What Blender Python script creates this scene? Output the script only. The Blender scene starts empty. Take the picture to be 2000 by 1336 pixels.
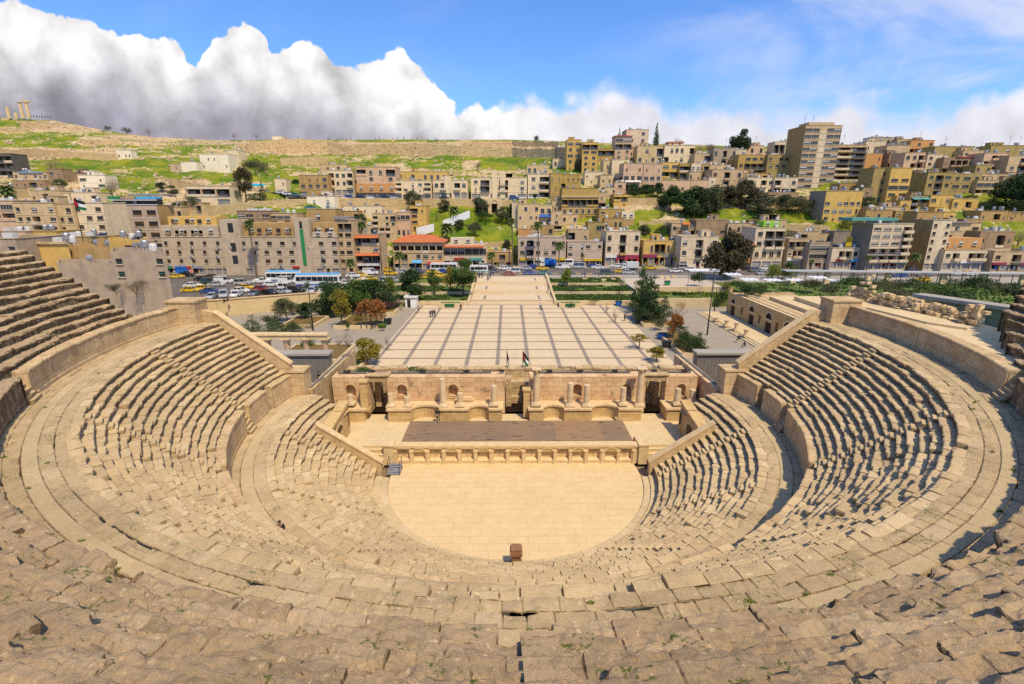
import bpy, math, random
import numpy as np
from mathutils import Vector
R = math.radians
SC = bpy.context.scene
COL = SC.collection
# ------------------------------------------------------------------ camera
FPX = 950.0; PITCH = math.atan(272 / FPX); YAW = 7 / 950; HC = 25.0
cam = bpy.data.cameras.new('camera'); cam.lens = FPX * 36 / 2000; cam.sensor_width = 36
cam.clip_start = 0.1; cam.clip_end = 6000
camo = bpy.data.objects.new('camera', cam); COL.objects.link(camo)
camo.location = (0, 0, HC); camo.rotation_euler = (math.pi / 2 - PITCH, 0, -YAW)
SC.camera = camo
# ------------------------------------------------------------------ light
SUN_AZ, SUN_EL = R(-62), R(57)        # azimuth measured from +X, anticlockwise
sd = Vector((math.cos(SUN_AZ) * math.cos(SUN_EL), math.sin(SUN_AZ) * math.cos(SUN_EL), math.sin(SUN_EL)))
sl = bpy.data.lights.new('sun', 'SUN'); sl.energy = 3.7; sl.angle = R(1.8); sl.color = (1.0, 0.85, 0.60)
so = bpy.data.objects.new('sun', sl); COL.objects.link(so)
so.rotation_euler = (-sd).to_track_quat('-Z', 'Y').to_euler()
SC.view_settings.view_transform = 'Standard'; SC.view_settings.look = 'None'
SC.view_settings.exposure = 0.32; SC.view_settings.gamma = 1.0
SC.render.engine = 'CYCLES'
SC.cycles.use_denoising = False
SC.cycles.max_bounces = 5; SC.cycles.diffuse_bounces = 3; SC.cycles.transparent_max_bounces = 6
SC.cycles.caustics_reflective = False; SC.cycles.caustics_refractive = False

# ------------------------------------------------------------------ pixel <-> place (2000 x 1336 photo grid)
CP, SP = math.cos(PITCH), math.sin(PITCH)
def ray(px, py):
    u, v = px - 1000.0, py - 668.0
    x, y, z = u, FPX * CP - v * SP, -(FPX * SP + v * CP)
    c, s = math.cos(YAW), math.sin(YAW)
    return c * x + s * y, -s * x + c * y, z
def atz(px, py, z=0.0):
    r = ray(px, py); t = (z - HC) / r[2]
    return Vector((r[0] * t, r[1] * t, z))
def aty(px, py, Y):
    r = ray(px, py); t = Y / r[1]
    return Vector((r[0] * t, Y, HC + r[2] * t))

# ------------------------------------------------------------------ node helper
class NT:
    def __init__(s, tree):
        s.t = tree; s.n = tree.nodes; s.l = tree.links
    def new(s, typ, **kw):
        n = s.n.new(typ)
        for k, v in kw.items(): setattr(n, k, v)
        return n
    def put(s, sock, val):
        if val is None: return
        if hasattr(val, 'is_output'): s.l.new(val, sock)
        else:
            if isinstance(val, (tuple, list)) and len(val) == 3 and sock.type == 'RGBA': val = (*val, 1)
            sock.default_value = val
    def m(s, op, a, b=None, c=None, clamp=False):
        n = s.new('ShaderNodeMath', operation=op); n.use_clamp = clamp
        s.put(n.inputs[0], a); s.put(n.inputs[1], b); s.put(n.inputs[2], c)
        return n.outputs[0]
    def mix(s, f, a, b, mode='MIX'):
        n = s.new('ShaderNodeMix', data_type='RGBA', blend_type=mode)
        s.put(n.inputs[0], f); s.put(n.inputs[6], a); s.put(n.inputs[7], b)
        return n.outputs[2]
    def noise(s, vec, scale, detail=4, rough=.6, dist=0.0):
        n = s.new('ShaderNodeTexNoise'); s.put(n.inputs['Vector'], vec)
        n.inputs['Scale'].default_value = scale; n.inputs['Detail'].default_value = detail
        n.inputs['Roughness'].default_value = rough; n.inputs['Distortion'].default_value = dist
        return n.outputs['Fac']
    def step(s, x, a, b):
        n = s.new('ShaderNodeMapRange', interpolation_type='SMOOTHSTEP')
        s.put(n.inputs[0], x); s.put(n.inputs[1], a); s.put(n.inputs[2], b)
        n.inputs[3].default_value = 0; n.inputs[4].default_value = 1
        return n.outputs[0]
    def vmul(s, vec, k):
        n = s.new('ShaderNodeVectorMath', operation='MULTIPLY'); s.put(n.inputs[0], vec); n.inputs[1].default_value = k
        return n.outputs[0]
    def xyz(s, vec):
        n = s.new('ShaderNodeSeparateXYZ'); s.put(n.inputs[0], vec); return n.outputs
    def comb(s, x=0., y=0., z=0.):
        n = s.new('ShaderNodeCombineXYZ')
        for i, q in enumerate((x, y, z)): s.put(n.inputs[i], q)
        return n.outputs[0]

# ------------------------------------------------------------------ sky: Nishita air plus cumulus, all by direction
W = bpy.data.worlds.new('World'); SC.world = W; W.use_nodes = True
w = NT(W.node_tree); w.n.clear()
out = w.new('ShaderNodeOutputWorld'); bg = w.new('ShaderNodeBackground'); w.l.new(bg.outputs[0], out.inputs[0])
sky = w.new('ShaderNodeTexSky', sky_type='NISHITA'); sky.sun_disc = False
sky.sun_elevation = SUN_EL; sky.sun_rotation = R(90) - SUN_AZ
sky.air_density = 1.0; sky.dust_density = 0.4; sky.ozone_density = 2.0
bg.inputs[1].default_value = 0.125
D = w.new('ShaderNodeTexCoord').outputs['Generated']
dx, dy, dz = w.xyz(D)
yy = w.m('MAXIMUM', dy, 0.06)
sx = w.m('DIVIDE', dx, yy); sz = w.m('DIVIDE', dz, yy)          # slope coordinates towards the city
def sxy(px, py):
    r = ray(px, py); return r[0] / r[1], r[2] / r[1]
P2 = w.comb(sx, 0.0, sz)
n1 = w.noise(P2, 5.0, 6, .55); n2 = w.noise(P2, 13.0, 7, .62); n3 = w.noise(w.comb(sx, 3.3, sz), 2.2, 4, .5)
vor = w.new('ShaderNodeTexVoronoi', feature='SMOOTH_F1'); w.put(vor.inputs['Vector'], P2)
vor.inputs['Scale'].default_value = 10; vor.inputs['Smoothness'].default_value = .35
try: vor.inputs['Detail'].default_value = 3; vor.inputs['Roughness'].default_value = .5
except KeyError: pass
vd = vor.outputs['Distance']
TOP = [(-400, -60), (-100, -40), (0, -35), (190, -4), (250, 6), (300, 14), (345, 48), (378, 90), (400, 70), (425, 20), (470, -4), (505, 12), (520, 48), (555, 62), (590, 40), (640, 48),
       (690, 74), (725, 62), (765, 58), (810, 72), (850, 108), (880, 140), (905, 152), (950, 155), (1000, 150), (1060, 156), (1150, 158), (1240, 152),
       (1300, 172), (1360, 188), (1430, 192), (1500, 184), (1560, 200), (1650, 182), (1750, 200), (1850, 195), (1950, 168), (2100, 150), (2400, 140)]
LO, HI = -1.5, 1.5; ZLO, ZHI = -0.1, 0.6
fc = w.new('ShaderNodeFloatCurve'); cv = fc.mapping.curves[0]
pts = []
for px, py in TOP:
    a, b = sxy(px, py); pts.append(((a - LO) / (HI - LO), (b - ZLO) / (ZHI - ZLO)))
pts = [(0.0, pts[0][1])] + [p for p in pts if 0.01 < p[0] < 0.99] + [(1.0, pts[-1][1])]
while len(cv.points) < len(pts): cv.points.new(.5, .5)
for q, p in zip(cv.points, pts): q.location = p; q.handle_type = 'AUTO'
fc.mapping.update()
wob = w.m('ADD', w.m('MULTIPLY', w.m('SUBTRACT', n1, .5), .05), 0)
w.put(fc.inputs['Value'], w.m('DIVIDE', w.m('SUBTRACT', w.m('ADD', sx, wob), LO), HI - LO))
top = w.m('MULTIPLY_ADD', fc.outputs[0], ZHI - ZLO, ZLO)
bil = w.m('ADD', w.m('MULTIPLY', w.m('SUBTRACT', .42, vd), .075), w.m('MULTIPLY', w.m('SUBTRACT', n2, .5), .05))
right = w.step(sx, -.12, .25)                                   # the low bank to the right is softer and thinner
dep = w.m('SUBTRACT', w.m('ADD', top, bil), sz)                 # depth below the cloud's top edge
edge = w.m('MULTIPLY_ADD', right, .06, .008)
cover = w.step(w.m('MULTIPLY_ADD', right, .045, dep), 0.0, edge)
lump = w.m('SUBTRACT', .5, vd)
vo2 = w.new('ShaderNodeTexVoronoi', feature='SMOOTH_F1'); w.put(vo2.inputs['Vector'], w.comb(w.m('MULTIPLY_ADD', n1, .06, sx), 0., w.m('MULTIPLY_ADD', n2, .06, sz)))
vo2.inputs['Scale'].default_value = 21; vo2.inputs['Smoothness'].default_value = .5
shf = w.noise(w.comb(w.m('ADD', sx, .022), 0., w.m('ADD', sz, .03)), 7.0, 6, .58); sh0 = w.noise(P2, 7.0, 6, .58)     # lit from upper right
lum = w.m('ADD', w.m('ADD', w.m('MULTIPLY', lump, .40), w.m('MULTIPLY', w.m('SUBTRACT', .32, vo2.outputs['Distance']), .7)), w.m('MULTIPLY', w.m('SUBTRACT', sh0, shf), 2.6))
# grey underside: deeper below the top edge and towards the left
zr_ = w.m('ADD', w.m('MULTIPLY_ADD', w.step(sx, -.58, -.76), .07, .235), w.m('MULTIPLY', w.step(sx, -.25, .1), -.10))
gl = w.m('ADD', w.m('SUBTRACT', zr_, sz), w.m('ADD', w.m('MULTIPLY', w.m('SUBTRACT', n1, .5), .22), w.m('MULTIPLY', w.m('SUBTRACT', n3, .5), .20)))
gleft = w.step(sx, -.45, -.95)
grey = w.m('MULTIPLY', w.step(gl, .0, .15), w.m('MULTIPLY_ADD', right, -.8, 1.0))
cw = w.mix(grey, (7.5, 7.35, 7.35), (2.75, 2.6, 3.1))
cw = w.mix(w.m('MULTIPLY', right, .9), cw, (5.3, 5.3, 5.8))
sh = w.m('MULTIPLY_ADD', lum, w.m('MULTIPLY_ADD', right, -.25, .46), 1.0)
cw = w.mix(1.0, cw, w.comb(sh, sh, sh), 'MULTIPLY')
# thin high cloud in the upper right
wv = w.comb(w.m('MULTIPLY_ADD', sz, 1.2, w.m('MULTIPLY', sx, .9)), 1.7, w.m('MULTIPLY_ADD', sx, -.55, w.m('MULTIPLY', sz, 2.4)))
wn = w.noise(wv, 2.3, 7, .58, .35)
wreg = w.step(sx, .18, .75)
thin = w.m('MULTIPLY', w.step(w.m('MULTIPLY_ADD', wreg, .15, wn), .50, .80), .95)
thin = w.m('MULTIPLY', thin, w.m('MULTIPLY_ADD', wreg, .8, .2))
wisp = w.m('MULTIPLY', w.step(w.noise(P2, 7.0, 7, .6, .6), .64, .80), .55)
thin = w.m('MAXIMUM', thin, w.m('MULTIPLY', wisp, w.step(sz, .32, .22)))
blue = w.mix(1.0, sky.outputs[0], (.60, .90, 1.34), 'MULTIPLY')
base = w.mix(thin, blue, (4.9, 5.1, 6.1))
fin = w.mix(cover, base, cw)
w.l.new(fin, bg.inputs[0])

# ------------------------------------------------------------------ numpy noise
def _h(ix, iy, iz, seed):
    h = (ix * 374761393 + iy * 668265263 + iz * 2147483647 + seed * 974634777) & 0xffffffff
    h = ((h ^ (h >> 13)) * 1274126177) & 0xffffffff
    h = (h ^ (h >> 16)) & 0xffff
    return h.astype(np.float64) / 32767.5 - 1.0
def vnoise(p, seed=0):
    i = np.floor(p).astype(np.int64); f = p - i; f = f * f * (3 - 2 * f)
    r = 0
    for a in (0, 1):
        wa = f[:, 0] if a else 1 - f[:, 0]
        for b in (0, 1):
            wb = f[:, 1] if b else 1 - f[:, 1]
            for c in (0, 1):
                wc = f[:, 2] if c else 1 - f[:, 2]
                r = r + wa * wb * wc * _h(i[:, 0] + a, i[:, 1] + b, i[:, 2] + c, seed)
    return r
def fbm(p, seed=0, oct=4, gain=.5):
    a, r = 1.0, 0
    for k in range(oct):
        r = r + a * vnoise(p * (2.0 ** k) + 17.3 * k, seed + k); a *= gain
    return r

# ------------------------------------------------------------------ mesh helpers
def new_mesh(name, v, f, mi=None, smooth=False):
    me = bpy.data.meshes.new(name); me.from_pydata([tuple(q) for q in v], [], [tuple(q) for q in f])
    if mi is not None and len(mi): me.polygons.foreach_set('material_index', np.asarray(mi, dtype=np.int32))
    if smooth: me.polygons.foreach_set('use_smooth', np.ones(len(me.polygons), dtype=bool))
    me.update(); return me
def grid_mesh(name, V, mi=0, smooth=True, closed=False):
    """V: (n, m, 3) array -> quad sheet"""
    n, m = V.shape[:2]
    idx = np.arange(n * m).reshape(n, m)
    a = idx[:-1, :-1].ravel(); b = idx[1:, :-1].ravel(); c = idx[1:, 1:].ravel(); d = idx[:-1, 1:].ravel()
    q = np.stack([a, b, c, d], 1).astype(np.int32)
    return quads_mesh(name, V.reshape(-1, 3), q, smooth)
def quads_mesh(name, v, q, smooth=False):
    me = bpy.data.meshes.new(name)
    k = q.shape[1]
    me.vertices.add(len(v)); me.vertices.foreach_set('co', np.asarray(v, dtype=np.float32).ravel())
    me.loops.add(q.size); me.loops.foreach_set('vertex_index', np.asarray(q, dtype=np.int32).ravel())
    me.polygons.add(len(q)); me.polygons.foreach_set('loop_start', np.arange(0, q.size, k, dtype=np.int32))
    me.polygons.foreach_set('loop_total', np.full(len(q), k, dtype=np.int32))
    me.polygons.foreach_set('use_smooth', np.full(len(q), smooth, dtype=bool))
    me.update(calc_edges=True); me.validate()
    return me
def wloc(o):
    v = Vector((0, 0, 0))
    while o is not None: v += o.location; o = o.parent
    return v
def obj(name, me, mats, parent=None, world=True):
    """world: the mesh is in world coordinates and is shifted into its parent's frame"""
    o = bpy.data.objects.new(name, me); COL.objects.link(o)
    for m_ in (mats if isinstance(mats, (list, tuple)) else [mats]):
        if len(me.materials) < len(mats if isinstance(mats, (list, tuple)) else [mats]): me.materials.append(m_)
    if parent is not None:
        o.parent = parent
        if world: o.location = -wloc(parent)
    return o
def tag(o, label=None, cat=None, group=None, kind=None):
    if label: o['label'] = label
    if cat: o['category'] = cat
    if group: o['group'] = group
    if kind: o['kind'] = kind
    return o
def thing(name, label, cat, loc=(0, 0, 0), rz=0, group=None):
    o = bpy.data.objects.new(name, None); COL.objects.link(o); o.empty_display_size = .3
    o.location = loc; o.rotation_euler = (0, 0, rz)
    return tag(o, label, cat, group)
def copy_thing(root, loc, rz=0, label=None, scale=None):
    r = root.copy(); COL.objects.link(r); r.location = loc; r.rotation_euler = (0, 0, rz)
    if scale: r.scale = (scale,) * 3 if not isinstance(scale, tuple) else scale
    if label: r['label'] = label
    for ch in root.children:
        c = ch.copy(); COL.objects.link(c); c.parent = r
        for g in ch.children:
            d = g.copy(); COL.objects.link(d); d.parent = c
    return r
class MB:
    def __init__(s): s.v = []; s.f = []; s.m = []
    def add(s, vs, fs, mi=0):
        o = len(s.v); s.v += [tuple(q) for q in vs]; s.f += [tuple(i + o for i in f) for f in fs]; s.m += [mi] * len(fs); return s
    def box(s, x0, x1, y0, y1, z0, z1, mi=0):
        return s.add([(x0, y0, z0), (x1, y0, z0), (x1, y1, z0), (x0, y1, z0), (x0, y0, z1), (x1, y0, z1), (x1, y1, z1), (x0, y1, z1)],
                     [(0, 3, 2, 1), (4, 5, 6, 7), (0, 1, 5, 4), (1, 2, 6, 5), (2, 3, 7, 6), (3, 0, 4, 7)], mi)
    def prism(s, pts, z0, z1, mi=0):
        """pts: plan polygon, anticlockwise"""
        n = len(pts)
        zt = z1 if isinstance(z1, (list, tuple)) else [z1] * n
        return s.add([(p[0], p[1], z0) for p in pts] + [(p[0], p[1], t) for p, t in zip(pts, zt)],
                     [tuple(range(n))[::-1], tuple(range(n, 2 * n))] + [(i, (i + 1) % n, n + (i + 1) % n, n + i) for i in range(n)], mi)
    def yprism(s, pts, y0, y1, mi=0):
        """pts: (x, z) polygon anticlockwise seen from -y, extruded y0 -> y1"""
        n = len(pts)
        return s.add([(p[0], y0, p[1]) for p in pts] + [(p[0], y1, p[1]) for p in pts],
                     [tuple(range(n)), tuple(range(n, 2 * n))[::-1]] + [((i + 1) % n, i, n + i, n + (i + 1) % n) for i in range(n)], mi)
    def lathe(s, x, y, prof, n=12, mi=0, cap=True):
        vs = []
        for r, z in prof:
            vs += [(x + r * math.cos(2 * math.pi * k / n), y + r * math.sin(2 * math.pi * k / n), z) for k in range(n)]
        fs = [(i * n + k, i * n + (k + 1) % n, (i + 1) * n + (k + 1) % n, (i + 1) * n + k) for i in range(len(prof) - 1) for k in range(n)]
        if cap: fs += [tuple(range(n))[::-1], tuple(range((len(prof) - 1) * n, len(prof) * n))]
        return s.add(vs, fs, mi)
    def cyl(s, x, y, z0, z1, r, r1=None, n=10, mi=0):
        return s.lathe(x, y, [(r, z0), (r if r1 is None else r1, z1)], n, mi)
    def tube(s, p, q, r0, r1=None, n=6, mi=0):
        p, q = Vector(p), Vector(q); d = (q - p)
        if d.length < 1e-6: return s
        d.normalize(); a = d.orthogonal().normalized(); b = d.cross(a); r1 = r0 if r1 is None else r1
        vs = [p + (a * math.cos(2 * math.pi * k / n) + b * math.sin(2 * math.pi * k / n)) * r0 for k in range(n)]
        vs += [q + (a * math.cos(2 * math.pi * k / n) + b * math.sin(2 * math.pi * k / n)) * r1 for k in range(n)]
        return s.add(vs, [(k, (k + 1) % n, n + (k + 1) % n, n + k) for k in range(n)] + [tuple(range(n))[::-1], tuple(range(n, 2 * n))], mi)
    def sheet(s, pts, mi=0): return s.add(pts, [tuple(range(len(pts)))], mi)
    def obar(s, p, q, wd, z0, z1, mi=0):
        """upright bar of width wd between plan points p and q"""
        p, q = Vector(p[:2]), Vector(q[:2]); d = (q - p).normalized(); nn = Vector((-d.y, d.x)) * wd / 2
        return s.prism([p - nn, q - nn, q + nn, p + nn], z0, z1, mi)
    def mesh(s, name, smooth=False): return new_mesh(name, s.v, s.f, s.m, smooth)
    def build(s, name, mats, parent=None, smooth=False, world=True):
        return obj(name, s.mesh(name, smooth), mats if isinstance(mats, (list, tuple)) else [mats], parent, world)

# ------------------------------------------------------------------ materials
MC = {}
def newmat(name):
    m_ = bpy.data.materials.new(name); m_.use_nodes = True
    t = NT(m_.node_tree); t.n.clear()
    o = t.new('ShaderNodeOutputMaterial'); b = t.new('ShaderNodeBsdfPrincipled'); t.l.new(b.outputs[0], o.inputs[0])
    return m_, t, b
def geo(t): return t.new('ShaderNodeNewGeometry').outputs['Position']
def bump(t, b, h, strength, dist=.05):
    n = t.new('ShaderNodeBump'); n.inputs['Strength'].default_value = strength; n.inputs['Distance'].default_value = dist
    t.put(n.inputs['Height'], h); t.l.new(n.outputs[0], b.inputs['Normal'])
def plain(name, col, col2=None, ns=2.0, rough=.85, metal=0., bmp=0., bs=20., rnd=0., spec=.3, streak=0.):
    """one surface colour broken up by noise; rnd: object to object change; streak: rain stains down walls"""
    if name in MC: return MC[name]
    m_, t, b = newmat(name); p = geo(t)
    col2 = col2 or tuple(c * .8 for c in col)
    c = t.mix(t.step(t.noise(p, ns, 5, .6), .3, .7), col, col2)
    if streak:
        st = t.noise(t.vmul(p, (1.0, 1.0, .12)), 1.1, 4, .6)
        c = t.mix(t.m('MULTIPLY', t.step(st, .5, .75), streak), c, tuple(q * .35 for q in col))
        pa = t.noise(p, .35, 3, .5)
        c = t.mix(t.m('MULTIPLY', t.step(pa, .45, .8), streak * .7), c, tuple(q * .6 for q in col))
    if rnd:
        oi = t.new('ShaderNodeObjectInfo').outputs['Random']
        h = t.new('ShaderNodeHueSaturation')
        t.put(h.inputs['Hue'], t.m('MULTIPLY_ADD', oi, rnd * .12, .5 - rnd * .06))
        t.put(h.inputs['Value'], t.m('MULTIPLY_ADD', t.m('FRACT', t.m('MULTIPLY', oi, 7.31)), rnd, 1 - rnd / 2))
        t.put(h.inputs['Color'], c); c = h.outputs[0]
    t.put(b.inputs['Base Color'], c); b.inputs['Roughness'].default_value = rough; b.inputs['Metallic'].default_value = metal
    b.inputs['Specular IOR Level'].default_value = spec
    if bmp: bump(t, b, t.noise(p, bs, 4, .6), bmp)
    MC[name] = m_; return m_
def seatstone(name, cols, lichen=.5, moss=.25, fine=1.0, slabs=False):
    """weathered limestone; 'blk' carries a random number for each block"""
    cols = [(q[0], q[1] * .975, q[2] * .85) for q in cols]
    m_, t, b = newmat(name); p = geo(t)
    at = t.new('ShaderNodeAttribute', attribute_name='blk'); r0, r1, wr = t.xyz(at.outputs['Color'])
    c = t.mix(t.m('MULTIPLY', t.step(r0, .1, .9), .75), cols[0], cols[1])
    c = t.mix(t.m('MULTIPLY', t.step(r1, .66, .97), .5), c, cols[2])
    c = t.mix(t.m('MULTIPLY', t.step(t.noise(p, .55, 5, .6), .45, .7), .55), c, cols[3])
    c = t.mix(t.m('MULTIPLY', t.step(t.noise(p, .22, 4, .6), .42, .66), .5), c, tuple(q * .74 for q in cols[1]))
    big = t.noise(p, 1.7, 6, .68)
    c = t.mix(t.m('MULTIPLY', t.step(big, .5, .72), lichen), c, tuple(q * .46 for q in cols[3]))
    sm = t.noise(p, 9.0, 6, .72); gr_ = t.noise(p, 34.0 * fine, 4, .7)
    c = t.mix(t.m('MULTIPLY', t.step(gr_, .45, .62), .30), c, tuple(q * .52 for q in cols[3]))
    c = t.mix(t.m('MULTIPLY', t.step(sm, .56, .72), lichen * .75), c, tuple(q * .38 for q in cols[3]))
    c = t.mix(t.m('MULTIPLY', t.step(t.noise(p, 5.5, 5, .65), .58, .70), .45), c, tuple(min(1, q * 1.45) for q in cols[2]))
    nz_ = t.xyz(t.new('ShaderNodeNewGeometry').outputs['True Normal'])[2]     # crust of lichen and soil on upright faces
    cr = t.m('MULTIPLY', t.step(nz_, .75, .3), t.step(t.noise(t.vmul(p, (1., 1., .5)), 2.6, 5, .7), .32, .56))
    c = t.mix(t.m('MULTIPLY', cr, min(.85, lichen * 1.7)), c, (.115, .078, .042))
    c = t.mix(t.m('MULTIPLY', t.m('MULTIPLY', t.step(t.noise(p, .9, 3, .5), .55, .66), t.step(t.noise(p, 7, 4, .7), .52, .60)), moss), c, (.10, .125, .028))
    if slabs:
        uv = t.new('ShaderNodeVectorMath', operation='ADD'); t.l.new(t.new('ShaderNodeUVMap', uv_map='uv').outputs[0], uv.inputs[0]); t.put(uv.inputs[1], t.vmul(t.comb(t.m('SUBTRACT', t.noise(p, 1.3, 3, .6), .5), t.m('SUBTRACT', t.noise(p, 1.1, 3, .6), .48), 0.), (.28, .22, 0))); uv = uv.outputs[0]
        br = t.new('ShaderNodeTexBrick'); t.put(br.inputs['Vector'], uv)
        br.inputs['Scale'].default_value = 1.0; br.inputs['Brick Width'].default_value = 1.25; br.inputs['Row Height'].default_value = .68
        br.inputs['Mortar Size'].default_value = .012; br.inputs['Mortar Smooth'].default_value = .6; br.inputs['Color1'].default_value = (1, 1, 1, 1)
        br.inputs['Color2'].default_value = (.80, .79, .77, 1); br.inputs['Mortar'].default_value = (.34, .30, .24, 1)
        c = t.mix(.85, c, br.outputs[0], 'MULTIPLY')
    t.put(b.inputs['Base Color'], c); b.inputs['Roughness'].default_value = .93; b.inputs['Specular IOR Level'].default_value = .15
    h = t.m('ADD', t.m('MULTIPLY', t.noise(p, 16 * fine, 6, .7), .7), t.m('MULTIPLY', t.noise(p, 60 * fine, 3, .6), .35))
    bump(t, b, h, 1.0, .06)
    return m_
def ashlar(name, c1, c2, c3, bw=1.0, bh=.5, mort=.012, stain=.4, sc=1.0, mode='wall', pits=0.):
    """coursed stone; mode wall: courses run along x+y and z, mode floor: slabs in x, y"""
    c1, c2, c3 = [(q[0], q[1] * .975, q[2] * .86) for q in (c1, c2, c3)]
    m_, t, b = newmat(name); p = geo(t); x, y, z = t.xyz(p)
    vec = t.comb(t.m('ADD', x, y), z, 0.0) if mode == 'wall' else t.comb(x, y, 0.0)
    vec2 = vec
    br = t.new('ShaderNodeTexBrick'); t.put(br.inputs['Vector'], vec2)
    br.inputs['Scale'].default_value = sc; br.inputs['Brick Width'].default_value = bw; br.inputs['Row Height'].default_value = bh
    br.inputs['Mortar Size'].default_value = mort; br.inputs['Mortar Smooth'].default_value = .4; br.inputs['Bias'].default_value = -.1
    for k, cc in (('Color1', c1), ('Color2', c2), ('Mortar', tuple(q * .38 for q in c2))): br.inputs[k].default_value = (*cc, 1)
    c = t.mix(t.m('MULTIPLY', t.step(t.noise(p, .8, 5, .65), .42, .68), .7), br.outputs[0], c3)
    c = t.mix(t.m('MULTIPLY', t.step(t.noise(p, 3.1, 6, .7), .52, .72), stain), c, tuple(q * .5 for q in c2))
    if pits: c = t.mix(t.m('MULTIPLY', t.step(t.noise(p, .75, 4, .6), .60, .66), pits), c, (.07, .05, .03))
    t.put(b.inputs['Base Color'], c); b.inputs['Roughness'].default_value = .92; b.inputs['Specular IOR Level'].default_value = .15
    bump(t, b, t.m('ADD', t.m('MULTIPLY', br.outputs['Fac'], -.5), t.noise(p, 14, 5, .65)), .5, .04)
    return m_
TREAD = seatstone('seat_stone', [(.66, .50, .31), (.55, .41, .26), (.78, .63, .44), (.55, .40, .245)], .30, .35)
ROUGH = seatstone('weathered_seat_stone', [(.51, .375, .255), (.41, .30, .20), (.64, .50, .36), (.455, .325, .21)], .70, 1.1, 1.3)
FLAG = seatstone('walkway_stone', [(.58, .44, .28), (.48, .36, .23), (.68, .54, .38), (.48, .355, .22)], .52, .8)
PATH = seatstone('walkway_path', [(.60, .465, .30), (.56, .43, .28), (.64, .51, .34), (.53, .41, .26)], .18, .1)
ORCH = ashlar('orchestra_paving', (.66, .50, .30), (.62, .46, .27), (.68, .535, .335), 1.5, .85, .007, .30, mode='floor')
PAVE = ashlar('pale_paving', (.62, .49, .31), (.57, .45, .295), (.66, .52, .34), 1.2, .6, .01, .12, mode='floor')
POD = ashlar('podium_stone', (.60, .45, .28), (.52, .39, .25), (.40, .27, .145), 1.1, .9, .014, .85, pits=.25)
SCA = ashlar('pink_ashlar', (.66, .46, .29), (.53, .32, .19), (.72, .55, .36), 1.1, .55, .016, .75, pits=.45)
GOLD = ashlar('golden_stone', (.58, .405, .20), (.47, .31, .14), (.62, .46, .26), 1.0, .5, .012, .45)
RUB = ashlar('rubble_stone', (.54, .395, .24), (.42, .29, .165), (.60, .46, .29), .6, .32, .03, .6)
PALE = plain('pale_limestone', (.68, .51, .28), (.56, .40, .21), 1.5, bmp=.4, bs=9)
COLM = plain('column_marble', (.68, .52, .32), (.54, .40, .235), 1.2, bmp=.4, bs=8)
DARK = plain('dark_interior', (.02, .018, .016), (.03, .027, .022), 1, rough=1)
DIRT = plain('dry_earth', (.30, .215, .125), (.22, .15, .085), .8, bmp=.5, bs=6)
GRASS = plain('grass', (.085, .155, .018), (.13, .14, .03), .7, bmp=.8, bs=10)
ASPH = plain('asphalt', (.105, .092, .082), (.14, .12, .105), .35, rough=.9)
GREYP = plain('grey_paving', (.29, .245, .185), (.34, .285, .215), .6, rough=.9)
METAL = plain('dark_metal', (.05, .05, .055), None, 2, rough=.5, metal=.6)
STEEL = plain('grey_steel', (.33, .34, .36), None, 2, rough=.45, metal=.5)
WHITE = plain('white_paint', (.78, .77, .74), (.70, .69, .66), 2, rough=.6)
GLASS = plain('dark_glass', (.022, .026, .03), (.035, .038, .04), .5, rough=.12, spec=.6)
TIMB = None
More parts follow.
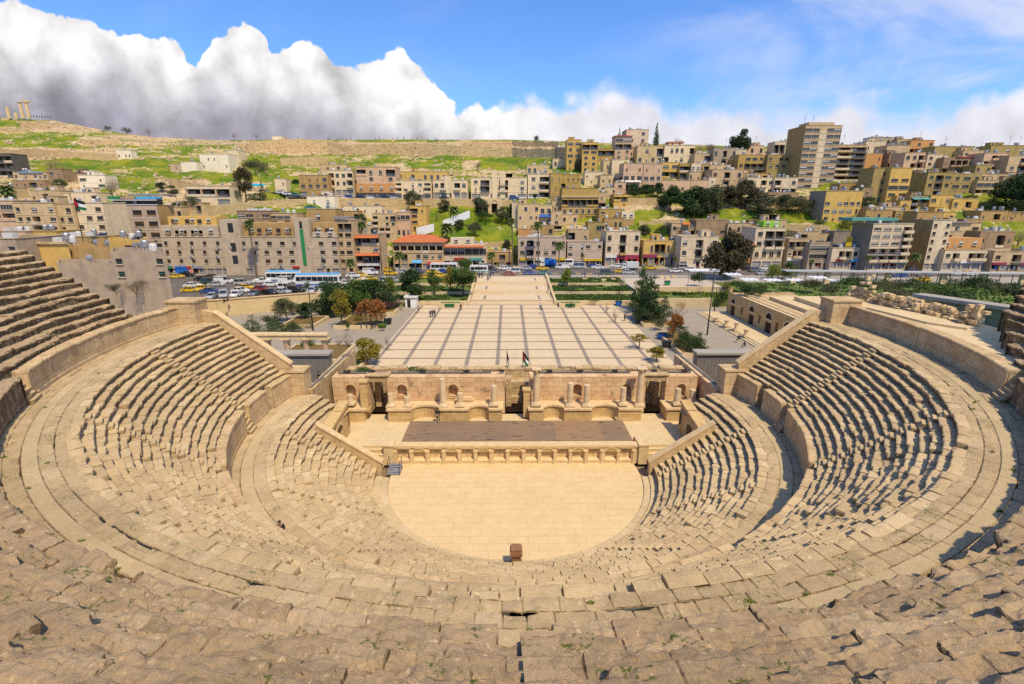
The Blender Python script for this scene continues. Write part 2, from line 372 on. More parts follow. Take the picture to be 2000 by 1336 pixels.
# ================================================================== THE THEATRE
CX, CY = .65, 41.4
TH = thing('roman_theatre', 'huge half-round stone theatre with tiers of worn seat rows around a pale floor', 'theatre', (CX, CY, 0))
AISLES = [R(a) for a in (-172, -146, -118.5, -90.0, -61.5, -34, -8)]
ROWRISE_L, ROWRISE_M, ROWRISE_U = .425, .40, .45
def th_end(r, yend): 
    s = (yend - CY) / r
    return math.asin(max(-1, min(1, s)))
def ring(name, prof, th0, th1, mat, parent, seed, blk=(.7, 1.4), jr=.03, jz=.015, ero=.03, chip=.5, cap=None, smin=.045, big=0.):
    """stone course swept round the theatre. prof: (r, z, wear) from foot of riser to back of tread"""
    rg = np.random.RandomState(seed)
    rref = prof[min(3, len(prof) - 1)][0]
    near = 1e9
    bl = []; a = th0
    while a < th1 - .15 / rref:
        L = rg.uniform(*blk) / rref
        if th1 - a - L < blk[0] * .6 / rref: L = th1 - a
        bl.append((a, a + L)); a += L
    ts, ids, ed = [], [], []
    for k, (a0, a1) in enumerate(bl):
        am = (a0 + a1) / 2
        d = math.sqrt((CX + rref * math.cos(am)) ** 2 + (CY + rref * math.sin(am)) ** 2 + (prof[-1][1] - HC) ** 2)
        near = min(near, d)
        st = min(.30, max(smin, d * .0055)) / rref
        g, e = .006 / rref, min(.035, (a1 - a0) * rref * .1) / rref
        inner = np.linspace(a0 + e, a1 - e, max(2, int((a1 - a0 - 2 * e) / st) + 1))
        s = np.concatenate([[a0 + g], inner, [a1 - g]])
        ts.append(s); ids.append(np.full(len(s), k)); q = np.zeros(len(s)); q[0] = q[-1] = 1; ed.append(q)
    ts = np.concatenate(ts); ids = np.concatenate(ids); ed = np.concatenate(ed)
    step = min(.3, max(smin, near * .0055)) * 1.4
    P = [prof[0]]
    for p, q in zip(prof[:-1], prof[1:]):
        L = math.hypot(q[0] - p[0], q[1] - p[1]); k = max(1, int(round(L / step)))
        for j in range(1, k + 1):
            u = j / k; P.append(tuple(p[i] + (q[i] - p[i]) * u for i in range(3)))
    P = np.array(P); n, m_ = len(ts), len(P)
    nb = len(bl)
    bzz = rg.normal(0, jz, nb)
    if blk[0] < .7 and jr > .03: bzz = bzz - .24 * ((rg.rand(nb) < .045) & (np.array([q[0] for q in bl]) > -2.75) & (np.array([q[0] for q in bl]) < -.5))
    br = rg.normal(0, jr, nb)[ids]; bz = bzz[ids]; tilt = rg.normal(0, jz * .5, nb)[ids]
    c0 = rg.rand(nb)[ids]; c1 = rg.rand(nb)[ids]
    if name == 'walkway': br *= .4; bz *= .5
    RR = P[None, :, 0] + np.zeros((n, 1)); ZZ = P[None, :, 1] + np.zeros((n, 1)); WW = P[None, :, 2] + np.zeros((n, 1))
    front = np.clip(WW, 0, 1)
    RR = RR + br[:, None] * front; ZZ = ZZ + (bz + tilt * 0)[:, None] * np.minimum(1, WW * 2)
    jn = .45 if big else .5 if name == 'walkway' else 1.0
    RR = RR + jn * ed[:, None] * .06 * np.minimum(1, WW * 2); ZZ = ZZ - jn * ed[:, None] * .085 * np.minimum(1, WW * 2)
    X = CX + RR * np.cos(ts)[:, None]; Y = CY + RR * np.sin(ts)[:, None]
    pos = np.stack([X, Y, ZZ], 2).reshape(-1, 3)
    w_ = WW.reshape(-1)
    e1 = fbm(pos * 1.6, seed, 3); e2 = fbm(pos * 6.0, seed + 9, 3)
    ch = np.clip((fbm(pos * np.array([.9, .9, .6]) , seed + 30, 3) - .28) * 2.5, 0, 1) * chip
    dr = (np.abs(e1) * ero * 1.3 + e2 * ero * .5 + ch * .16) * w_
    dz = (-np.abs(e1) * ero * .9 + e2 * ero * .45 - ch * .13) * np.minimum(1, w_ * 1.3)
    if big:
        po = np.stack([np.repeat(ts * rref * .42, m_), RR.reshape(-1) * 1.25, ZZ.reshape(-1) * 1.25], 1)
        e3 = fbm(po * .95, seed + 60, 4); e4 = fbm(po * 3.0, seed + 61, 5, .58)
        e5 = fbm(pos * 11., seed + 62, 3); lay = np.floor(e3 * 3.2 + e4 * .5) / 3.2
        dr = dr + (np.clip(lay, -.25, 1) * .22 + np.abs(e4) * .06 + e5 * .022) * big * w_
        dz = dz + (e3 * .03 + lay * .05 - np.clip(np.abs(e4) - .25, 0, 1) * .12 + e5 * .022) * big
    Rf = RR.reshape(-1) + dr; Zf = ZZ.reshape(-1) + dz
    th = np.repeat(ts, m_)
    V = np.stack([CX + Rf * np.cos(th), CY + Rf * np.sin(th), Zf], 1).reshape(n, m_, 3)
    me = grid_mesh(name, V, smooth=False)
    if cap is not None:
        V2, q2 = [], []
        v = V.reshape(-1, 3)
        extra = []; faces = []
        base = len(v)
        for row in (0, n - 1):
            o = base + len(extra)
            extra += [(a_[0], a_[1], cap) for a_ in V[row]]
            for j in range(m_ - 1):
                i0 = row * m_ + j
                faces.append((i0, i0 + 1, o + j + 1, o + j) if row else (i0 + 1, i0, o + j, o + j + 1))
        idx = np.arange(n * m_).reshape(n, m_)
        q = np.stack([idx[:-1, :-1].ravel(), idx[1:, :-1].ravel(), idx[1:, 1:].ravel(), idx[:-1, 1:].ravel()], 1)
        bpy.data.meshes.remove(me)
        me = quads_mesh(name, np.concatenate([v, np.array(extra)]), np.concatenate([q, np.array(faces)]), False)
    nv = len(me.vertices); colr = np.zeros((nv, 4), dtype=np.float32); colr[:, 3] = 1
    colr[:n * m_, 0] = np.repeat(c0, m_); colr[:n * m_, 1] = np.repeat(c1, m_); colr[:n * m_, 2] = w_
    at = me.attributes.new('blk', 'FLOAT_COLOR', 'POINT'); at.data.foreach_set('color', colr.ravel())
    cum = np.concatenate([[0], np.cumsum(np.hypot(np.diff(P[:, 0]), np.diff(P[:, 1])))])
    uvv = np.zeros((nv, 2), dtype=np.float32)
    uvv[:n * m_, 0] = np.repeat(ts * rref, m_); uvv[:n * m_, 1] = np.tile(cum, n)
    li = np.zeros(len(me.loops), dtype=np.int32); me.loops.foreach_get('vertex_index', li)
    uv = me.uv_layers.new(name='uv'); uv.data.foreach_set('uv', uvv[li].ravel())
    return obj(name, me, mat, parent)
def rowprof(r0, r1, z0, z1):
    return [(r0 + .21, z0 - .10, .1), (r0 + .19, z1 - .24, .3), (r0 + .11, z1 - .18, .7), (r0 + .02, z1 - .15, 1), (r0, z1 - .11, 1), (r0 + .005, z1 - .03, 1), (r0 + .05, z1, .9), ((r0 + r1) / 2, z1 + .005, .5), (r1 + .14, z1 - .01, .25)]
def spans(t0, t1, gaps):
    """angles t0..t1 less the gaps (centre, half width)"""
    out, a = [], t0
    for c, hw in sorted(gaps):
        if c - hw > a and c + hw < t1: out.append((a, c - hw)); a = c + hw
    out.append((a, t1)); return out
def sector(name, r0, r1, z, t0, t1, mat, parent, zt=None, n=120, thick=0.):
    t = np.linspace(t0, t1, n)
    rs = np.linspace(r0, r1, 4)
    V = np.stack([CX + rs[None, :] * np.cos(t)[:, None], CY + rs[None, :] * np.sin(t)[:, None], np.full((n, 4), z)], 2)
    return obj(name, grid_mesh(name, V, smooth=False), mat, parent)

# orchestra floor with two shallow rings and the gutter
orch = MB(); t0, t1 = math.pi - th_end(11.5, 43.3) - 2 * math.pi, th_end(11.5, 43.3)
def arcpts(r, a0, a1, n): return [(CX + r * math.cos(a0 + (a1 - a0) * k / n), CY + r * math.sin(a0 + (a1 - a0) * k / n)) for k in range(n + 1)]
orch.prism(arcpts(11.9, -math.pi - th_end(11.9, 43.4), th_end(11.9, 43.4), 72), -.3, .0)
orch.build('orchestra_floor', ORCH, TH)
for k, (ra, rb, z) in enumerate(((11.92, 12.5, .13), (12.52, 13.1, .27))):
    ring('orchestra_step', [(ra + .01, -.05, 0), (ra, z - .02, .2), (ra + .02, z, .3), (rb + .05, z, .1)], -math.pi + .06, -.06, seatstone('step_stone%d' % k, [(.66, .51, .33), (.60, .47, .30), (.70, .57, .39), (.60, .46, .30)], .15, .1), TH, 11 + k, (.9, 1.6), .008, .006, .01, .15)

def tier(name, label, r0, z0, run, rise, n, mat, yend, seed, ero, chip, blk, part=None, big=0., th_fn=None, smin=.045):
    t = bpy.data.objects.new(name, None); COL.objects.link(t); t.parent = TH; t['label'] = label
    for k in range(n):
        ra, rb = r0 + run * k, r0 + run * (k + 1)
        a0, a1 = th_fn(ra, k) if th_fn else (-math.pi - th_end(ra, yend(k)), th_end(ra, yend(k)))
        ring('seat_row', rowprof(ra, rb, z0 + rise * k, z0 + rise * (k + 1)), a0, a1, mat, t, seed + k, blk, .038, .024, ero, chip, cap=z0 + rise * k - 1.2, big=big, smin=smin)
    return t
# --- lower tier
R1I, R1O, Z1 = 20.8, 23.0, 6.1
LR0, LZ0 = 13.55, .95
LRUN = (R1I - LR0) / 12
ring('podium_wall', [(13.16, .2, .1), (13.14, .80, .4), (13.1, .85, .8), (13.1, .95, .8), (13.2, .97, .5), (13.75, .95, .2)], -math.pi + .03, -.03, TREAD, TH, 60, (.8, 1.3), .012, .01, .02, .4)
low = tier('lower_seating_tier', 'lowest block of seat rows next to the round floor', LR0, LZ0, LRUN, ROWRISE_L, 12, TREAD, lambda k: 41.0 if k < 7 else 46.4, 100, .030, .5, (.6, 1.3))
# --- first walkway
def walkway(r0, r1, z, yend, n, seed):
    wd = (r1 + .3 - r0) / n
    for k in range(n):
        a = r0 + wd * k; sm_ = k == n // 2
        ring('walkway', [(a, z - .25, 0), (a + .005, z - .03, .4), (a + .03, z, .5), (a + wd / 2, z + .004, .35), (a + wd - .03, z, .5), (a + wd - .004, z - .05, .4)], -math.pi - th_end(a, yend), th_end(a, yend), PATH if sm_ else FLAG, TH, seed + k, (1.2, 2.2) if sm_ else (.5, 1.25), .004 if sm_ else .012, .004 if sm_ else .02, .008 if sm_ else .04, .1 if sm_ else .9)
walkway(R1I, R1O, Z1, 46.6, 3, 150)
G1 = [(a, .55 / R1O) for a in AISLES] + [(R(-183), .5 / R1O), (R(3), .5 / R1O)]
for i, (a, b) in enumerate(spans(-math.pi - th_end(R1O, 46.4), th_end(R1O, 46.4), G1)):
    ring('podium_wall', [(R1O + .06, Z1 - .3, .1), (R1O + .06, Z1 + .25, .1), (R1O + .09, Z1 + .3, .1), (R1O + .09, Z1 + 2.06, .2), (R1O, Z1 + 2.12, .8), (R1O, Z1 + 2.26, .9), (R1O + .06, Z1 + 2.3, .8), (R1O + .75, Z1 + 2.3, .3), (R1O + .8, Z1 + 2.0, 0)], a, b, POD, TH, 160 + i, (.9, 1.5), .012, .012, .02, .35, cap=Z1 - .3)
# --- middle tier
R2I, R2O, Z2 = 29.6, 32.2, 13.8
MR0, MZ0 = R1O + .62, Z1 + 2.2
MRUN = (R2I - MR0) / 14; MRISE = (Z2 - MZ0) / 14
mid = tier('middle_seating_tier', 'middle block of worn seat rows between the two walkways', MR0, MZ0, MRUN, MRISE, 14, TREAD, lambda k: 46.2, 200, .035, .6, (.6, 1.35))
# --- second walkway
walkway(R2I, R2O, Z2, 46.2, 5, 250)
G2 = [(R(a), .6 / R2O) for a in (-153, -27.5)] + [(R(-90.5), .62 / R2O)]
for i, (a, b) in enumerate(spans(-math.pi - th_end(R2O, 46.2), th_end(R2O, 46.2), G2)):
    h = 1.75
    ru = i in (1, 2); ring('podium_wall', [(R2O + .06, Z2 - .3, .1), (R2O + .06, Z2 + .2, .1), (R2O + .09, Z2 + .25, .1), (R2O + .09, Z2 + h - .22, .2), (R2O, Z2 + h - .16, .8), (R2O, Z2 + h - .05, .9), (R2O + .06, Z2 + h, .8), (R2O + .85, Z2 + h, .5 if ru else .3), (R2O + .9, Z2 + h - .4, 0)], a, b, ROUGH if ru else POD, TH, 260 + i, (.9, 2.2) if ru else (.9, 1.6), .05 if ru else .015, .04 if ru else .015, .07 if ru else .025, 1.6 if ru else .4, cap=Z2 - .3, big=.6 if ru else 0)
# --- upper tier, broken away to the right
UR0, UZ0, URUN = R2O + .7, Z2 + 1.65, .62
def upper_span(ra, k):
    l = -math.pi - th_end(ra, 41.2 - .0 * k) + .004 * ((k * 7) % 3)
    right = R((-24, -20, -17, -14.5, -12.5, -12, -11, -10, -9.5, -9, -9, -9, -9)[k])
    return l, right
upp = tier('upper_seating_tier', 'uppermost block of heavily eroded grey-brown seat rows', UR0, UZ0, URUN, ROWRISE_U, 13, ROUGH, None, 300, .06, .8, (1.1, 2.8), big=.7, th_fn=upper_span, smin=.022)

# stairways that climb through the tiers
def stairway(a, r0, z0, run, rise, n, wid, mat, tier_):
    b = MB(); ca, sa = math.cos(a), math.sin(a); rg = random.Random(int(a * 1000) + n)
    def bx(ra, rb, za, zb):
        w2 = wid / 2
        P = [(CX + r_ * ca - s_ * sa, CY + r_ * sa + s_ * ca) for r_, s_ in ((ra, -w2), (rb, -w2), (rb, w2), (ra, w2))]
        b.prism(P, za, zb)
    for k in range(n):
        r_, z_ = r0 + run * k, z0 + rise * k
        bx(r_ - run * .5, r_ + .12, z_ - .3, z_ + rise * .5 + rg.uniform(-.02, .02))
    return b.build('stairway', mat, tier_)
for a in AISLES:
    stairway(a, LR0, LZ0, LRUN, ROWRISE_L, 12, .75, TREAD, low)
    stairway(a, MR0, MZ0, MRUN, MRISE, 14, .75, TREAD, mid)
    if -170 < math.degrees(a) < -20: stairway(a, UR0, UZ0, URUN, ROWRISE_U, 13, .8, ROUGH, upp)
for i, (a, r0, z0, z1) in enumerate([(a, R1O, Z1, MZ0) for a in AISLES] + [(R(-153), R2O, Z2, UZ0), (R(-27.5), R2O, Z2, UZ0), (R(-90.5), R2O, Z2, UZ0)]):
    n = 7; b = MB(); ca, sa = math.cos(a), math.sin(a)
    for k in range(n):
        P = [(CX + r_ * ca - s_ * sa, CY + r_ * sa + s_ * ca) for r_, s_ in ((r0 - .3 + .2 * k, -.62), (r0 + 1.1, -.62), (r0 + 1.1, .62), (r0 - .3 + .2 * k, .62))]
        b.prism(P, z0 - .2, z0 + (z1 - z0) * (k + 1) / n - .03)
    b.build('stairway', TREAD, TH)

# end walls: sloping parapets, fill below the open ends
for sgn in (-1, 1):
    e = MB()
    X = lambda r_: CX + sgn * r_
    def slope(ra, za, rb, zb, y0, y1, zb0):
        pts = [(X(ra), zb0), (X(rb), zb0), (X(rb), zb), (X(ra), za)]
        if sgn < 0: pts = pts[::-1]
        e.yprism(pts, y0, y1)
    slope(12.7, 1.35, 18.4, 5.35, 41.0, 41.55, -.2)
    slope(22.6, 9.4, 29.3, 14.75, 46.35, 46.95, -.2)
    slope(29.3, 14.75, 32.9, 15.5, 46.35, 46.95, -.2)
    e.build('end_wall', POD, TH)
    c = MB()
    # coping slabs
    def cop(ra, za, rb, zb, y0, y1):
        pts = [(X(ra), za), (X(rb), zb), (X(rb), zb + .16), (X(ra), za + .16)]
        if sgn < 0: pts = pts[::-1]
        c.yprism(pts, y0 - .08, y1 + .08)
    cop(12.6, 1.35, 18.45, 5.35, 41.0, 41.55); c.build('coping', PALE, TH); c = MB(); cop(22.5, 9.4, 29.3, 14.75, 46.35, 46.95)
    c.build('coping', PALE, TH)
    # blocks that close the first podium and the upper podium at their ends
    d = MB()
    for ra, rb, y0, y1, za, zb in ((21.3, 23.7, 46.25, 48.0, 0, Z1 + 2.5), (30.4, 33.1, 45.4, 47.4, 0, Z2 + 2.1)):
        xa, xb = sorted((X(ra), X(rb)))
        d.box(xa, xb, y0, y1, za, zb); d.box(xa - .1, xb + .1, y0 - .1, y1 + .1, zb, zb + .18)
    d.build('pier', POD, TH)
# parodos fronts under the lower tier, each with an arched doorway
for sgn in (-1, 1):
    b = MB(); X = lambda r_: CX + sgn * r_
    n = 14
    # the wall faces the stage (towards the axis) between y 41.6 and 46.6
    pts = []
    ya, yb, zc = 43.0, 44.9, 2.9
    arch = [(ya, -.1)] + [((ya + yb) / 2 - (yb - ya) / 2 * math.cos(math.pi * k / n), zc + (yb - ya) / 2 * math.sin(math.pi * k / n)) for k in range(n + 1)] + [(yb, -.1)]
    topz = lambda y: 4.3 + (y - 41.5) * .12
    x0 = X(17.35); x1 = X(18.0)
    prof = [(41.56, -.1)] + arch + [(46.9, -.1), (46.9, topz(46.9)), (41.56, topz(41.56))]
    vs = [(x0, y, z) for y, z in prof] + [(x1, y, z) for y, z in prof]
    m_ = len(prof)
    # front as strips: left of the arch, above, right
    def strip(pa): b.add([(x0, y, z) for y, z in pa], [tuple(range(len(pa))) if sgn < 0 else tuple(range(len(pa)))[::-1]])
    strip([(41.56, -.1), (ya, -.1), (ya, zc), (ya, topz(ya)), (41.56, topz(41.56))])
    strip([(yb, -.1), (46.9, -.1), (46.9, topz(46.9)), (yb, topz(yb)), (yb, zc)])
    ar = arch[1:-1]
    for (p, q) in zip(ar[:-1], ar[1:]):
        strip([p, q, (q[0], topz(q[0])), (p[0], topz(p[0]))])
    for (p, q) in zip(arch[:-1], arch[1:]):
        b.add([(x0, *p), (x0, *q), (x1 + sgn * 2.5, *q), (x1 + sgn * 2.5, *p)], [(0, 1, 2, 3)])
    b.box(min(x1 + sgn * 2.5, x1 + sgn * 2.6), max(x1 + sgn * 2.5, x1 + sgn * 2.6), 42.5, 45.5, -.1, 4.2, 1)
    xa, xb = sorted((x0 - sgn * .12, X(18.3)))
    b.add([(xa, 41.5, topz(41.5)), (xb, 41.5, topz(41.5)), (xb, 47, topz(47)), (xa, 47, topz(47)), (xa, 41.5, topz(41.5) + .3), (xb, 41.5, topz(41.5) + .3), (xb, 47, topz(47) + .3), (xa, 47, topz(47) + .3)],
          [(0, 3, 2, 1), (4, 5, 6, 7), (0, 1, 5, 4), (1, 2, 6, 5), (2, 3, 7, 6), (3, 0, 4, 7)])
    # fill the end of the upper rows of this tier down to the ground
    xa, xb = sorted((X(18.05), X(21.2)))
    b.box(xa, xb, 46.45, 46.9, -.1, 4.6)
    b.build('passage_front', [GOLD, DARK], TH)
    am = MB()
    for k in range(9):
        t = [math.pi * (k + q) / 9 for q in (.03, .97)]
        P = [(ya + yb) / 2, zc]
        rr = ((yb - ya) / 2 + .02, (yb - ya) / 2 + .34)
        pts = [(x0 - sgn * .05, P[0] - r_ * math.cos(tt), P[1] + r_ * math.sin(tt)) for r_, tt in ((rr[0], t[0]), (rr[1], t[0]), (rr[1], t[1]), (rr[0], t[1]))]
        am.add(pts + [(x0 + .1 * sgn, q[1], q[2]) for q in pts], [(0, 1, 2, 3), (0, 1, 5, 4), (1, 2, 6, 5), (2, 3, 7, 6), (3, 0, 4, 7)])
    am.build('arch_moulding', PALE, TH)

# ------------------------------------------------------------------ the stage: pulpitum wall with fifteen niches, deck, side steps
def facade(mb, x0, x1, z0, z1, y, holes, mi=0, depth=.3, mb_back=None, back=None):
    """wall face at y (looking towards -y) with rectangular holes; reveals run back by depth"""
    xs = sorted({x0, x1} | {min(max(v, x0), x1) for h in holes for v in h[:2]}); zs = sorted({z0, z1} | {min(max(v, z0), z1) for h in holes for v in h[2:4]})
    for a, b in zip(xs[:-1], xs[1:]):
        zrun = None
        for c, d in zip(zs[:-1], zs[1:]):
            mx, mz = (a + b) / 2, (c + d) / 2
            if any(h[0] < mx < h[1] and h[2] < mz < h[3] for h in holes):
                if zrun: mb.sheet([(a, y, zrun[0]), (b, y, zrun[0]), (b, y, zrun[1]), (a, y, zrun[1])], mi); zrun = None
            else: zrun = (zrun[0], d) if zrun else (c, d)
        if zrun: mb.sheet([(a, y, zrun[0]), (b, y, zrun[0]), (b, y, zrun[1]), (a, y, zrun[1])], mi)
    for h in holes:
        a, b, c, d = h[:4]; dd = h[4] if len(h) > 4 else depth; e = y + dd
        mb.add([(a, y, c), (b, y, c), (b, y, d), (a, y, d), (a, e, c), (b, e, c), (b, e, d), (a, e, d)],
               [(0, 3, 7, 4), (1, 5, 6, 2), (0, 4, 5, 1), (3, 2, 6, 7)], mi)
        mb.sheet([(a, e, c), (b, e, c), (b, e, d), (a, e, d)], mi if back is None else back)
ST = thing('stage', 'low stone stage with fifteen niches in its front and a timber deck on top', 'stage', (.8, 44, 0))
b = MB(); NY = 43.3; SZ = 1.7
xs = [aty(px, 890, NY).x for px in (788, 819, 851, 882, 913, 944, 976, 1007, 1038, 1069, 1099, 1129, 1160, 1193, 1222)]
holes = []
for k, x in enumerate(xs): holes.append((x - .58, x + .58, .12, 1.66 if k % 2 == 0 else 1.30, .36))
facade(b, -11.35, 12.85, 0, 1.78, NY, holes)
b.box(-11.35, 12.85, NY + .7, NY + 1.2, 0, 1.78)
b.sheet([(-11.35, NY, 1.78), (12.85, NY, 1.78), (12.85, NY + .7, 1.78), (-11.35, NY + .7, 1.78)])
b.build('front_wall', PALE, ST)
for k, x in enumerate(xs):
    n = MB(); y0, y1 = NY, NY + .36
    if k % 2 == 1:      # arched head
        q = 8
        for j in range(q):
            t = [math.pi * (j + e) / q for e in (0, 1)]
            n.yprism([(x - .56 * math.cos(t[0]), 1.28 + .40 * math.sin(t[0])), (x - .56 * math.cos(t[1]), 1.28 + .40 * math.sin(t[1])), (x - .70 * math.cos(t[1]), 1.28 + .53 * math.sin(t[1])), (x - .70 * math.cos(t[0]), 1.28 + .53 * math.sin(t[0]))][::-1], y0 - .07, y0 + .02)
            n.yprism([(x - .56 * math.cos(t[0]), 1.301 + .40 * math.sin(t[0])), (x - .56 * math.cos(t[1]), 1.301 + .40 * math.sin(t[1])), (x - .56 * math.cos(t[1]), 1.302), (x - .56 * math.cos(t[0]), 1.302)], y0 - .012, y0 - .004, 1)
    else:
        n.box(x - .66, x + .66, y0 - .07, y0 + .03, 1.66, 1.76)
        for j in range(7):   # little shell hood inside
            t = [math.pi * (j + e) / 7 for e in (0, 1)]
            n.yprism([(x - .12 * math.cos(t[0]), 1.0 + .16 * math.sin(t[0])), (x - .12 * math.cos(t[1]), 1.0 + .16 * math.sin(t[1])), (x - .22 * math.cos(t[1]), 1.0 + .27 * math.sin(t[1])), (x - .22 * math.cos(t[0]), 1.0 + .27 * math.sin(t[0]))][::-1], y1 - .09, y1 - .01)
        n.box(x - .12, x + .12, y1 - .02, y1 - .004, .72, 1.0, 1)
    n.add([(x - .575, y0 + .02, .12), (x + .575, y0 + .02, .12), (x + .575, y0 - .02, .32), (x - .575, y0 - .02, .32), (x - .575, y1 - .004, .50), (x + .575, y1 - .004, .50)], [(0, 1, 2, 3), (3, 2, 5, 4)])
    n.build('niche', [PALE, GOLD], ST)
c = MB()
for x in [(p + q) / 2 for p, q in zip(xs[:-1], xs[1:])] + [xs[0] - .82, xs[-1] + .82]:
    c.box(x - .14, x + .14, NY - .09, NY + .02, 0, 1.3); c.box(x - .2, x + .2, NY - .14, NY + .02, 1.3, 1.42); c.box(x - .2, x + .2, NY - .14, NY + .02, 0, .12)
c.build('pilasters', PALE, ST)
c = MB(); c.box(-11.5, 13.0, NY - .09, NY + .85, 1.782, 2.0); c.box(-12.3, -11.36, NY - .25, NY + .9, 0, 2.0); c.box(12.86, 13.8, NY - .25, NY + .9, 0, 2.0)
c.box(-12.4, -11.3, NY - .33, NY + 1.0, 2.0, 2.16); c.box(12.8, 13.9, NY - .33, NY + 1.0, 2.0, 2.16); c.build('cornice', PALE, ST)
b = MB(); b.box(-18.2, 19.6, NY + 1.2, 51.4, 0, SZ); b.box(-18.2, -11.4, NY + .6, NY + 1.2, 0, SZ); b.box(12.9, 19.6, NY + .6, NY + 1.2, 0, SZ); b.build('stage_floor', PAVE, ST)
for xa, xb in ((-14.9, -12.3), (13.8, 16.2)):
    for k in range(5):
        s = MB(); s.box(xa, xb, NY + .6 - .36 * (k + 1), NY + .6 - .36 * k, 0, SZ - .34 * (k + 1)); s.box(xa, xb, NY + .56 - .36 * (k + 1), NY + .62 - .36 * k, SZ - .34 * (k + 1), SZ - .34 * (k + 1) + .06)
        s.build('step', PALE, ST)
# timber deck in panels
def deckmat():
    m_, t, bs = newmat('deck_boards'); p = geo(t); x, y, z = t.xyz(p)
    fy = t.m('FLOOR', t.m('MULTIPLY', y, 6.5)); fx = t.m('FLOOR', t.m('MULTIPLY', x, .41))
    wn_ = t.new('ShaderNodeTexWhiteNoise', noise_dimensions='2D'); t.put(wn_.inputs['Vector'], t.comb(fy, fx, 0.))
    w2 = t.new('ShaderNodeTexWhiteNoise', noise_dimensions='1D'); t.put(w2.inputs['W'], fx)
    c_ = t.mix(wn_.outputs['Value'], (.235, .16, .10), (.185, .13, .085))
    c_ = t.mix(t.step(w2.outputs['Value'], .3, .9), c_, (.28, .175, .095))
    gr = t.noise(t.comb(t.m('MULTIPLY', x, .4), t.m('MULTIPLY', y, 14), 0.), 1.0, 5, .6)
    c_ = t.mix(t.m('MULTIPLY', t.step(gr, .45, .75), .5), c_, (.40, .21, .09))
    c_ = t.mix(t.m('MULTIPLY', t.step(t.noise(t.comb(t.m('MULTIPLY', x, .5), t.m('MULTIPLY', y, 2.2), 0.), 1.3, 3, .5), .60, .66), .7), c_, (.05, .035, .03))
    fr = t.m('FRACT', t.m('MULTIPLY', y, 6.5)); c_ = t.mix(t.step(fr, .93, .97), c_, (.04, .03, .025))
    t.put(bs.inputs['Base Color'], c_); bs.inputs['Roughness'].default_value = .8
    return m_
b = MB(); b.box(-10.85, 12.6, 44.62, 49.3, SZ + .004, SZ + .12); b.build('timber_deck', deckmat(), ST)
# ------------------------------------------------------------------ stage building (scaenae frons)
SB = thing('stage_building', 'ruined pink stone stage wall with niches, ledges and doorways', 'stage building', (1, 52, 0))
WY, WT = 51.6, 6.15
b = MB()
def archhole(px): x = aty(px, 760, WY).x; return (x - .55, x + .55, 3.75, 5.25, .7)
ah = [archhole(p) for p in (685, 785, 885, 1127, 1223, 1330)]
doors = []
for pa, pb in ((722, 758), (986, 1034), (1259, 1298)):
    xa, xb = aty(pa, 780, WY).x, aty(pb, 780, WY).x; doors.append((xa, xb))
segs = [(-19.9, doors[0][0]), (doors[0][1], doors[1][0]), (doors[1][1], doors[2][0]), (doors[2][1], 21.4)]
for xa, xb in segs:
    hs = [h for h in ah if xa < h[0] < xb]
    facade(b, xa, xb, SZ, WT, WY, hs, 0)
    b.sheet([(xa, WY, WT), (xb, WY, WT), (xb, WY + 1.8, WT), (xa, WY + 1.8, WT)])
    b.sheet([(xa, WY, SZ), (xa, WY, WT), (xa, WY + 1.8, WT), (xa, WY + 1.8, SZ)][::-1]); b.sheet([(xb, WY, SZ), (xb, WY + 1.8, SZ), (xb, WY + 1.8, WT), (xb, WY, WT)][::-1])
    b.sheet([(xa, WY + 1.8, SZ), (xb, WY + 1.8, SZ), (xb, WY + 1.8, WT), (xa, WY + 1.8, WT)][::-1])
b.build('back_wall', SCA, SB)
for h in ah:
    n = MB(); x = (h[0] + h[1]) / 2
    for j in range(10):
        t = [math.pi * (j + e) / 10 for e in (0, 1)]
        # arch spandrels fill the square corners of the niche head
        zc = 4.70
        p = [(x - .55 * math.cos(t[0]), zc + .55 * math.sin(t[0])), (x - .55 * math.cos(t[1]), zc + .55 * math.sin(t[1]))]
        n.yprism([p[0], p[1], (p[1][0], 5.26), (p[0][0], 5.26)][::1] if False else [(p[0][0], p[0][1]), (p[1][0], p[1][1]), (p[1][0], 5.262), (p[0][0], 5.262)], WY + .003, WY + .6)
        q = [(x - .70 * math.cos(t[0]), zc + .70 * math.sin(t[0])), (x - .70 * math.cos(t[1]), zc + .70 * math.sin(t[1]))]
        n.yprism([p[0], p[1], q[1], q[0]], WY - .06, WY + .0)
    n.box(h[0] - .15, h[1] + .15, WY - .08, WY + .15, 3.62, 3.75)
    n.build('wall_niche', SCA, SB)
# lintels and rubble behind the side doorways, wall top walk
for (xa, xb), zl in zip(doors, (5.55, 4.7, 5.55)):
    n = MB()
    if zl > 5: n.box(xa, xb, WY + .1, WY + 1.7, zl, WT + .1); n.box(xa - .3, xb + .3, WY - .1, WY + 1.0, WT + .1, WT + .22)
    n.box(xa + .1, xa + .75, WY + 2.0, WY + 3.2, SZ, 5.2); n.box(xb - .6, xb, WY + 2.2, WY + 3.6, SZ, 4.6)
    n.box(xa - .1, xb + .1, WY + 3.7, WY + 4.15, SZ, 4.4 if zl > 5 else 3.2); n.box(xa, xb, WY + 2.9, WY + 3.7, SZ, 2.5)
    n.build('doorway', RUB, SB)
b = MB(); b.box(-20.2, 22, 57.0, 58.2, 0, 5.05); b.box(-20.2, 22, WY + 4.2, 57.0, 0, 3.9); b.build('rear_wall', RUB, SB)
b = MB()
rg = random.Random(5)
for k in range(40):
    x = -20 + k * 1.05; b.box(x, x + 1.0, 57.0 - rg.uniform(0, .1), 58.25, 5.05, 5.05 + rg.choice((.12, .18, .22, .3, .05)))
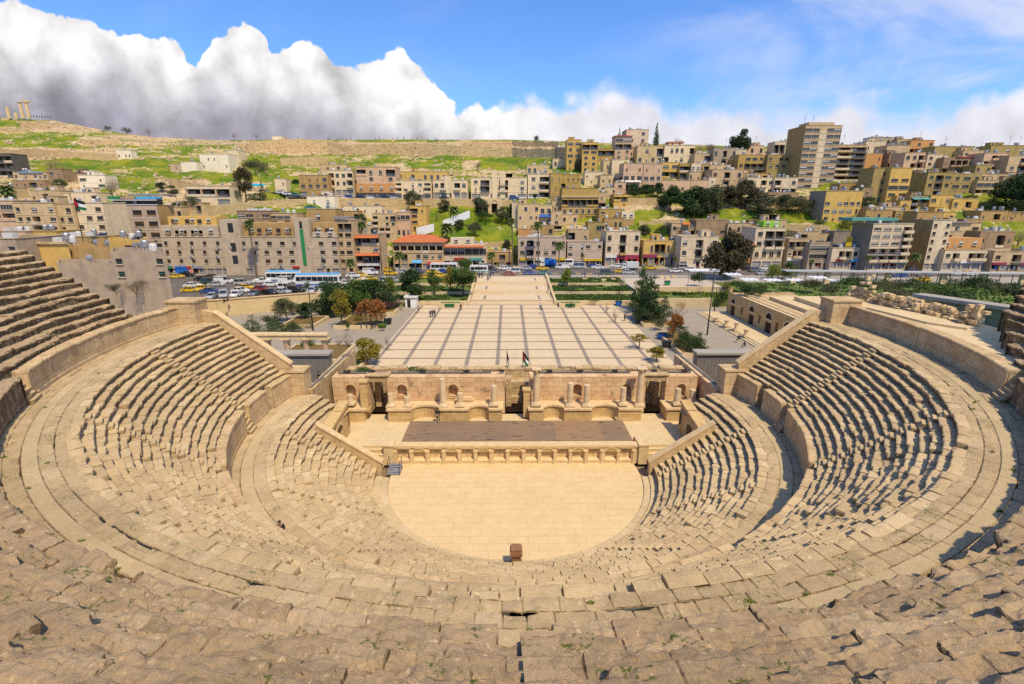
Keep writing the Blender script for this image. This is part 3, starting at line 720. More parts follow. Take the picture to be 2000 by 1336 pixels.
b.build('coping', RUB, SB)
# ledges that carry the columns, with round bays
def ledge(px0, px1, bays, nm='column_ledge'):
    y0 = 49.35; xa, xb = aty(px0, 800, y0).x, aty(px1, 800, y0).x
    front = [(xa, y0)]
    for a, c_ in bays:
        p, q = aty(a, 800, y0).x, aty(c_, 800, y0).x; m_ = (p + q) / 2; rr = (q - p) / 2
        front += [(m_ - rr * math.cos(math.pi * k / 12), y0 + min(1.25, rr) * math.sin(math.pi * k / 12)) for k in range(13)]
    front.append((xb, y0))
    n = MB(); n.prism(front + [(xb, WY + .02), (xa, WY + .02)], SZ, 3.05)
    n.build(nm, GOLD, SB)
    e = MB()
    off = [(x + (0 if 0 < i < len(front) - 1 else (-.15 if i == 0 else .15)), y - .16) for i, (x, y) in enumerate(front)]
    e.prism(off + [(xb + .15, WY + .01), (xa - .15, WY + .01)], 3.05, 3.27); e.build('ledge_slab', PALE, SB)
    return y0
ledge(757, 980, [(803, 858), (915, 955)]); ledge(1034, 1253, [(1061, 1102), (1156, 1208)])
ledge(664, 711, []); ledge(1303, 1345, [])
# side walls of the stage house
n = MB(); n.prism([(-20.9, 46.9), (-20.2, 46.9), (-20.6, 62.5), (-21.6, 62.5)], 0, [6.5, 6.5, 6.0, 6.0]); n.build('side_wall', RUB, SB)
n = MB(); n.prism([(21.6, 47.2), (22.5, 47.2), (23.2, 62.0), (22.2, 62.0)], 0, [6.3, 6.3, 5.5, 5.5]); n.build('side_wall', SCA, SB)
# metal lighting rail along the wall tops
n = MB()
for xa, xb in ((-19.5, -14), (-13.5, -2), (3.5, 14), (15, 21)): n.box(xa, xb, WY + 1.0, WY + 1.25, WT + .12, WT + .2)
n.prism([(22.1, 47.4), (22.4, 47.4), (22.9, 61.8), (22.6, 61.8)], 5.4, [6.42, 6.42, 5.62, 5.62])
n.prism([(-20.7, 47.4), (-20.5, 47.4), (-20.9, 62), (-21.1, 62)], 5.9, [6.6, 6.6, 6.1, 6.1])
n.build('cable_tray', plain('tray_grey', (.16, .155, .145), None, 2, rough=.7), SB)
n = MB()
for x in (-18.6, -15.8, -10, -5, -1, 4.5, 8, 12, 16.5, 20): n.box(x, x + .5, WY + .9, WY + 1.2, WT + .22, WT + .42); n.tube((x + .1, WY + 1.0, WT + .3), (x - .15, WY + .8, WT + .5), .1)
n.build('floodlights', METAL, SB)
# ------------------------------------------------------------------ free-standing columns
def column(px, pbase, ptop, Y, rad, label, cap=False, base=True, nm='stone_column'):
    p = aty(px, pbase, Y); q = aty(px, ptop, Y); h = q.z - p.z
    t = thing(nm, label, 'column', p, 0, 'columns of the stage')
    s = MB()
    zb = .0
    if base:
        s2 = MB(); s2.box(-rad * 1.45, rad * 1.45, -rad * 1.45, rad * 1.45, 0, .16); s2.lathe(0, 0, [(rad * 1.4, .16), (rad * 1.45, .22), (rad * 1.2, .28), (rad * 1.25, .33), (rad * 1.02, .38)], 16); s2.build('base', COLM, t, world=False); zb = .38
    ht = h - (.55 if cap else 0)
    rr = random.Random(int(px)); prof = []
    for k in range(7):
        u = k / 6; prof.append((rad * (1.0 - .12 * u) * rr.uniform(.97, 1.02), zb + (ht - zb) * u))
    s.lathe(0, 0, prof, 16)
    s.build('shaft', COLM, t, smooth=False, world=False)
    if cap:
        c_ = MB(); c_.lathe(0, 0, [(rad * .9, ht), (rad * 1.0, ht + .05), (rad * .92, ht + .1), (rad * 1.15, ht + .3), (rad * 1.5, ht + .46)], 12)
        for k in range(8):
            a = k * math.pi / 4; c_.tube((rad * .95 * math.cos(a), rad * .95 * math.sin(a), ht + .1), (rad * 1.4 * math.cos(a), rad * 1.4 * math.sin(a), ht + .36), .07, .1, 5)
        c_.box(-rad * 1.4, rad * 1.4, -rad * 1.4, rad * 1.4, ht + .46, ht + .56); c_.build('capital', COLM, t, world=False)
    return t
CB = 50.0
for a in ((866, 793, 740, CB, .36, 'tall pale column between the two curved bays left of the stage doorway', False),
          (764, 793, 769, CB, .34, 'broken column stump at the outer corner of the left-hand column ledge'),
          (796, 793, 775, CB, .34, 'shortest column stump just left of the left-hand arch'),
          (899, 792, 768, CB, .36, 'broken column stump beside a fallen block right of the tall left column'),
          (965, 790, 753, CB, .36, 'pale column stump on the ledge corner just left of the central doorway'),
          (1047, 790, 719, CB, .38, 'tall column with capital immediately right of the central doorway', True),
          (1113, 792, 748, CB, .36, 'half-height column left of the right-hand arch, further left of a pair'),
          (1145, 792, 752, CB, .36, 'half-height column directly at the left edge of the right-hand arch'),
          (1216, 790, 757, CB, .34, 'half-height column directly at the right edge of the right-hand arch'),
          (1248, 792, 718, CB, .38, 'tall column with capital at the right end of the right-hand ledge', True),
          (685, 789, 771, CB, .36, 'broken column stump on the small ledge at the far left of the stage'),
          (1322, 789, 759, CB, .36, 'column stump on the small ledge at the far right of the stage'),
          (1351, 784, 761, 50.6, .36, 'grey column stump standing against the right side wall of the stage')):
    column(*a)
t = thing('stone_pier', 'square worn stone pier standing left of the central doorway of the stage', 'pier', aty(1028, 812, 50.2))
n = MB(); n.box(-.35, .35, -.35, .35, 0, 3.1); n.box(-.45, .45, -.45, .45, 3.1, 3.3); n.build('shaft', GOLD, t, world=False)
t = thing('stone_pier', 'square stone pier beside the left side doorway of the stage', 'pier', aty(715, 800, 50.0))
n = MB(); n.box(-.4, .4, -.4, .4, 0, 3.3); n.box(-.5, .5, -.5, .5, 3.3, 3.5); n.box(-.55, .55, -.55, .55, 0, .3); n.build('shaft', GOLD, t, world=False)
for px, py, w_, h_, d_, lab in ((919, 782, 1.6, .55, .7, 'moulded fallen block lying on the left-hand column ledge'), (1226, 817, 1.5, .55, .7, 'carved stone block lying on the stage floor in front of the right-hand ledge')):
    p = atz(px, py, 3.27 if py < 800 else SZ)
    t = MB(); t.box(p.x - w_, p.x + w_ * .2, p.y - d_, p.y, p.z, p.z + h_ * .5); t.box(p.x - w_ * 1.05, p.x + w_ * .25, p.y - d_ * 1.1, p.y, p.z + h_ * .5, p.z + h_ * .68); t.box(p.x - w_ * .95, p.x + w_ * .15, p.y - d_ * .9, p.y, p.z + h_ * .68, p.z + h_)
    tag(t.build('stone_block', PALE), lab, 'stone block')
# small brown altar in the orchestra, metal ramp, cone
p = atz(1008, 1107, .27)
t = thing('stone_altar', 'small reddish stone pedestal standing on the near edge of the round floor', 'pedestal', p)
BRN = plain('red_brown_stone', (.30, .15, .075), (.22, .105, .055), 3, bmp=.5, bs=14)
n = MB(); n.box(-.42, .42, -.42, .42, 0, .3); n.box(-.33, .33, -.33, .33, .3, 1.15); n.box(-.43, .43, -.43, .43, 1.15, 1.45); n.box(-.36, .36, -.36, .36, 1.45, 1.65); n.build('body', BRN, t, world=False)
p = atz(771, 922, 0)
t = thing('metal_ramp', 'small grey metal ramp with a wire rail at the left edge of the round floor', 'ramp', p)
n = MB()
for k in range(5): n.add([(-.6, -.6 + .26 * k, .10 + .1 * k), (.6, -.6 + .26 * k, .10 + .1 * k), (.6, -.38 + .26 * k, .17 + .1 * k), (-.6, -.38 + .26 * k, .17 + .1 * k)], [(0, 1, 2, 3)])
n.box(-.62, -.56, -.62, .62, 0, .12); n.box(.56, .62, -.62, .62, 0, .12); n.box(-.62, .62, .56, .62, 0, .5); n.build('plates', STEEL, t, world=False)
n = MB()
for x in (-.6, .6): n.tube((x, -.6, 0), (x, -.6, 1.0), .025); n.tube((x, .6, 0), (x, .6, 1.4), .025); n.tube((x, -.6, 1.0), (x, .6, 1.4), .02)
n.build('rail', METAL, t, world=False)
p = atz(1238, 866, SZ)
t = thing('traffic_cone', 'dark red cone standing at the right front corner of the stage', 'cone', p)
n = MB(); n.lathe(0, 0, [(.2, .04), (.05, .75)], 10); n.build('body', plain('cone_red', (.30, .06, .04)), t, world=False)
n = MB(); n.box(-.25, .25, -.25, .25, 0, .04); n.build('foot', METAL, t, world=False)
# ================================================================== GROUND, PLAZA, GARDENS
def atx(px, py, X):
    r = ray(px, py); t = X / r[0]; return Vector((X, r[1] * t, HC + r[2] * t))
def S(name, mb, mats, kind='structure'): return tag(mb.build(name, mats), kind=kind)
b = MB(); b.sheet([(-700, -60, -.4), (700, -60, -.4), (700, 1500, -.4), (-700, 1500, -.4)]); S('ground', b, DIRT)
b = MB(); b.sheet([(-75, 58.3, -.02), (60, 58.3, -.02), (60, 125, -.02), (-75, 125, -.02)]); S('pavement', b, GREYP)
PLZ = ashlar('plaza_tiles', (.60, .48, .345), (.56, .445, .315), (.64, .52, .38), 2.4, 1.2, .008, .16, mode='floor')
b = MB(); b.sheet([(-22.4, 58.3, .004), (26.9, 58.3, .004), (26.9, 121.4, .004), (-22.4, 121.4, .004)]); S('plaza', b, PLZ)
STRIP = plain('dark_paving', (.30, .235, .185), (.25, .20, .155), .5); LINE = plain('cross_paving', (.20, .145, .10), (.16, .12, .085), .5)
b = MB()
PX = [-21.79, -16.79, -11.8, -6.8, -1.8, 3.18, 8.15, 13.15, 18.13, 23.13]
PY = [117.2, 112.3, 107.2, 102.2, 97.2, 92.4, 87.5, 82.5, 77.5, 72.5, 67.5]
for x in PX: b.sheet([(x - .33, 58.4, .010), (x + .33, 58.4, .010), (x + .33, 121.3, .010), (x - .33, 121.3, .010)])
S('paving_strips', b, STRIP)
b = MB()
for y in PY: b.sheet([(-22.2, y - .2, .015), (26.8, y - .2, .015), (26.8, y + .2, .015), (-22.2, y + .2, .015)])
S('cross_strips', b, LINE)
b = MB(); b.box(-22.9, 27.4, 121.3, 121.5, -.1, .08); S('plaza_kerb', b, STRIP)
# broad stair up to the street
STR = thing('broad_stairway', 'very wide pale stone stairway rising from the plaza to the street', 'stairway', (.9, 121.5, 0))
y, z = 121.5, 0.0
for fl in range(3):
    for k in range(6):
        h = 2.5 / 18; z += h; b = MB(); b.box(-9.9, 11.7, y, 154.5, z - h, z); b.build('step', PLZ, STR); y += .42
    b = MB()
    for x in (-6.3, 8.1): b.sheet([(x - .35, y + .8, z + .006), (x + .35, y + .8, z + .006), (x + .35, y + 6.2, z + .006), (x - .35, y + 6.2, z + .006)])
    b.build('strip', STRIP, STR); y += 7.9
for xa, xb in ((-10.45, -9.9), (11.7, 12.25)):
    b = MB(); b.prism([(xa, 121.6), (xb, 121.6), (xb, 154), (xa, 154)], -.1, [1.0, 1.0, 3.5, 3.5]); b.build('flank_wall', PAVE, STR)
b = MB()
for x in (-9.6, 11.4):
    for k in range(8):
        yy_ = 123 + k * 4.2; zz = .6 + 2.5 * (yy_ - 121.5) / 32; b.tube((x, yy_, zz - .6), (x, yy_, zz + .6), .035)
    b.tube((x, 123, 1.2), (x, 152.4, 3.6), .035)
b.build('handrail', METAL, STR)
# terraced beds both sides
k0 = 0
for xa, xb, side in ((-43.0, -10.5, 'left'), (12.3, 34.0, 'right')):
    for k, (ya, yb, zt) in enumerate(((121.5, 130, .95), (130, 140, 1.75), (140, 150.5, 2.5))):
        b = MB(); b.box(xa, xb, ya, ya + .45, -.1, zt + .15)
        tag(b.build('terrace_wall', PAVE), '%s pale stone planter wall %s of the broad stairway' % (('lowest', 'middle', 'topmost')[k], side), 'low wall', None)
        g = MB(); g.box(xa, xb, ya + .45, yb, -.1, zt)
        S('grass_bed', g, GRASS)
for x, side in ((-14.5, 'left'), (15.4, 'right')):
    t = thing('planter', 'small stone planter with a green panel at the %s foot of the broad stairway' % side, 'planter', (x, 119.5, 0))
    b = MB()
    for q in ((-2.8, 2.8, -1.2, -.9), (-2.8, 2.8, 1.3, 1.6), (-2.8, -2.5, -.9, 1.3), (2.5, 2.8, -.9, 1.3)): b.box(*q, 0, 1.1)
    b.build('rim', PAVE, t, world=False)
    b = MB(); b.box(-2.5, 2.5, -.9, 1.3, 0, .95); b.build('earth', GRASS, t, world=False)
    b = MB(); b.box(-1.3, 1.1, -1.28, -1.205, .15, 1.0); b.build('panel', plain('green_panel', (.03, .12, .05)), t, world=False)
# street slab and road surfaces
b = MB(); b.prism([(-260, 93), (-66.5, 109.5), (-47.6, 119.2), (-43.5, 121.5), (-43.5, 150.5), (-10.5, 150.5), (-10.5, 154.4), (12.3, 154.4), (12.3, 150.5), (60, 150.5), (60, 143), (260, 134), (260, 215), (-260, 215)], -.5, 2.5)
S('street_slab', b, plain('concrete_paving', (.30, .265, .22), (.36, .32, .265), .4))
b = MB(); b.sheet([(-260, 96, 2.505), (-69, 112, 2.505), (-50, 121.5, 2.505), (-46, 136, 2.505), (-20, 157, 2.505), (60, 157, 2.505), (260, 146, 2.505), (260, 158, 2.505), (100, 163, 2.505), (30, 176, 2.505), (-25, 174, 2.505), (-60, 158, 2.505), (-260, 156, 2.505)][::1]); S('road', b, ASPH)
b = MB()
KB = plain('kerb_stone', (.40, .37, .32))
for i in range(30):
    x = -16 + i * 1.9
    if i % 2 == 0: b.box(x, x + 1.85, 159.6, 160.2, 2.5, 2.68)
S('kerb_blocks', b, plain('yellow_kerb', (.55, .38, .06)))
b = MB()
for i in range(30):
    x = -16 + i * 1.9
    if i % 2: b.box(x, x + 1.85, 159.6, 160.2, 2.5, 2.68)
S('kerb_blocks', b, METAL)
b = MB(); LN = [(-220, 131), (-120, 134), (-60, 142), (-30, 163.0), (30, 165), (100, 155), (220, 147)]
for (xa, ya), (xb, yb) in zip(LN[:-1], LN[1:]):
    L = math.hypot(xb - xa, yb - ya); n = int(L / 7)
    for k in range(n):
        u0, u1 = k / n, (k + .45) / n
        p = (xa + (xb - xa) * u0, ya + (yb - ya) * u0); q = (xa + (xb - xa) * u1, ya + (yb - ya) * u1)
        b.sheet([(p[0], p[1] - .07, 2.51), (q[0], q[1] - .07, 2.51), (q[0], q[1] + .07, 2.51), (p[0], p[1] + .07, 2.51)])
S('lane_marking', b, WHITE)
# parapet along the street's edge above the left garden
t = thing('retaining_wall', 'long golden stone retaining wall below the car park left of the plaza', 'retaining wall', (-57, 114, 0))
b = MB()
for p, q in (((-90, 103.5), (-66.5, 109.5)), ((-66.5, 109.5), (-47.6, 119.2)), ((-47.6, 119.2), (-43.5, 121.5)), ((-43.5, 121.5), (-43.5, 150))): b.obar(p, q, .6, -.3, 3.7)
b.build('face', ashlar('golden_ashlar', (.62, .48, .28), (.55, .42, .25), (.62, .50, .32), 1.2, .55, .01, .3), t)  # coursed golden stone, the wall's own colour
b = MB()
for p, q in (((-90, 103.4), (-66.5, 109.4)), ((-66.5, 109.4), (-47.6, 119.1))): b.obar(p, q, .8, 3.7, 3.85)
b.build('coping', PALE, t)
# left garden planters
SOIL = plain('ochre_soil', (.20, .115, .035), (.14, .10, .03), .9, bmp=.6, bs=8)
def planter(x0, x1, y0, y1, h, lab, sk=0.0, fill=SOIL):
    t = thing('planter', lab, 'planter', ((x0 + x1) / 2, (y0 + y1) / 2, 0))
    b = MB(); P = [(x0, y0), (x1, y0), (x1 + sk, y1), (x0 + sk, y1)]
    for p, q in zip(P, P[1:] + P[:1]): b.obar(p, q, .4, -.05, h)
    b.build('rim', PAVE, t); g = MB(); g.prism(P, -.05, h - .12); g.build('earth', fill, t); return t
planter(-36, -27.3, 97.6, 107.6, .7, 'square stone planter with ochre earth left of the plaza, the one holding russet trees', .5)
planter(-47.2, -40.6, 98, 106.5, .7, 'stone planter with ochre earth below the golden retaining wall', .3)
planter(-38, -27.6, 75, 84, .7, 'planter with ochre earth right behind the ancient colonnade', .0)
planter(-43, -26.4, 109.5, 120.5, .9, 'large planter holding the big dark trees left of the white kiosk', .0)
planter(28.3, 34.2, 98.8, 108, .7, 'stone planter under the big conifers right of the plaza')
planter(29.2, 34.6, 78, 92, .7, 'stone planter with low conifers beside the near right corner of the plaza')
planter(-24.6, -22.9, 66, 76, .9, 'narrow planter beside the near left corner of the plaza', 0, GRASS)
# kiosk
p = atz(803, 601, 0)
t = thing('kiosk', 'small white kiosk with an overhanging flat roof at the far left corner of the plaza', 'kiosk', p)
b = MB(); b.box(-1.4, 1.4, 0, 2.6, 0, 2.5); b.build('wall', WHITE, t, world=False)
b = MB(); b.box(-1.65, 1.65, -.3, 2.9, 2.5, 2.85); b.build('roof', plain('pale_roof', (.72, .71, .68)), t, world=False)
b = MB(); b.box(-.9, -.1, -.05, -.004, .1, 2.1); b.build('door', METAL, t, world=False)
# ancient colonnade
CYL = 72.0
t = thing('colonnade', 'row of ancient columns with a weathered beam standing left of the stage', 'colonnade', aty(580, 690, CYL))
for px in (488, 526, 563, 600, 637):
    q = aty(px, 690, CYL); zt = aty(px, 661, CYL).z
    b = MB(); b.lathe(q.x, CYL, [(.62, 0), (.62, .2), (.5, .35), (.47, zt * .5), (.43, zt - .75)], 14); b.build('column', plain('rosy_stone', (.50, .33, .20), (.42, .28, .17), 1.5, bmp=.4, bs=8), t)
    b = MB(); b.lathe(q.x, CYL, [(.43, zt - .75), (.55, zt - .5), (.5, zt - .42), (.78, zt - .08)], 12); b.box(q.x - .75, q.x + .75, CYL - .75, CYL + .75, zt - .08, zt + .02); b.build('capital', COLM, t)
xa, xb = aty(470, 660, CYL).x, aty(641, 660, CYL).x; zt = aty(600, 661, CYL).z; zz = aty(600, 650, CYL).z
rg = random.Random(3)
b = MB(); x = xa
while x < xb:
    L = min(rg.uniform(2.2, 3.6), xb - x); b.box(x, x + L - .03, CYL - .6 - rg.uniform(0, .06), CYL + .6, zt + .03, zz - rg.uniform(0, .12)); x += L
b.build('beam', PALE, t)
b = MB(); b.box(xa, xb + .15, CYL - .8, CYL - .55, zz - .28, zz - .08); b.build('cornice', PALE, t)
# grey service roofs beside the stage
for pa, pb, lab in ((520, 641, 'low grey metal-clad service block in front of the ancient colonnade'), (1362, 1470, 'low grey service block between the stage and the right hand lawn')):
    Y = 62.5; xa, xb = aty(pa, 700, Y).x, aty(pb, 700, Y).x; zt = aty(600, 690, Y).z
    t = thing('service_block', lab, 'service block', ((xa + xb) / 2, Y, 0))
    b = MB(); b.box(xa, xb, Y, Y + 1.4, -.1, zt - .3)
    for k in range(int((xb - xa) / .5)): b.box(xa + k * .5, xa + k * .5 + .04, Y - .03, Y + .01, 0, zt - .32)
    b.build('wall', plain('grey_cladding', (.19, .175, .155)), t)
    b = MB(); b.box(xa - .2, xb + .2, Y - .3, Y + 1.6, zt - .3, zt); b.build('roof', plain('grey_roof', (.37, .335, .28), (.31, .28, .235), .5), t)
# plants strip in front of plaza, flags
FLAGR, FLAGK, FLAGG = plain('flag_red', (.45, .02, .03)), plain('flag_black', (.012, .012, .014)), plain('flag_green', (.01, .14, .045))
def flag(px, py_base, py_top, Y, lab, size=1.0, furl=.45, ln=1.0):
    p = aty(px, py_base, Y); q = aty(px, py_top, Y); h = q.z - p.z
    t = thing('flag', lab, 'flag', p)
    b = MB(); b.cyl(0, 0, 0, h, .05 * size, .03 * size, 8); b.build('pole', METAL, t, world=False)
    b = MB(); n = 8; W_ = 1.6 * size * ln; H_ = 1.3 * size
    def P(u, v):   # u along the fly, v down the hoist
        return (u * W_ * furl, .14 * size * math.sin(u * 7 + v), h - .05 - v * H_ - u * H_ * (1.2 - furl))
    for i in range(n):
        for j, mi in ((0, 0), (1, 1), (2, 2)):
            u0, u1 = i / n, (i + 1) / n; v0, v1 = j / 3, (j + 1) / 3
            b.add([P(u0, v0), P(u1, v0), P(u1, v1), P(u0, v1)], [(0, 1, 2, 3)], mi)
    tri = [P(0, 0), P(.42, .5), P(0, 1)]; b.add([(x, y - .03 * size - .012, z) for x, y, z in tri] + [(x, y + .03 * size + .012, z) for x, y, z in tri], [(0, 1, 2), (5, 4, 3)], 3)
    b.build('cloth', [FLAGK, WHITE, FLAGG, FLAGR], t, world=False)
flag(990, 725, 684, 57.5, 'left one of the two furled flags on poles on the rear stage wall', .9, .2)
flag(1021, 727, 685, 57.5, 'right one of the two drooping flags on poles on the rear stage wall', 1.0, .45)
# ------------------------------------------------------------------ right side: small hall (odeon), its forecourt, ruins, pavilion
OD = thing('odeon', 'roofless antique stone hall with arched doorways right of the plaza', 'ancient hall', (55, 92, 0))
OX, OY0, OY1, OH = 50.8, 60.0, 110.2, 5.2
holes = []; arch = []
for px, py, wd, zl, za in ((1430, 610, 2.0, 2.6, 3.3), (1465, 632, 2.2, 2.5, 3.3), (1497, 652, 2.3, 2.5, 3.3), (1533, 672, 2.4, 2.2, 3.0), (1560, 690, 2.4, 2.5, 3.2)):
    y = atx(px, py, OX).y; holes.append((y - wd / 2, y + wd / 2, 0.3, zl)); arch.append((y, wd, za))
for px, py, wd in ((1447, 620, .9), (1480, 642, 1.0), (1513, 660, 1.1)):
    y = atx(px, py, OX).y; holes.append((y - wd / 2, y + wd / 2, 1.5, 3.2))
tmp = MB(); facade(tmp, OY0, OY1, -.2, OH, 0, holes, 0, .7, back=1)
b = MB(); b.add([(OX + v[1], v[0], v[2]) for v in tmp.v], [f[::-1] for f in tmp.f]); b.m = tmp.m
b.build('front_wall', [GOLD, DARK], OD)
for y, wd, za in arch:
    n = MB(); q = 10; r_ = wd / 2
    for j in range(q):
        t = [math.pi * (j + e) / q for e in (0, 1)]
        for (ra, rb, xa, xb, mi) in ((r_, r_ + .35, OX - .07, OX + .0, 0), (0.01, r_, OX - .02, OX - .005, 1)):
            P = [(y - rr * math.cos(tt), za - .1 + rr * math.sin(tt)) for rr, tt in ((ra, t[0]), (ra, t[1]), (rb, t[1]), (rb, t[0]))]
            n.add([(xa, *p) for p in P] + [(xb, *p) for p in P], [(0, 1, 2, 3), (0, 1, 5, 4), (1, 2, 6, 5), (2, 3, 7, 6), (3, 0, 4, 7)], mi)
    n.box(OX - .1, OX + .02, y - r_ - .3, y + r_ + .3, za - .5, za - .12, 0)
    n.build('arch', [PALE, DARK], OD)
    n = MB(); n.box(OX + .3, OX + .4, y - r_ + .02, y + r_ - .02, .3, za - .55); n.build('door', plain('door_wood', (.06, .03, .025)), OD)
b = MB(); b.box(OX + .71, OX + 15, OY0, OY1, -.2, OH - .5)
b.box(OX, OX + .7, OY1 - .01, OY1 + .6, -.2, OH + .3); b.box(OX + .7, OX + 15, OY1, OY1 + .6, -.2, OH - .1)
b.build('body', RUB, OD)
for k in range(5):
    b = MB(); b.box(OX + .25 + k * 1.0, OX + .25 + (k + 1) * 1.0 - (.15 if k else .3), OY0, OY1 - 1 - k * .7, OH - .5, OH + .02 - k * .10 + (.12 if k % 2 else 0)); b.build('wall_course', RUB if k % 2 else PALE, OD)
b = MB(); b.box(OX + 6, OX + 18, 76, 104, OH - .52, OH + .2); b.box(OX + 9, OX + 20, 78, 100, OH + .2, OH + 1.0); b.build('upper_terrace', PAVE, OD)
b = MB()
for k in range(8): b.cyl(OX + 11 + (k % 4) * 2.3, 79 + k * 2.6, OH + .2, OH + .2 + 1.0 + .4 * (k % 3), .3, .27, 9)
b.build('column_stumps', COLM, OD)
# forecourt with long steps and displayed fragments
b = MB()
for k in range(3): b.box(44.4 + k * .55, 50.75, 62, 111.5, -.05, .15 * (k + 1))
S('forecourt_steps', b, PAVE)
for px, py, h, lab in ((1399, 626, .7, 'low carved block, farthest of the fragments displayed before the ancient hall'), (1418, 637, 1.3, 'upright carved stone between the flared capital and the farthest fragment by the ancient hall'), (1437, 645, 1.6, 'flared white capital displayed in front of the ancient hall'), (1456, 657, 1.4, 'nearest carved pedestal displayed in front of the ancient hall')):
    q = atz(px, py, .45); t = MB(); r_ = .45
    t.box(q.x - r_, q.x + r_, q.y - r_, q.y + r_, q.z, q.z + .25); t.lathe(q.x, q.y, [(r_ * .75, q.z + .25), (r_ * .7, q.z + h * .6), (r_ * 1.25, q.z + h)], 10); tag(t.build('carved_fragment', COLM), lab, 'stone fragment', 'fragments before the ancient hall')
b = MB(); b.box(35.5, 50.5, 118.4, 119.2, -.1, 2.2); tag(b.build('garden_wall', ashlar('buff_wall', (.56, .45, .30), (.50, .40, .26), (.58, .47, .33), 1.4, .7, .01, .2)), 'nearer of two long pale garden walls left of the ancient hall', 'garden wall')
b = MB(); b.box(35.5, 60, 119.2, 128.5, -.1, 2.0); S('raised_bed', b, GRASS)
b = MB(); b.box(34.2, 60.0, 128.5, 129.2, -.1, 3.4); tag(b.build('garden_wall', PALE), 'farther of two long pale garden walls left of the ancient hall', 'garden wall')
b = MB(); b.box(34.2, 60, 129.2, 150.4, -.1, 2.45); S('gravel_court', b, plain('pale_gravel', (.52, .43, .32), (.44, .37, .28), .8, bmp=.6, bs=9))
# high terrace beside the broken upper tier
b = MB()
arc = arcpts(33.0, R(-26), R(9), 24)
b.prism(arc + [(37.4, 49.6), (38.6, 37.5), (38.4, 31.5), (35.0, 28.5)], 3, 15.5)
b.build('broken_terrace', PAVE, TH)
b = MB(); b.prism([(33.2, 44), (35.6, 43.2), (36.4, 39.4), (35.5, 36.2), (34.0, 38.2)], 15.4, 15.68); b.build('fallen_paving', PAVE, TH)
rg = random.Random(8)
RW = thing('ruined_wall', 'tumbledown rubble wall with a heap of stones on the terrace right of the theatre', 'ruined wall', (36.4, 44, 15.6))
def stone(mb, x, y, z, s, rg):
    vs = []
    for c in ((-1, -1, -1), (1, -1, -1), (1, 1, -1), (-1, 1, -1), (-1, -1, 1), (1, -1, 1), (1, 1, 1), (-1, 1, 1)):
        vs.append((x + c[0] * s * rg.uniform(.7, 1.15), y + c[1] * s * rg.uniform(.6, .95), z + c[2] * s * rg.uniform(.5, .75)))
    mb.add(vs, [(0, 3, 2, 1), (4, 5, 6, 7), (0, 1, 5, 4), (1, 2, 6, 5), (2, 3, 7, 6), (3, 0, 4, 7)])
b = MB()
for k in range(230):
    u = rg.random(); x = 35.7 + 1.9 * u + rg.gauss(0, .22); y = 49.5 - 12 * u
    top = 1.0 + (1.5 if .05 < u < .2 else 0) + (.6 if u > .92 else 0)
    stone(b, x, y, 15.6 + rg.uniform(0, top), rg.uniform(.13, .28), rg)
b.build('rubble', PALE, RW)
# glazed pavilion
GP = thing('glass_pavilion', 'low modern pavilion with glass walls and a flat grey roof right of the theatre', 'pavilion', (52, 52, 10))
p = aty(1868, 572, 60); q = aty(2040, 612, 50)
zr = aty(1868, 575, 60).z
b = MB(); b.prism([(51.0, 60.4), (56.6, 49), (62, 41), (63.6, 42), (58.4, 50.2), (53.0, 61.0)], zr - .4, zr); b.build('roof', plain('zinc_roof', (.37, .33, .28)), GP)
b = MB(); b.prism([(53.2, 58.6), (57.2, 50.2), (57.5, 50.4), (53.5, 58.8)], zr - 6, zr - .36); b.build('glazing', plain('green_glass', (.22, .25, .19), (.15, .17, .13), .3, rough=.15), GP)
b = MB()
for k in range(7):
    u = k / 6; b.box(53.1 + 4 * u - .06, 53.1 + 4 * u + .06, 58.5 - 8.3 * u - .06, 58.5 - 8.3 * u + .06, zr - 6, zr - .35)
b.build('mullions', STEEL, GP)
b = MB(); b.prism([(53.6, 59), (57.6, 50.5), (63, 42.2), (64, 43), (58.6, 51.2), (54.6, 59.6)], zr - 6.2, zr - .41); b.build('core', plain('grey_render', (.33, .29, .25)), GP)
b = MB(); b.prism([(50.5, 60.6), (53.2, 58.6), (53.6, 59.0), (53.6, 61.5)], zr - 6, zr - .36); b.build('concrete_pier', PALE, GP)
# banks that carry the gardens on the right
b = MB(); b.prism([(39, 20), (140, 20), (140, 62), (66.5, 62), (60, 62), (50, 58), (40, 52)], -.4, [12.5, 12.5, 6.5, 6.5, 6.5, 7.5, 11.5]); S('garden_bank', b, GRASS)
b = MB(); b.prism([(66.5, 58), (200, 58), (200, 134.5), (70, 142.5), (60.2, 143), (60.2, 111), (66.5, 111)], -.4, [4.8, 4.8, 2.4, 2.4, 2.4, 3.2, 3.6]); S('garden_lawn', b, GRASS)
# long flat canopy on white piers along the street
CA = thing('walkway_canopy', 'long thin flat canopy on white piers along the street at the right', 'canopy', (110, 139, 2.5))
pa, pb = aty(1533, 528, 140), aty(2080, 545, 133)
b = MB(); b.prism([(pa.x, 139.2), (pb.x, 131.6), (pb.x, 134.6), (pa.x, 142.2)], pa.z - .28, pa.z); b.build('roof', plain('canopy_grey', (.42, .42, .42)), CA)
for px in (1563, 1626, 1738, 1837, 1907, 1977):
    u = (aty(px, 540, 137).x - pa.x) / (pb.x - pa.x); x = pa.x + (pb.x - pa.x) * u; y = 140.4 - 7.6 * u
    b = MB(); b.box(x - .75, x + .75, y - .3, y + .5, 2.3, pa.z - .29); b.build('pier', PALE, CA)
b = MB()
for k in range(24):
    u = k / 23; x = pa.x + (pb.x - pa.x) * u; y = 141 - 7.6 * u; b.box(x - .07, x + .07, y - .07, y + .07, 2.3, pa.z - .29)
b.build('posts', METAL, CA)
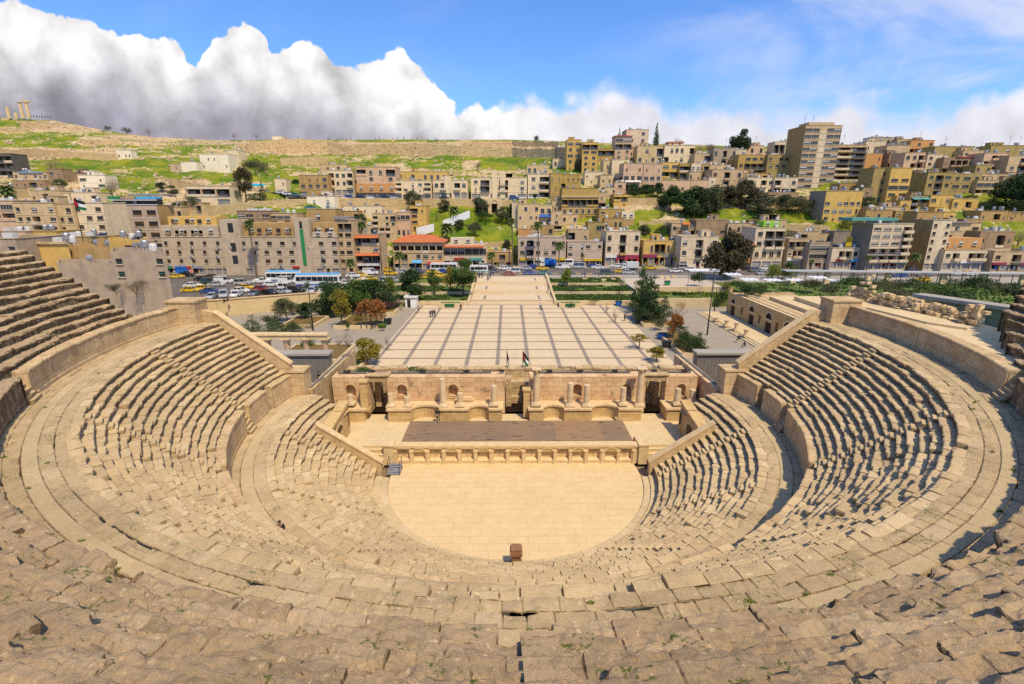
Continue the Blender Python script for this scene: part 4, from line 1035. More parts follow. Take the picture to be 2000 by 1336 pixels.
# square white shade panels on thin posts
SHW = plain('shade_panel', (.62, .64, .66), (.70, .71, .72), 1.2, rough=.4)
for i, (px, py) in enumerate(((1358, 528), (1386, 528), (1430, 536), (1462, 546), (1507, 547), (1552, 547), (1596, 542), (1634, 548))):
    Y = 121 + (i % 3) * 1.2; p = aty(px, py, Y); z0 = 2.4
    t = thing('shade_panel', '%s of the row of flat white shade panels behind the ancient hall' % ('leftmost', 'second', 'third', 'fourth', 'fifth', 'sixth', 'seventh', 'rightmost')[i], 'shade panel', (p.x, p.y, z0), 0, 'white shade panels')
    h = p.z - z0; b = MB()
    for kx in range(3):
        for ky in range(2): b.add([(-1.9 + kx * 1.3, -1.5 + ky * 1.5, h + .1), (-.7 + kx * 1.3, -1.5 + ky * 1.5, h), (-.7 + kx * 1.3, -.1 + ky * 1.5, h + .25), (-1.9 + kx * 1.3, -.1 + ky * 1.5, h + .1)], [(0, 1, 2, 3)])
    b.box(-1.95, 2.0, -1.6, -1.5, h - .08, h + .02); b.box(-1.95, 2.0, 1.4, 1.5, h - .08, h + .02)
    b.build('panel', SHW, t, world=False)
    b = MB()
    for x in (-1.5, 1.5): b.cyl(x, 0, 0, h - .05, .06, None, 6)
    b.box(-1.6, 1.6, -.06, .06, h - .1, h - .04); b.build('post', STEEL, t, world=False)
# street fence
t = thing('street_fence', 'thin pale metal railing along the top of the broad stairway and the gravel court', 'fence', (30, 151, 2.5))
b = MB()
for k in range(36):
    x = -10 + k * 2.0; b.box(x - .03, x + .03, 151.6 + (2.9 if x < 12.4 else 0) , 151.66 + (2.9 if x < 12.4 else 0), 2.5, 3.9)
for z in (2.75, 3.3, 3.85): b.box(-10, 12.4, 154.5, 154.56, z, z + .04); b.box(12.4, 60, 151.6, 151.66, z, z + .04)
b.build('rails', plain('pale_metal', (.5, .5, .48)), t)
# masts
def mast(px, pyb, pyt, Y, lab, nm='lamp_post', arm=True):
    p = aty(px, pyb, Y); q = aty(px, pyt, Y); h = q.z - p.z
    t = thing(nm, lab, 'lamp post', p); b = MB(); b.cyl(0, 0, 0, h * .3, .16, .14, 8); b.cyl(0, 0, h * .3, h, .12, .07, 8); b.build('pole', METAL, t, world=False)
    if arm:
        b = MB(); b.box(-.9, .9, -.08, .08, h - .15, h); b.box(-1.0, -.5, -.2, .2, h - .05, h + .12); b.box(.5, 1.0, -.2, .2, h - .05, h + .12); b.build('lamp_head', STEEL, t, world=False)
for a in ((1381, 655, 527, 92, 'tall dark floodlight mast in front of the ancient hall'), (612, 646, 548, 96, 'tall dark mast in the left garden beside the round dark tree'), (1394, 615, 562, 112, 'short lamp post in front of the pale garden wall'),
          (1141, 562, 525, 148, 'lamp post behind the topmost planter wall right of the stairway'), (1168, 565, 525, 148, 'slim lamp post in the bed right of the stairway, further right of two'), (765, 588, 498, 140, 'tall slim lamp post behind the white kiosk'), (936, 560, 512, 152, 'lamp post at the top left corner of the broad stairway'),
          (746, 530, 455, 160, 'tall street lamp at the mouth of the side street'), (893, 580, 553, 135, 'short white lamp post on the grass left of the stairway')): mast(*a)
# ================================================================== HILL
KX = [-500, 0, 100, 200, 300, 420, 500, 700, 1000, 1100, 1200, 1500, 2000, 2600]
KN = {-500: [(540, 160), (470, 166), (400, 185), (330, 250), (290, 330), (228, 450), (205, 520)],
      0: [(540, 162), (470, 168), (400, 188), (330, 250), (290, 330), (255, 400), (229, 450)],
      100: [(540, 162), (470, 168), (400, 188), (330, 252), (290, 330), (255, 395), (234, 440)],
      200: [(540, 164), (470, 170), (400, 190), (345, 240), (300, 320), (275, 370), (253, 420)],
      300: [(538, 166), (460, 174), (400, 190), (350, 240), (310, 310), (285, 370), (267, 420)],
      420: [(535, 168), (450, 177), (400, 192), (385, 212), (345, 262), (310, 315), (290, 360), (273, 415)],
      500: [(534, 169), (440, 178), (402, 192), (386, 214), (360, 245), (320, 300), (298, 345), (290, 372), (272, 420)],
      700: [(530, 177), (460, 188), (405, 202), (388, 224), (360, 248), (325, 300), (305, 338), (296, 372), (272, 425)],
      1000: [(518, 186), (470, 194), (440, 205), (408, 220), (388, 232), (350, 270), (325, 310), (306, 345), (296, 380), (272, 430)],
      1100: [(517, 188), (465, 198), (440, 206), (400, 225), (350, 258), (310, 300), (290, 350), (275, 400)],
      1200: [(516, 188), (440, 205), (400, 225), (350, 255), (310, 285), (290, 310), (278, 345)],
      1500: [(518, 180), (470, 192), (450, 196), (400, 222), (372, 240), (330, 262), (300, 290), (285, 320)],
      2000: [(525, 172), (460, 186), (400, 205), (350, 235), (310, 265), (298, 290), (290, 310)],
      2600: [(525, 165), (460, 178), (400, 195), (350, 225), (310, 260), (295, 290), (286, 310)]}
TMAX = 48
def _col(kx, n=TMAX):
    k = KN[kx]; py0, py1 = k[0][0], k[-1][0]
    return py0, py1
def Yk(kx, py):
    k = KN[kx]; return float(np.interp(-py, [-a for a, _ in k], [b for _, b in k]))
def Yg(px, py):
    """distance of the hillside seen at a place of the photo"""
    px = min(max(px, KX[0]), KX[-1])
    for a, b in zip(KX[:-1], KX[1:]):
        if a <= px <= b:
            u = (px - a) / (b - a); return Yk(a, py) * (1 - u) + Yk(b, py) * u
def skyl(px): return float(np.interp(px, KX, [KN[k][-1][0] for k in KX]))
def basl(px): return float(np.interp(px, KX, [KN[k][0][0] for k in KX]))
GR = [  # (x0, x1, y0, y1, grass 0..1) patches of the hillside
    (-200, 100, 232, 246, .9), (40, 100, 236, 257, .05), (-200, 60, 250, 262, .15), (100, 210, 240, 254, .2), (200, 300, 256, 272, .35), (60, 200, 250, 260, .25), (-200, 150, 258, 288, .8),
    (150, 235, 268, 284, .15), (235, 460, 264, 282, .45), (150, 300, 283, 292, .75), (-200, 265, 289, 313, .10), (265, 400, 284, 310, .7), (60, 470, 312, 346, .92), (-200, 60, 312, 345, .3),
    (-200, 200, 345, 400, .35), (200, 330, 345, 372, .8), (300, 520, 345, 395, .12), (400, 530, 330, 360, .95), (455, 700, 300, 312, .75), (470, 560, 306, 345, .8), (545, 640, 305, 322, .3), (520, 600, 345, 385, .95),
    (640, 700, 300, 330, .75), (600, 700, 325, 345, .6), (700, 1090, 307, 330, .85), (720, 800, 318, 332, .35), (900, 940, 312, 340, .3), (640, 900, 268, 276, .9), (900, 1090, 270, 274, .9), (455, 1090, 277, 300, .05), (900, 1090, 276, 306, .12),
    (700, 1090, 330, 345, .35), (460, 640, 412, 440, .8), (820, 1010, 396, 480, .98), (700, 830, 385, 420, .2), (1200, 1600, 400, 412, .2), (1230, 1600, 412, 475, .97), (1270, 1340, 428, 438, .2), (1480, 1600, 436, 444, .25), (1080, 1200, 325, 345, .6)]
def hill():
    xs = np.concatenate([np.arange(-500, -40, 30), np.arange(-40, 2040, 5), np.arange(2040, 2601, 30)]).astype(float)
    nt = 150
    V = np.zeros((len(xs), nt + 8, 3)); G = np.zeros((len(xs), nt + 8))
    for i, px in enumerate(xs):
        b_, s_ = basl(px), skyl(px)
        for j in range(nt):
            py = b_ + (s_ - b_) * j / (nt - 1); Y = Yg(px, py); V[i, j] = aty(px, py, Y)
            g = .66
            for (xa, xb, ya, yb, v) in GR:
                if xa <= px <= xb and ya <= py <= yb:
                    e = min((px - xa) / 14, (xb - px) / 14, (py - ya) / 2.5, (yb - py) / 2.5, 1); g = g * (1 - e) + v * e
            G[i, j] = g
        last = V[i, nt - 1]
        for j in range(8):
            d = (j + 1) * 40; V[i, nt + j] = (last[0] * (1 + d / last[1]), last[1] + d, last[2] - .2 - .02 * d); G[i, nt + j] = .8
    n, m_ = V.shape[:2]; p = V.reshape(-1, 3)
    d = fbm(p * np.array([.05, .09, .09]), 5, 4) * 1.2 + fbm(p * .35, 8, 3) * .45
    ter = np.abs(((p[:, 2] + fbm(p * .02, 3, 2) * 3) / 4.2) % 1 - .5) * 2
    j_ = np.tile(np.arange(m_), n)
    fade = np.clip((j_ - 4) / 10, 0, 1) * np.clip((nt + 1 - j_) / 14, .15, 1)
    p[:, 2] += (d + (np.clip(ter, .25, .75) - .5) * 2.2) * fade - .35
    me = grid_mesh('hillside', p.reshape(n, m_, 3), smooth=False)
    colr = np.zeros((n * m_, 4), dtype=np.float32); colr[:, 0] = G.reshape(-1); colr[:, 3] = 1
    at = me.attributes.new('cover', 'FLOAT_COLOR', 'POINT'); at.data.foreach_set('color', colr.ravel())
    mt, t, bs = newmat('hillside'); q = geo(t)
    g = t.xyz(t.new('ShaderNodeAttribute', attribute_name='cover').outputs['Color'])[0]
    nz = t.noise(t.vmul(q, (.05, .05, .16)), 1.0, 7, .68); nf = t.noise(q, .5, 5, .7); st = t.noise(q, 1.1, 4, .7)
    k = t.step(t.m('ADD', g, t.m('ADD', t.m('MULTIPLY', t.m('SUBTRACT', nz, .5), 2.6), t.m('MULTIPLY', t.m('SUBTRACT', nf, .5), 1.5))), .46, .66)
    rock = t.mix(t.step(nf, .35, .65), (.56, .42, .24), (.38, .265, .14)); rock = t.mix(t.m('MULTIPLY', t.step(st, .55, .68), .7), rock, (.62, .50, .34)); rock = t.mix(t.m('MULTIPLY', t.step(st, .42, .34), .6), rock, (.14, .10, .05))
    grs = t.mix(t.step(t.noise(q, .09, 4, .6), .35, .65), (.085, .15, .012), (.235, .235, .02)); grs = t.mix(t.m('MULTIPLY', t.step(st, .56, .7), .5), grs, (.05, .085, .012)); grs = t.mix(t.m('MULTIPLY', t.step(t.noise(q, .8, 4, .7), .62, .70), .8), grs, (.45, .35, .2))
    t.put(bs.inputs['Base Color'], t.mix(k, rock, grs)); bs.inputs['Roughness'].default_value = .95; bs.inputs['Specular IOR Level'].default_value = .1
    bump(t, bs, t.m('ADD', st, nf), .7, .5)
    tag(obj('hillside', me, mt), kind='structure')
hill()
def hz(px, py): return aty(px, py, Yg(px, py))
rg = random.Random(77); b = MB()
def cover_at(px, py):
    g = .55
    for (xa, xb, ya, yb, v) in GR:
        if xa <= px <= xb and ya <= py <= yb: g = v
    return g
def rock(mb, p, s):
    vs = [(p.x + c[0] * s * rg.uniform(.6, 1.3), p.y + c[1] * s * rg.uniform(.6, 1.1), p.z + c[2] * s * rg.uniform(.4, .8)) for c in ((-1, -1, -1), (1, -1, -1), (1, 1, -1), (-1, 1, -1), (-.8, -.8, 1), (.8, -.8, 1), (.8, .8, 1), (-.8, .8, 1))]
    mb.add(vs, [(0, 3, 2, 1), (4, 5, 6, 7), (0, 1, 5, 4), (1, 2, 6, 5), (2, 3, 7, 6), (3, 0, 4, 7)])
for k in range(9000):
    px, py = rg.uniform(-60, 1110), rg.uniform(235, 395)
    if py < skyl(px) + 2 or rg.random() < cover_at(px, py) * .97: continue
    p = hz(px, py); p.z -= .1; rock(b, p, rg.choice((.3, .4, .5, .7, 1.0)) * p.y / 350)
tag(b.build('hillside_rocks', plain('hill_rock', (.58, .44, .27), (.40, .28, .15), .6)), kind='stuff')
# citadel and terrace walls laid along the slope
def slopewall(nm, pts, thick, lab, mat, seed=1, rag=.5, cat='wall'):
    """pts: (px, y_top, y_bottom) of the wall's outer face"""
    rg = random.Random(seed); P = []
    for (a, ta, ba), (c, tc, bc) in zip(pts[:-1], pts[1:]):
        n = max(1, int((c - a) / 9))
        for k in range(n):
            u = k / n; P.append((a + (c - a) * u, ta + (tc - ta) * u, ba + (bc - ba) * u))
    P.append(pts[-1]); mb = MB(); prev = None
    for px, yt, yb in P:
        Y = Yg(px, yb); b_ = aty(px, yb, Y); t_ = aty(px, yt, Y)
        cur = (b_.x, Y + rg.uniform(-.2, .2), b_.z - 3, t_.z + rg.uniform(-rag, rag)); 
        if prev:
            x0, y0, z0, t0 = prev; x1, y1, z1, t1 = cur; tt = (t0 + t1) / 2 + rg.uniform(-rag, rag) * .6
            mb.prism([(x0, y0), (x1, y1), (x1 * (1 + thick / y1), y1 + thick), (x0 * (1 + thick / y0), y0 + thick)], min(z0, z1), [tt, tt + rg.uniform(-.1, .1) * rag, tt, tt])
        prev = cur
    return tag(mb.build(nm, mat), lab, cat)
CIT = ashlar('citadel_stone', (.64, .47, .27), (.48, .33, .175), (.70, .53, .33), 1.6, .8, .06, .75, pits=.8)
CIT2 = ashlar('terrace_stone', (.56, .42, .23), (.44, .32, .17), (.60, .46, .27), 1.3, .6, .04, .5)
slopewall('citadel_wall', [(462, 283, 296), (500, 276, 297), (545, 272, 297), (640, 277, 297), (690, 284, 300)], 3, 'left stretch of the long pale citadel wall on the hill crest', CIT, 2, .9)
slopewall('citadel_wall', [(692, 282, 300), (800, 281, 302), (900, 283, 305), (1000, 288, 306), (1088, 292, 307)], 3, 'right stretch of the long pale citadel wall, pitted with small holes', CIT, 3, .7)
slopewall('citadel_wall', [(905, 276, 284), (1000, 275, 284), (1090, 278, 288)], 2, 'low upper rubble wall above the pitted citadel wall', CIT, 4, .6)
slopewall('bastion_wall', [(42, 237, 252), (96, 236, 252)], 4, 'pale stone platform wall directly under the temple columns', CIT, 5, .3)
slopewall('terrace_wall', [(-40, 251, 259), (42, 250, 258)], 2, 'pinkish terrace wall left of the temple platform', CIT, 6, .2)
slopewall('terrace_wall', [(150, 272, 279), (235, 275, 283)], 2, 'broken terrace wall with dark cave mouths below the hill crest', CIT, 7, .6)
slopewall('terrace_wall', [(0, 290, 300), (70, 292, 306), (170, 297, 311), (228, 300, 312)], 2, 'long ruined terrace wall across the left hillside', CIT2, 8, .8)
slopewall('terrace_wall', [(548, 309, 320), (640, 306, 318)], 2, 'brown stone terrace block below the citadel wall, left of the rubble cone', CIT2, 9, .3)
slopewall('terrace_wall', [(605, 307, 322), (636, 307, 322)], 2.5, 'square brown terrace wall right of the rubble cone', CIT2, 10, .3)
slopewall('retaining_wall', [(395, 403, 419), (470, 396, 415), (560, 389, 408), (603, 388, 404)], 1, 'long sunlit golden retaining wall sloping up to the right below the hill road', CIT2, 11, .1, 'retaining wall')
slopewall('retaining_wall', [(655, 386, 404), (790, 388, 402), (938, 389, 402), (1000, 391, 401)], 1, 'long brown retaining wall below the row of flats with parked cars', CIT2, 12, .1, 'retaining wall')
slopewall('retaining_wall', [(1222, 386, 401), (1300, 387, 401)], 1, 'pale pinkish retaining wall under the olive trees right of the arched house', CIT2, 13, .1, 'retaining wall')
slopewall('retaining_wall', [(1480, 383, 404), (1592, 382, 404)], 1, 'dark golden retaining wall left of the yellow block with grey side', CIT2, 14, .1, 'retaining wall')
slopewall('retaining_wall', [(330, 346, 363), (420, 366, 380), (470, 378, 392)], 1, 'sloping golden wall below the grassy hill, above the long beige building', CIT2, 15, .2, 'retaining wall')
slopewall('garden_wall', [(950, 474, 478), (1000, 470, 476)], 1, 'pale boundary wall at the foot of the lush green slope', CIT2, 16, .1)
slopewall('garden_wall', [(1248, 432, 437), (1340, 430, 436)], 1, 'low rubble wall crossing the right-hand green slope', CIT2, 17, .3)
slopewall('garden_wall', [(1535, 437, 446), (1620, 441, 452)], 1, 'rubble wall on the green slope below the yellow block with grey side', CIT2, 18, .3)
# hill road and its kerb, white ramps on the green slope
b = MB()
P = [(523, 378), (545, 379), (565, 388), (590, 388), (640, 386)]; Q = [(512, 372), (550, 374), (585, 383), (615, 384), (640, 383)]
for (a, c), (d, e) in zip(zip(P[:-1], P[1:]), zip(Q[:-1], Q[1:])):
    V_ = [hz(*a), hz(*c), hz(*e), hz(*d)]; b.sheet([(v.x, v.y, v.z + .5) for v in V_])
S('hill_road', b, ASPH)
for (xa, ya, xb, yb, h, lab) in ((866, 437, 922, 414, 2.4, 'upper bright white ramp wall climbing the lush green slope'), (815, 452, 852, 440, 2.6, 'lower white wall joining the yellow house on the green slope')):
    p, q = hz(xa, ya), hz(xb, yb); t = thing('ramp_wall', lab, 'wall', p)
    b = MB(); b.yprism([(p.x, p.z - 2), (q.x, q.z - 2), (q.x, q.z + h * .35), (p.x, p.z + h * .55)], p.y - 1.5, p.y - .9); b.build('wall', WHITE, t)
p, q = hz(745, 520), hz(775, 482)
b = MB(); b.sheet([tuple(aty(744, 528, 176)), tuple(aty(775, 527, 176)), tuple(aty(758, 482, 200)), tuple(aty(747, 482, 200))]); S('side_street', b, ASPH)
# temple columns on the crest
for px, yb, yt, lab in ((18, 229, 209, 'worn lone temple column on the crest, leftmost of those standing'), (32, 229, 220, 'short temple column stump on the crest left of the joined pair')):
    Y = 440; p = aty(px, yb, Y); q = aty(px - 2, yt, Y); h = q.z - p.z
    t = thing('temple_column', lab, 'column', p); b = MB(); b.lathe(0, 0, [(1.25, -1), (1.2, h * .5), (1.05, h)], 12); b.build('shaft', PALE, t, world=False)
TC = thing('temple_columns', 'joined pair of tall temple columns with a beam on the hill crest', 'temple ruin', aty(50, 228, 440))
for px in (45, 57):
    p = aty(px, 229, 440); h = aty(px, 203, 440).z - p.z
    b = MB(); b.lathe(p.x, p.y, [(1.3, p.z - 1), (1.25, p.z + h * .5), (1.1, p.z + h)], 12); b.build('shaft', PALE, TC)
    b = MB(); b.lathe(p.x, p.y, [(1.1, p.z + h), (1.7, p.z + h + 1.2)], 12); b.build('capital', PALE, TC)
p, q = aty(43, 202, 440), aty(59, 199, 440); z_ = aty(45, 203, 440).z + 1.2
b = MB(); b.box(p.x, q.x, 439.2, 440.8, z_, z_ + 1.3); b.build('beam', PALE, TC)

# ================================================================== BUILDINGS
WC = {}
def wall(k):
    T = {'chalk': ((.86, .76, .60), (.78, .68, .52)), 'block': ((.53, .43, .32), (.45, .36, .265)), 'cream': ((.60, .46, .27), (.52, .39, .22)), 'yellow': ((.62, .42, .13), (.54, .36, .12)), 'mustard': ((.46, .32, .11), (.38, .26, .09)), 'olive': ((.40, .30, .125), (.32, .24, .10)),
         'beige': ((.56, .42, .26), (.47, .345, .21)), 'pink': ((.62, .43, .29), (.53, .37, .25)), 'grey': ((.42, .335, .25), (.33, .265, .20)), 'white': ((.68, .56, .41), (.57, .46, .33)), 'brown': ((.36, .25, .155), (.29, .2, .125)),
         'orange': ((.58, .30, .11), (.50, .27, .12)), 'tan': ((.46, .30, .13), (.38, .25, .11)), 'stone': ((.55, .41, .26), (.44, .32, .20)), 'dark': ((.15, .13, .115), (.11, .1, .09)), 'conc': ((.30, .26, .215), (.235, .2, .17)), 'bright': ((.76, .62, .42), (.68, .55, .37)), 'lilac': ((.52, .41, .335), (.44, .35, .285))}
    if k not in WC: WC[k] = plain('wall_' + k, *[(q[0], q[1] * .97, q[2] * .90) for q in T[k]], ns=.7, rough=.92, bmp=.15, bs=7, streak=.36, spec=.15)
    return WC[k]
FRM = [plain('frame_white', (.6, .58, .54)), plain('frame_brown', (.12, .07, .04)), plain('frame_grey', (.25, .25, .25)), plain('shutter_green', (.03, .13, .08)), plain('frame_blue', (.04, .12, .32)), plain('shutter_buff', (.42, .36, .27))]
WMESH = {}
def wmesh(w_, h_, kind):
    key = (round(w_, 1), round(h_, 1), kind)
    if key in WMESH: return WMESH[key]
    w_, h_ = key[0], key[1]; b = MB(); f = .07
    b.box(-w_ / 2, w_ / 2, 0, .06, 0, f); b.box(-w_ / 2, w_ / 2, 0, .06, h_ - f, h_); b.box(-w_ / 2, -w_ / 2 + f, 0, .06, f, h_ - f); b.box(w_ / 2 - f, w_ / 2, 0, .06, f, h_ - f)
    nb = max(1, int(round(w_ / .9)))
    for k in range(1, nb): x = -w_ / 2 + w_ * k / nb; b.box(x - .03, x + .03, 0, .055, f, h_ - f)
    if kind % 10 == 1: b.box(-w_ / 2 + f, w_ / 2 - f, .01, .05, h_ * .55, h_ - f)         # blind half down
    b.sheet([(-w_ / 2 + f, .05, f), (w_ / 2 - f, .05, f), (w_ / 2 - f, .05, h_ - f), (-w_ / 2 + f, .05, h_ - f)], 1)
    b.box(-w_ / 2 - .1, w_ / 2 + .1, -.36, -.02, -.1, -.002, 2)
    me = b.mesh('window'); 
    for m_ in (FRM[kind // 10], GLASS, PALE): me.materials.append(m_)
    WMESH[key] = me; return me
def place(me, name, parent, x, y, z, rz=0):
    o = bpy.data.objects.new(name, me); COL.objects.link(o); o.parent = parent; o.location = Vector((x, y, z)) - wloc(parent); o.rotation_euler = (0, 0, rz); return o
def shared(name, fn, mats):
    if name not in WMESH:
        b = MB(); fn(b); me = b.mesh(name)
        for m_ in mats: me.materials.append(m_)
        WMESH[name] = me
    return WMESH[name]
def _tank(b): b.lathe(0, 0, [(.55, .5), (.6, .6), (.6, 1.5), (.5, 1.7), (.15, 1.8)], 10); b.box(-.5, -.4, -.4, -.3, 0, .5); b.box(.4, .5, -.4, -.3, 0, .5); b.box(-.5, -.4, .3, .4, 0, .5); b.box(.4, .5, .3, .4, 0, .5)
def _cube(b): b.box(-.9, .9, -.6, .6, .3, 1.5); b.box(-.8, -.7, -.5, .5, 0, .3); b.box(.7, .8, -.5, .5, 0, .3)
def _dish(b):
    b.cyl(0, 0, 0, .7, .05, None, 6)
    n = 10; P = [[(r_ * math.cos(2 * math.pi * k / n), -.25 + .30 * r_ * r_ * 1.2, .95 + r_ * math.sin(2 * math.pi * k / n)) for k in range(n)] for r_ in (.25, .55)]
    b.add([(0, -.25, .95)] + P[0] + P[1], [(0, 1 + k, 1 + (k + 1) % n) for k in range(n)] + [(1 + k, 1 + n + k, 1 + n + (k + 1) % n, 1 + (k + 1) % n) for k in range(n)]); b.tube((0, -.25, .95), (.1, -.75, .85), .03)
def _panel(b):
    b.add([(-1, -.5, .25), (1, -.5, .25), (1, .5, 1.05), (-1, .5, 1.05), (-1, -.45, .2), (1, -.45, .2), (1, .55, 1.0), (-1, .55, 1.0)], [(0, 1, 2, 3), (7, 6, 5, 4), (0, 4, 5, 1), (1, 5, 6, 2), (2, 6, 7, 3), (3, 7, 4, 0)]); b.box(-.9, -.8, .4, .5, 0, .9); b.box(.8, .9, .4, .5, 0, .9); b.cyl(0, .75, .3, 1.4, .28, None, 8, 1)
def _ac(b): b.box(-.42, .42, -.34, 0, 0, .6); b.lathe(0, -.345, [(.02, .3)], 3, 1, cap=False); b.box(-.3, .1, -.352, -.345, .1, .5, 1); b.box(-.3, -.26, -.3, 0, -.15, 0, 1); b.box(.26, .3, -.3, 0, -.15, 0, 1)
TANKM = plain('tank_white', (.62, .60, .57), (.5, .48, .45), 2, rough=.5); TANKZ = plain('tank_zinc', (.35, .35, .36), (.27, .27, .28), 3, rough=.4, metal=.4)
SHUT = plain('roller_shutter', (.30, .28, .26), (.24, .22, .21), .8); SOLAR = plain('solar_panel', (.03, .04, .06), None, 1, rough=.2)
def cmat(c):
    T = {'red': (.42, .035, .03), 'blue': (.02, .14, .52), 'yel': (.62, .42, .02), 'grn': (.03, .25, .08), 'teal': (.10, .32, .28), 'org': (.55, .16, .03), 'wht': (.68, .66, .62), 'gry': (.25, .245, .25), 'mag': (.30, .035, .09), 'sky': (.10, .40, .72), 'lim': (.30, .58, .04), 'blk': (.03, .03, .03), 'vio': (.27, .25, .33), 'pnk': (.6, .28, .22), 'tile': (.52, .15, .05)}
    return plain('paint_' + c, T[c], tuple(q * .75 for q in T[c]), 1.2, rough=.7)
NB = [0]
def bld(lab, x0, x1, yt, yb, col, pat, **o):
    NB[0] += 1; rg = random.Random(NB[0] * 7 + 1)
    xm, ym = (x0 + x1) / 2, (yt + yb) / 2
    Y = o.get('Y') or Yg(xm, yb)
    X0, X1 = aty(x0, ym, Y).x, aty(x1, ym, Y).x; zt, zb = aty(xm, yt, Y).z, aty(xm, yb, Y).z
    dep = o.get('d', 9.0); ext = o.get('ext', 5.0)
    t = thing(o.get('nm', 'apartment_building'), lab, o.get('cat', 'building'), ((X0 + X1) / 2, Y, zb))
    floors = []
    for tok in pat.split('/'):
        k = 1
        if '*' in tok: tok, k = tok.split('*'); k = int(k)
        floors += [tok] * k
    nf = len(floors); ph = o.get('par', .7); fh = (zt - ph - zb) / nf
    holes = []; wins = []; bals = []; shops = []; arcs = []
    fk = o.get('fr', rg.choice((0, 0, 1, 1, 2, 5)))
    for i, cells in enumerate(floors):
        za = zt - ph - fh * (i + 1); cw = (X1 - X0) / len(cells)
        for j, ch in enumerate(cells):
            c = X0 + cw * (j + .5)
            if ch in 'wWvsgx':
                ww = {'w': min(1.7, cw * .56), 'W': min(3.0, cw * .74), 'v': min(.8, cw * .4), 's': min(.9, cw * .5), 'g': cw * .94, 'x': min(1.2, cw * .5)}[ch]
                hh = {'w': .46, 'W': .43, 'v': .28, 's': .72, 'g': .55, 'x': .45}[ch] * fh; z_ = za + fh * {'s': .14, 'g': .25}.get(ch, .34)
                ww, hh = max(.4, round(ww, 1)), max(.5, round(hh, 1))
                holes.append((c - ww / 2, c + ww / 2, z_, z_ + hh, .28)); wins.append((c, z_, ww, hh, 3 if ch == 'x' else fk))
            elif ch == 'a': arcs.append((c, za + fh * .18, min(1.5, cw * .55), fh * .62))
            elif ch in 'bBrR':
                ww = cw * (.86 if ch in 'br' else .97); holes.append((c - ww / 2, c + ww / 2, za + .12, za + fh * .86, 1.5)); bals.append((c, za, ww, ch))
                wins.append((c - ww * .2, za + .14, max(.5, round(min(2.2, ww * .5), 1)), max(.6, round(fh * .6, 1)), fk, 1.36))
            elif ch in 'SOD':
                ww = cw * (.88 if ch != 'D' else .5); holes.append((c - ww / 2, c + ww / 2, za + .05, za + fh * .74, .5 if ch == 'S' else 1.8)); shops.append((c, za, ww, fh, ch))
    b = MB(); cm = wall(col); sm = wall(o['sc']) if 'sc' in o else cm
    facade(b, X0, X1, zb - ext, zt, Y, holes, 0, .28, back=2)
    y1 = Y + dep; zr = zt - ph; sk = o.get('sk', 0.) ; A0, A1 = X0 + sk, X1 + sk
    b.sheet([(X0, Y, zb - ext), (X0, Y, zt), (A0, y1, zt), (A0, y1, zb - ext)], 1); b.sheet([(X1, Y, zb - ext), (A1, y1, zb - ext), (A1, y1, zt), (X1, Y, zt)], 1); b.sheet([(A0, y1, zb - ext), (A0, y1, zt), (A1, y1, zt), (A1, y1, zb - ext)], 1)
    e = .22
    b.sheet([(X0 + e, Y + e, zr), (X1 - e, Y + e, zr), (A1 - e, y1 - e, zr), (A0 + e, y1 - e, zr)], 3)
    for q in (((X0, Y), (X1, Y), (X1 - e, Y + e), (X0 + e, Y + e)), ((X1, Y), (A1, y1), (A1 - e, y1 - e), (X1 - e, Y + e)), ((A1, y1), (A0, y1), (A0 + e, y1 - e), (A1 - e, y1 - e)), ((A0, y1), (X0, Y), (X0 + e, Y + e), (A0 + e, y1 - e))):
        b.sheet([(*p, zt) for p in q]); b.sheet([(*q[3], zr), (*q[2], zr), (*q[2], zt), (*q[3], zt)])
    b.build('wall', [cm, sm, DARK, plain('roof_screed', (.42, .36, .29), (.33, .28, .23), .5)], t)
    if nf > 1 and not o.get('nb'):
        s = MB()
        for i in range(1, nf): s.box(X0 - .03, X1 + .03, Y - .06, Y - .002, zt - ph - fh * i - .08, zt - ph - fh * i + .06)
        s.build('string_courses', cm, t)
    if not sk:
        s = MB(); s.box(X0 - .12, X1 + .12, Y - .15, Y + .1, zt + .002, zt + .14); s.box(X0 - .12, X0 + .1, Y + .1, y1, zt + .002, zt + .14); s.box(X1 - .1, X1 + .12, Y + .1, y1, zt + .002, zt + .14); s.build('coping', PALE if rg.random() < .5 else cm, t)
    for wv in wins:
        c, z_, ww, hh, k = wv[:5]; off = wv[5] if len(wv) > 5 else .17
        place(wmesh(ww, hh, k * 10 + (1 if rg.random() < .35 else 0)), 'window', t, c, Y + off, z_)
    for c, z_, ww, hh in arcs:
        s = MB(); q = 8; r_ = ww / 2; zc = z_ + hh - r_
        for (rr, ya, yb_, mi) in ((r_ + .16, Y - .09, Y - .003, 0), (r_ - .06, Y - .10, Y - .092, 1)):
            pts = [(c - rr, z_), (c + rr, z_)] + [(c + rr * math.cos(math.pi * k / q), zc + rr * math.sin(math.pi * k / q)) for k in range(q + 1)]
            s.yprism(pts, ya, yb_, mi)
        s.box(c - r_ - .3, c + r_ + .3, Y - .2, Y - .004, z_ - .15, z_ - .002); s.box(c - .03, c + .03, Y - .12, Y - .102, z_, zc + r_ - .08); s.build('window', [PALE, GLASS], t)
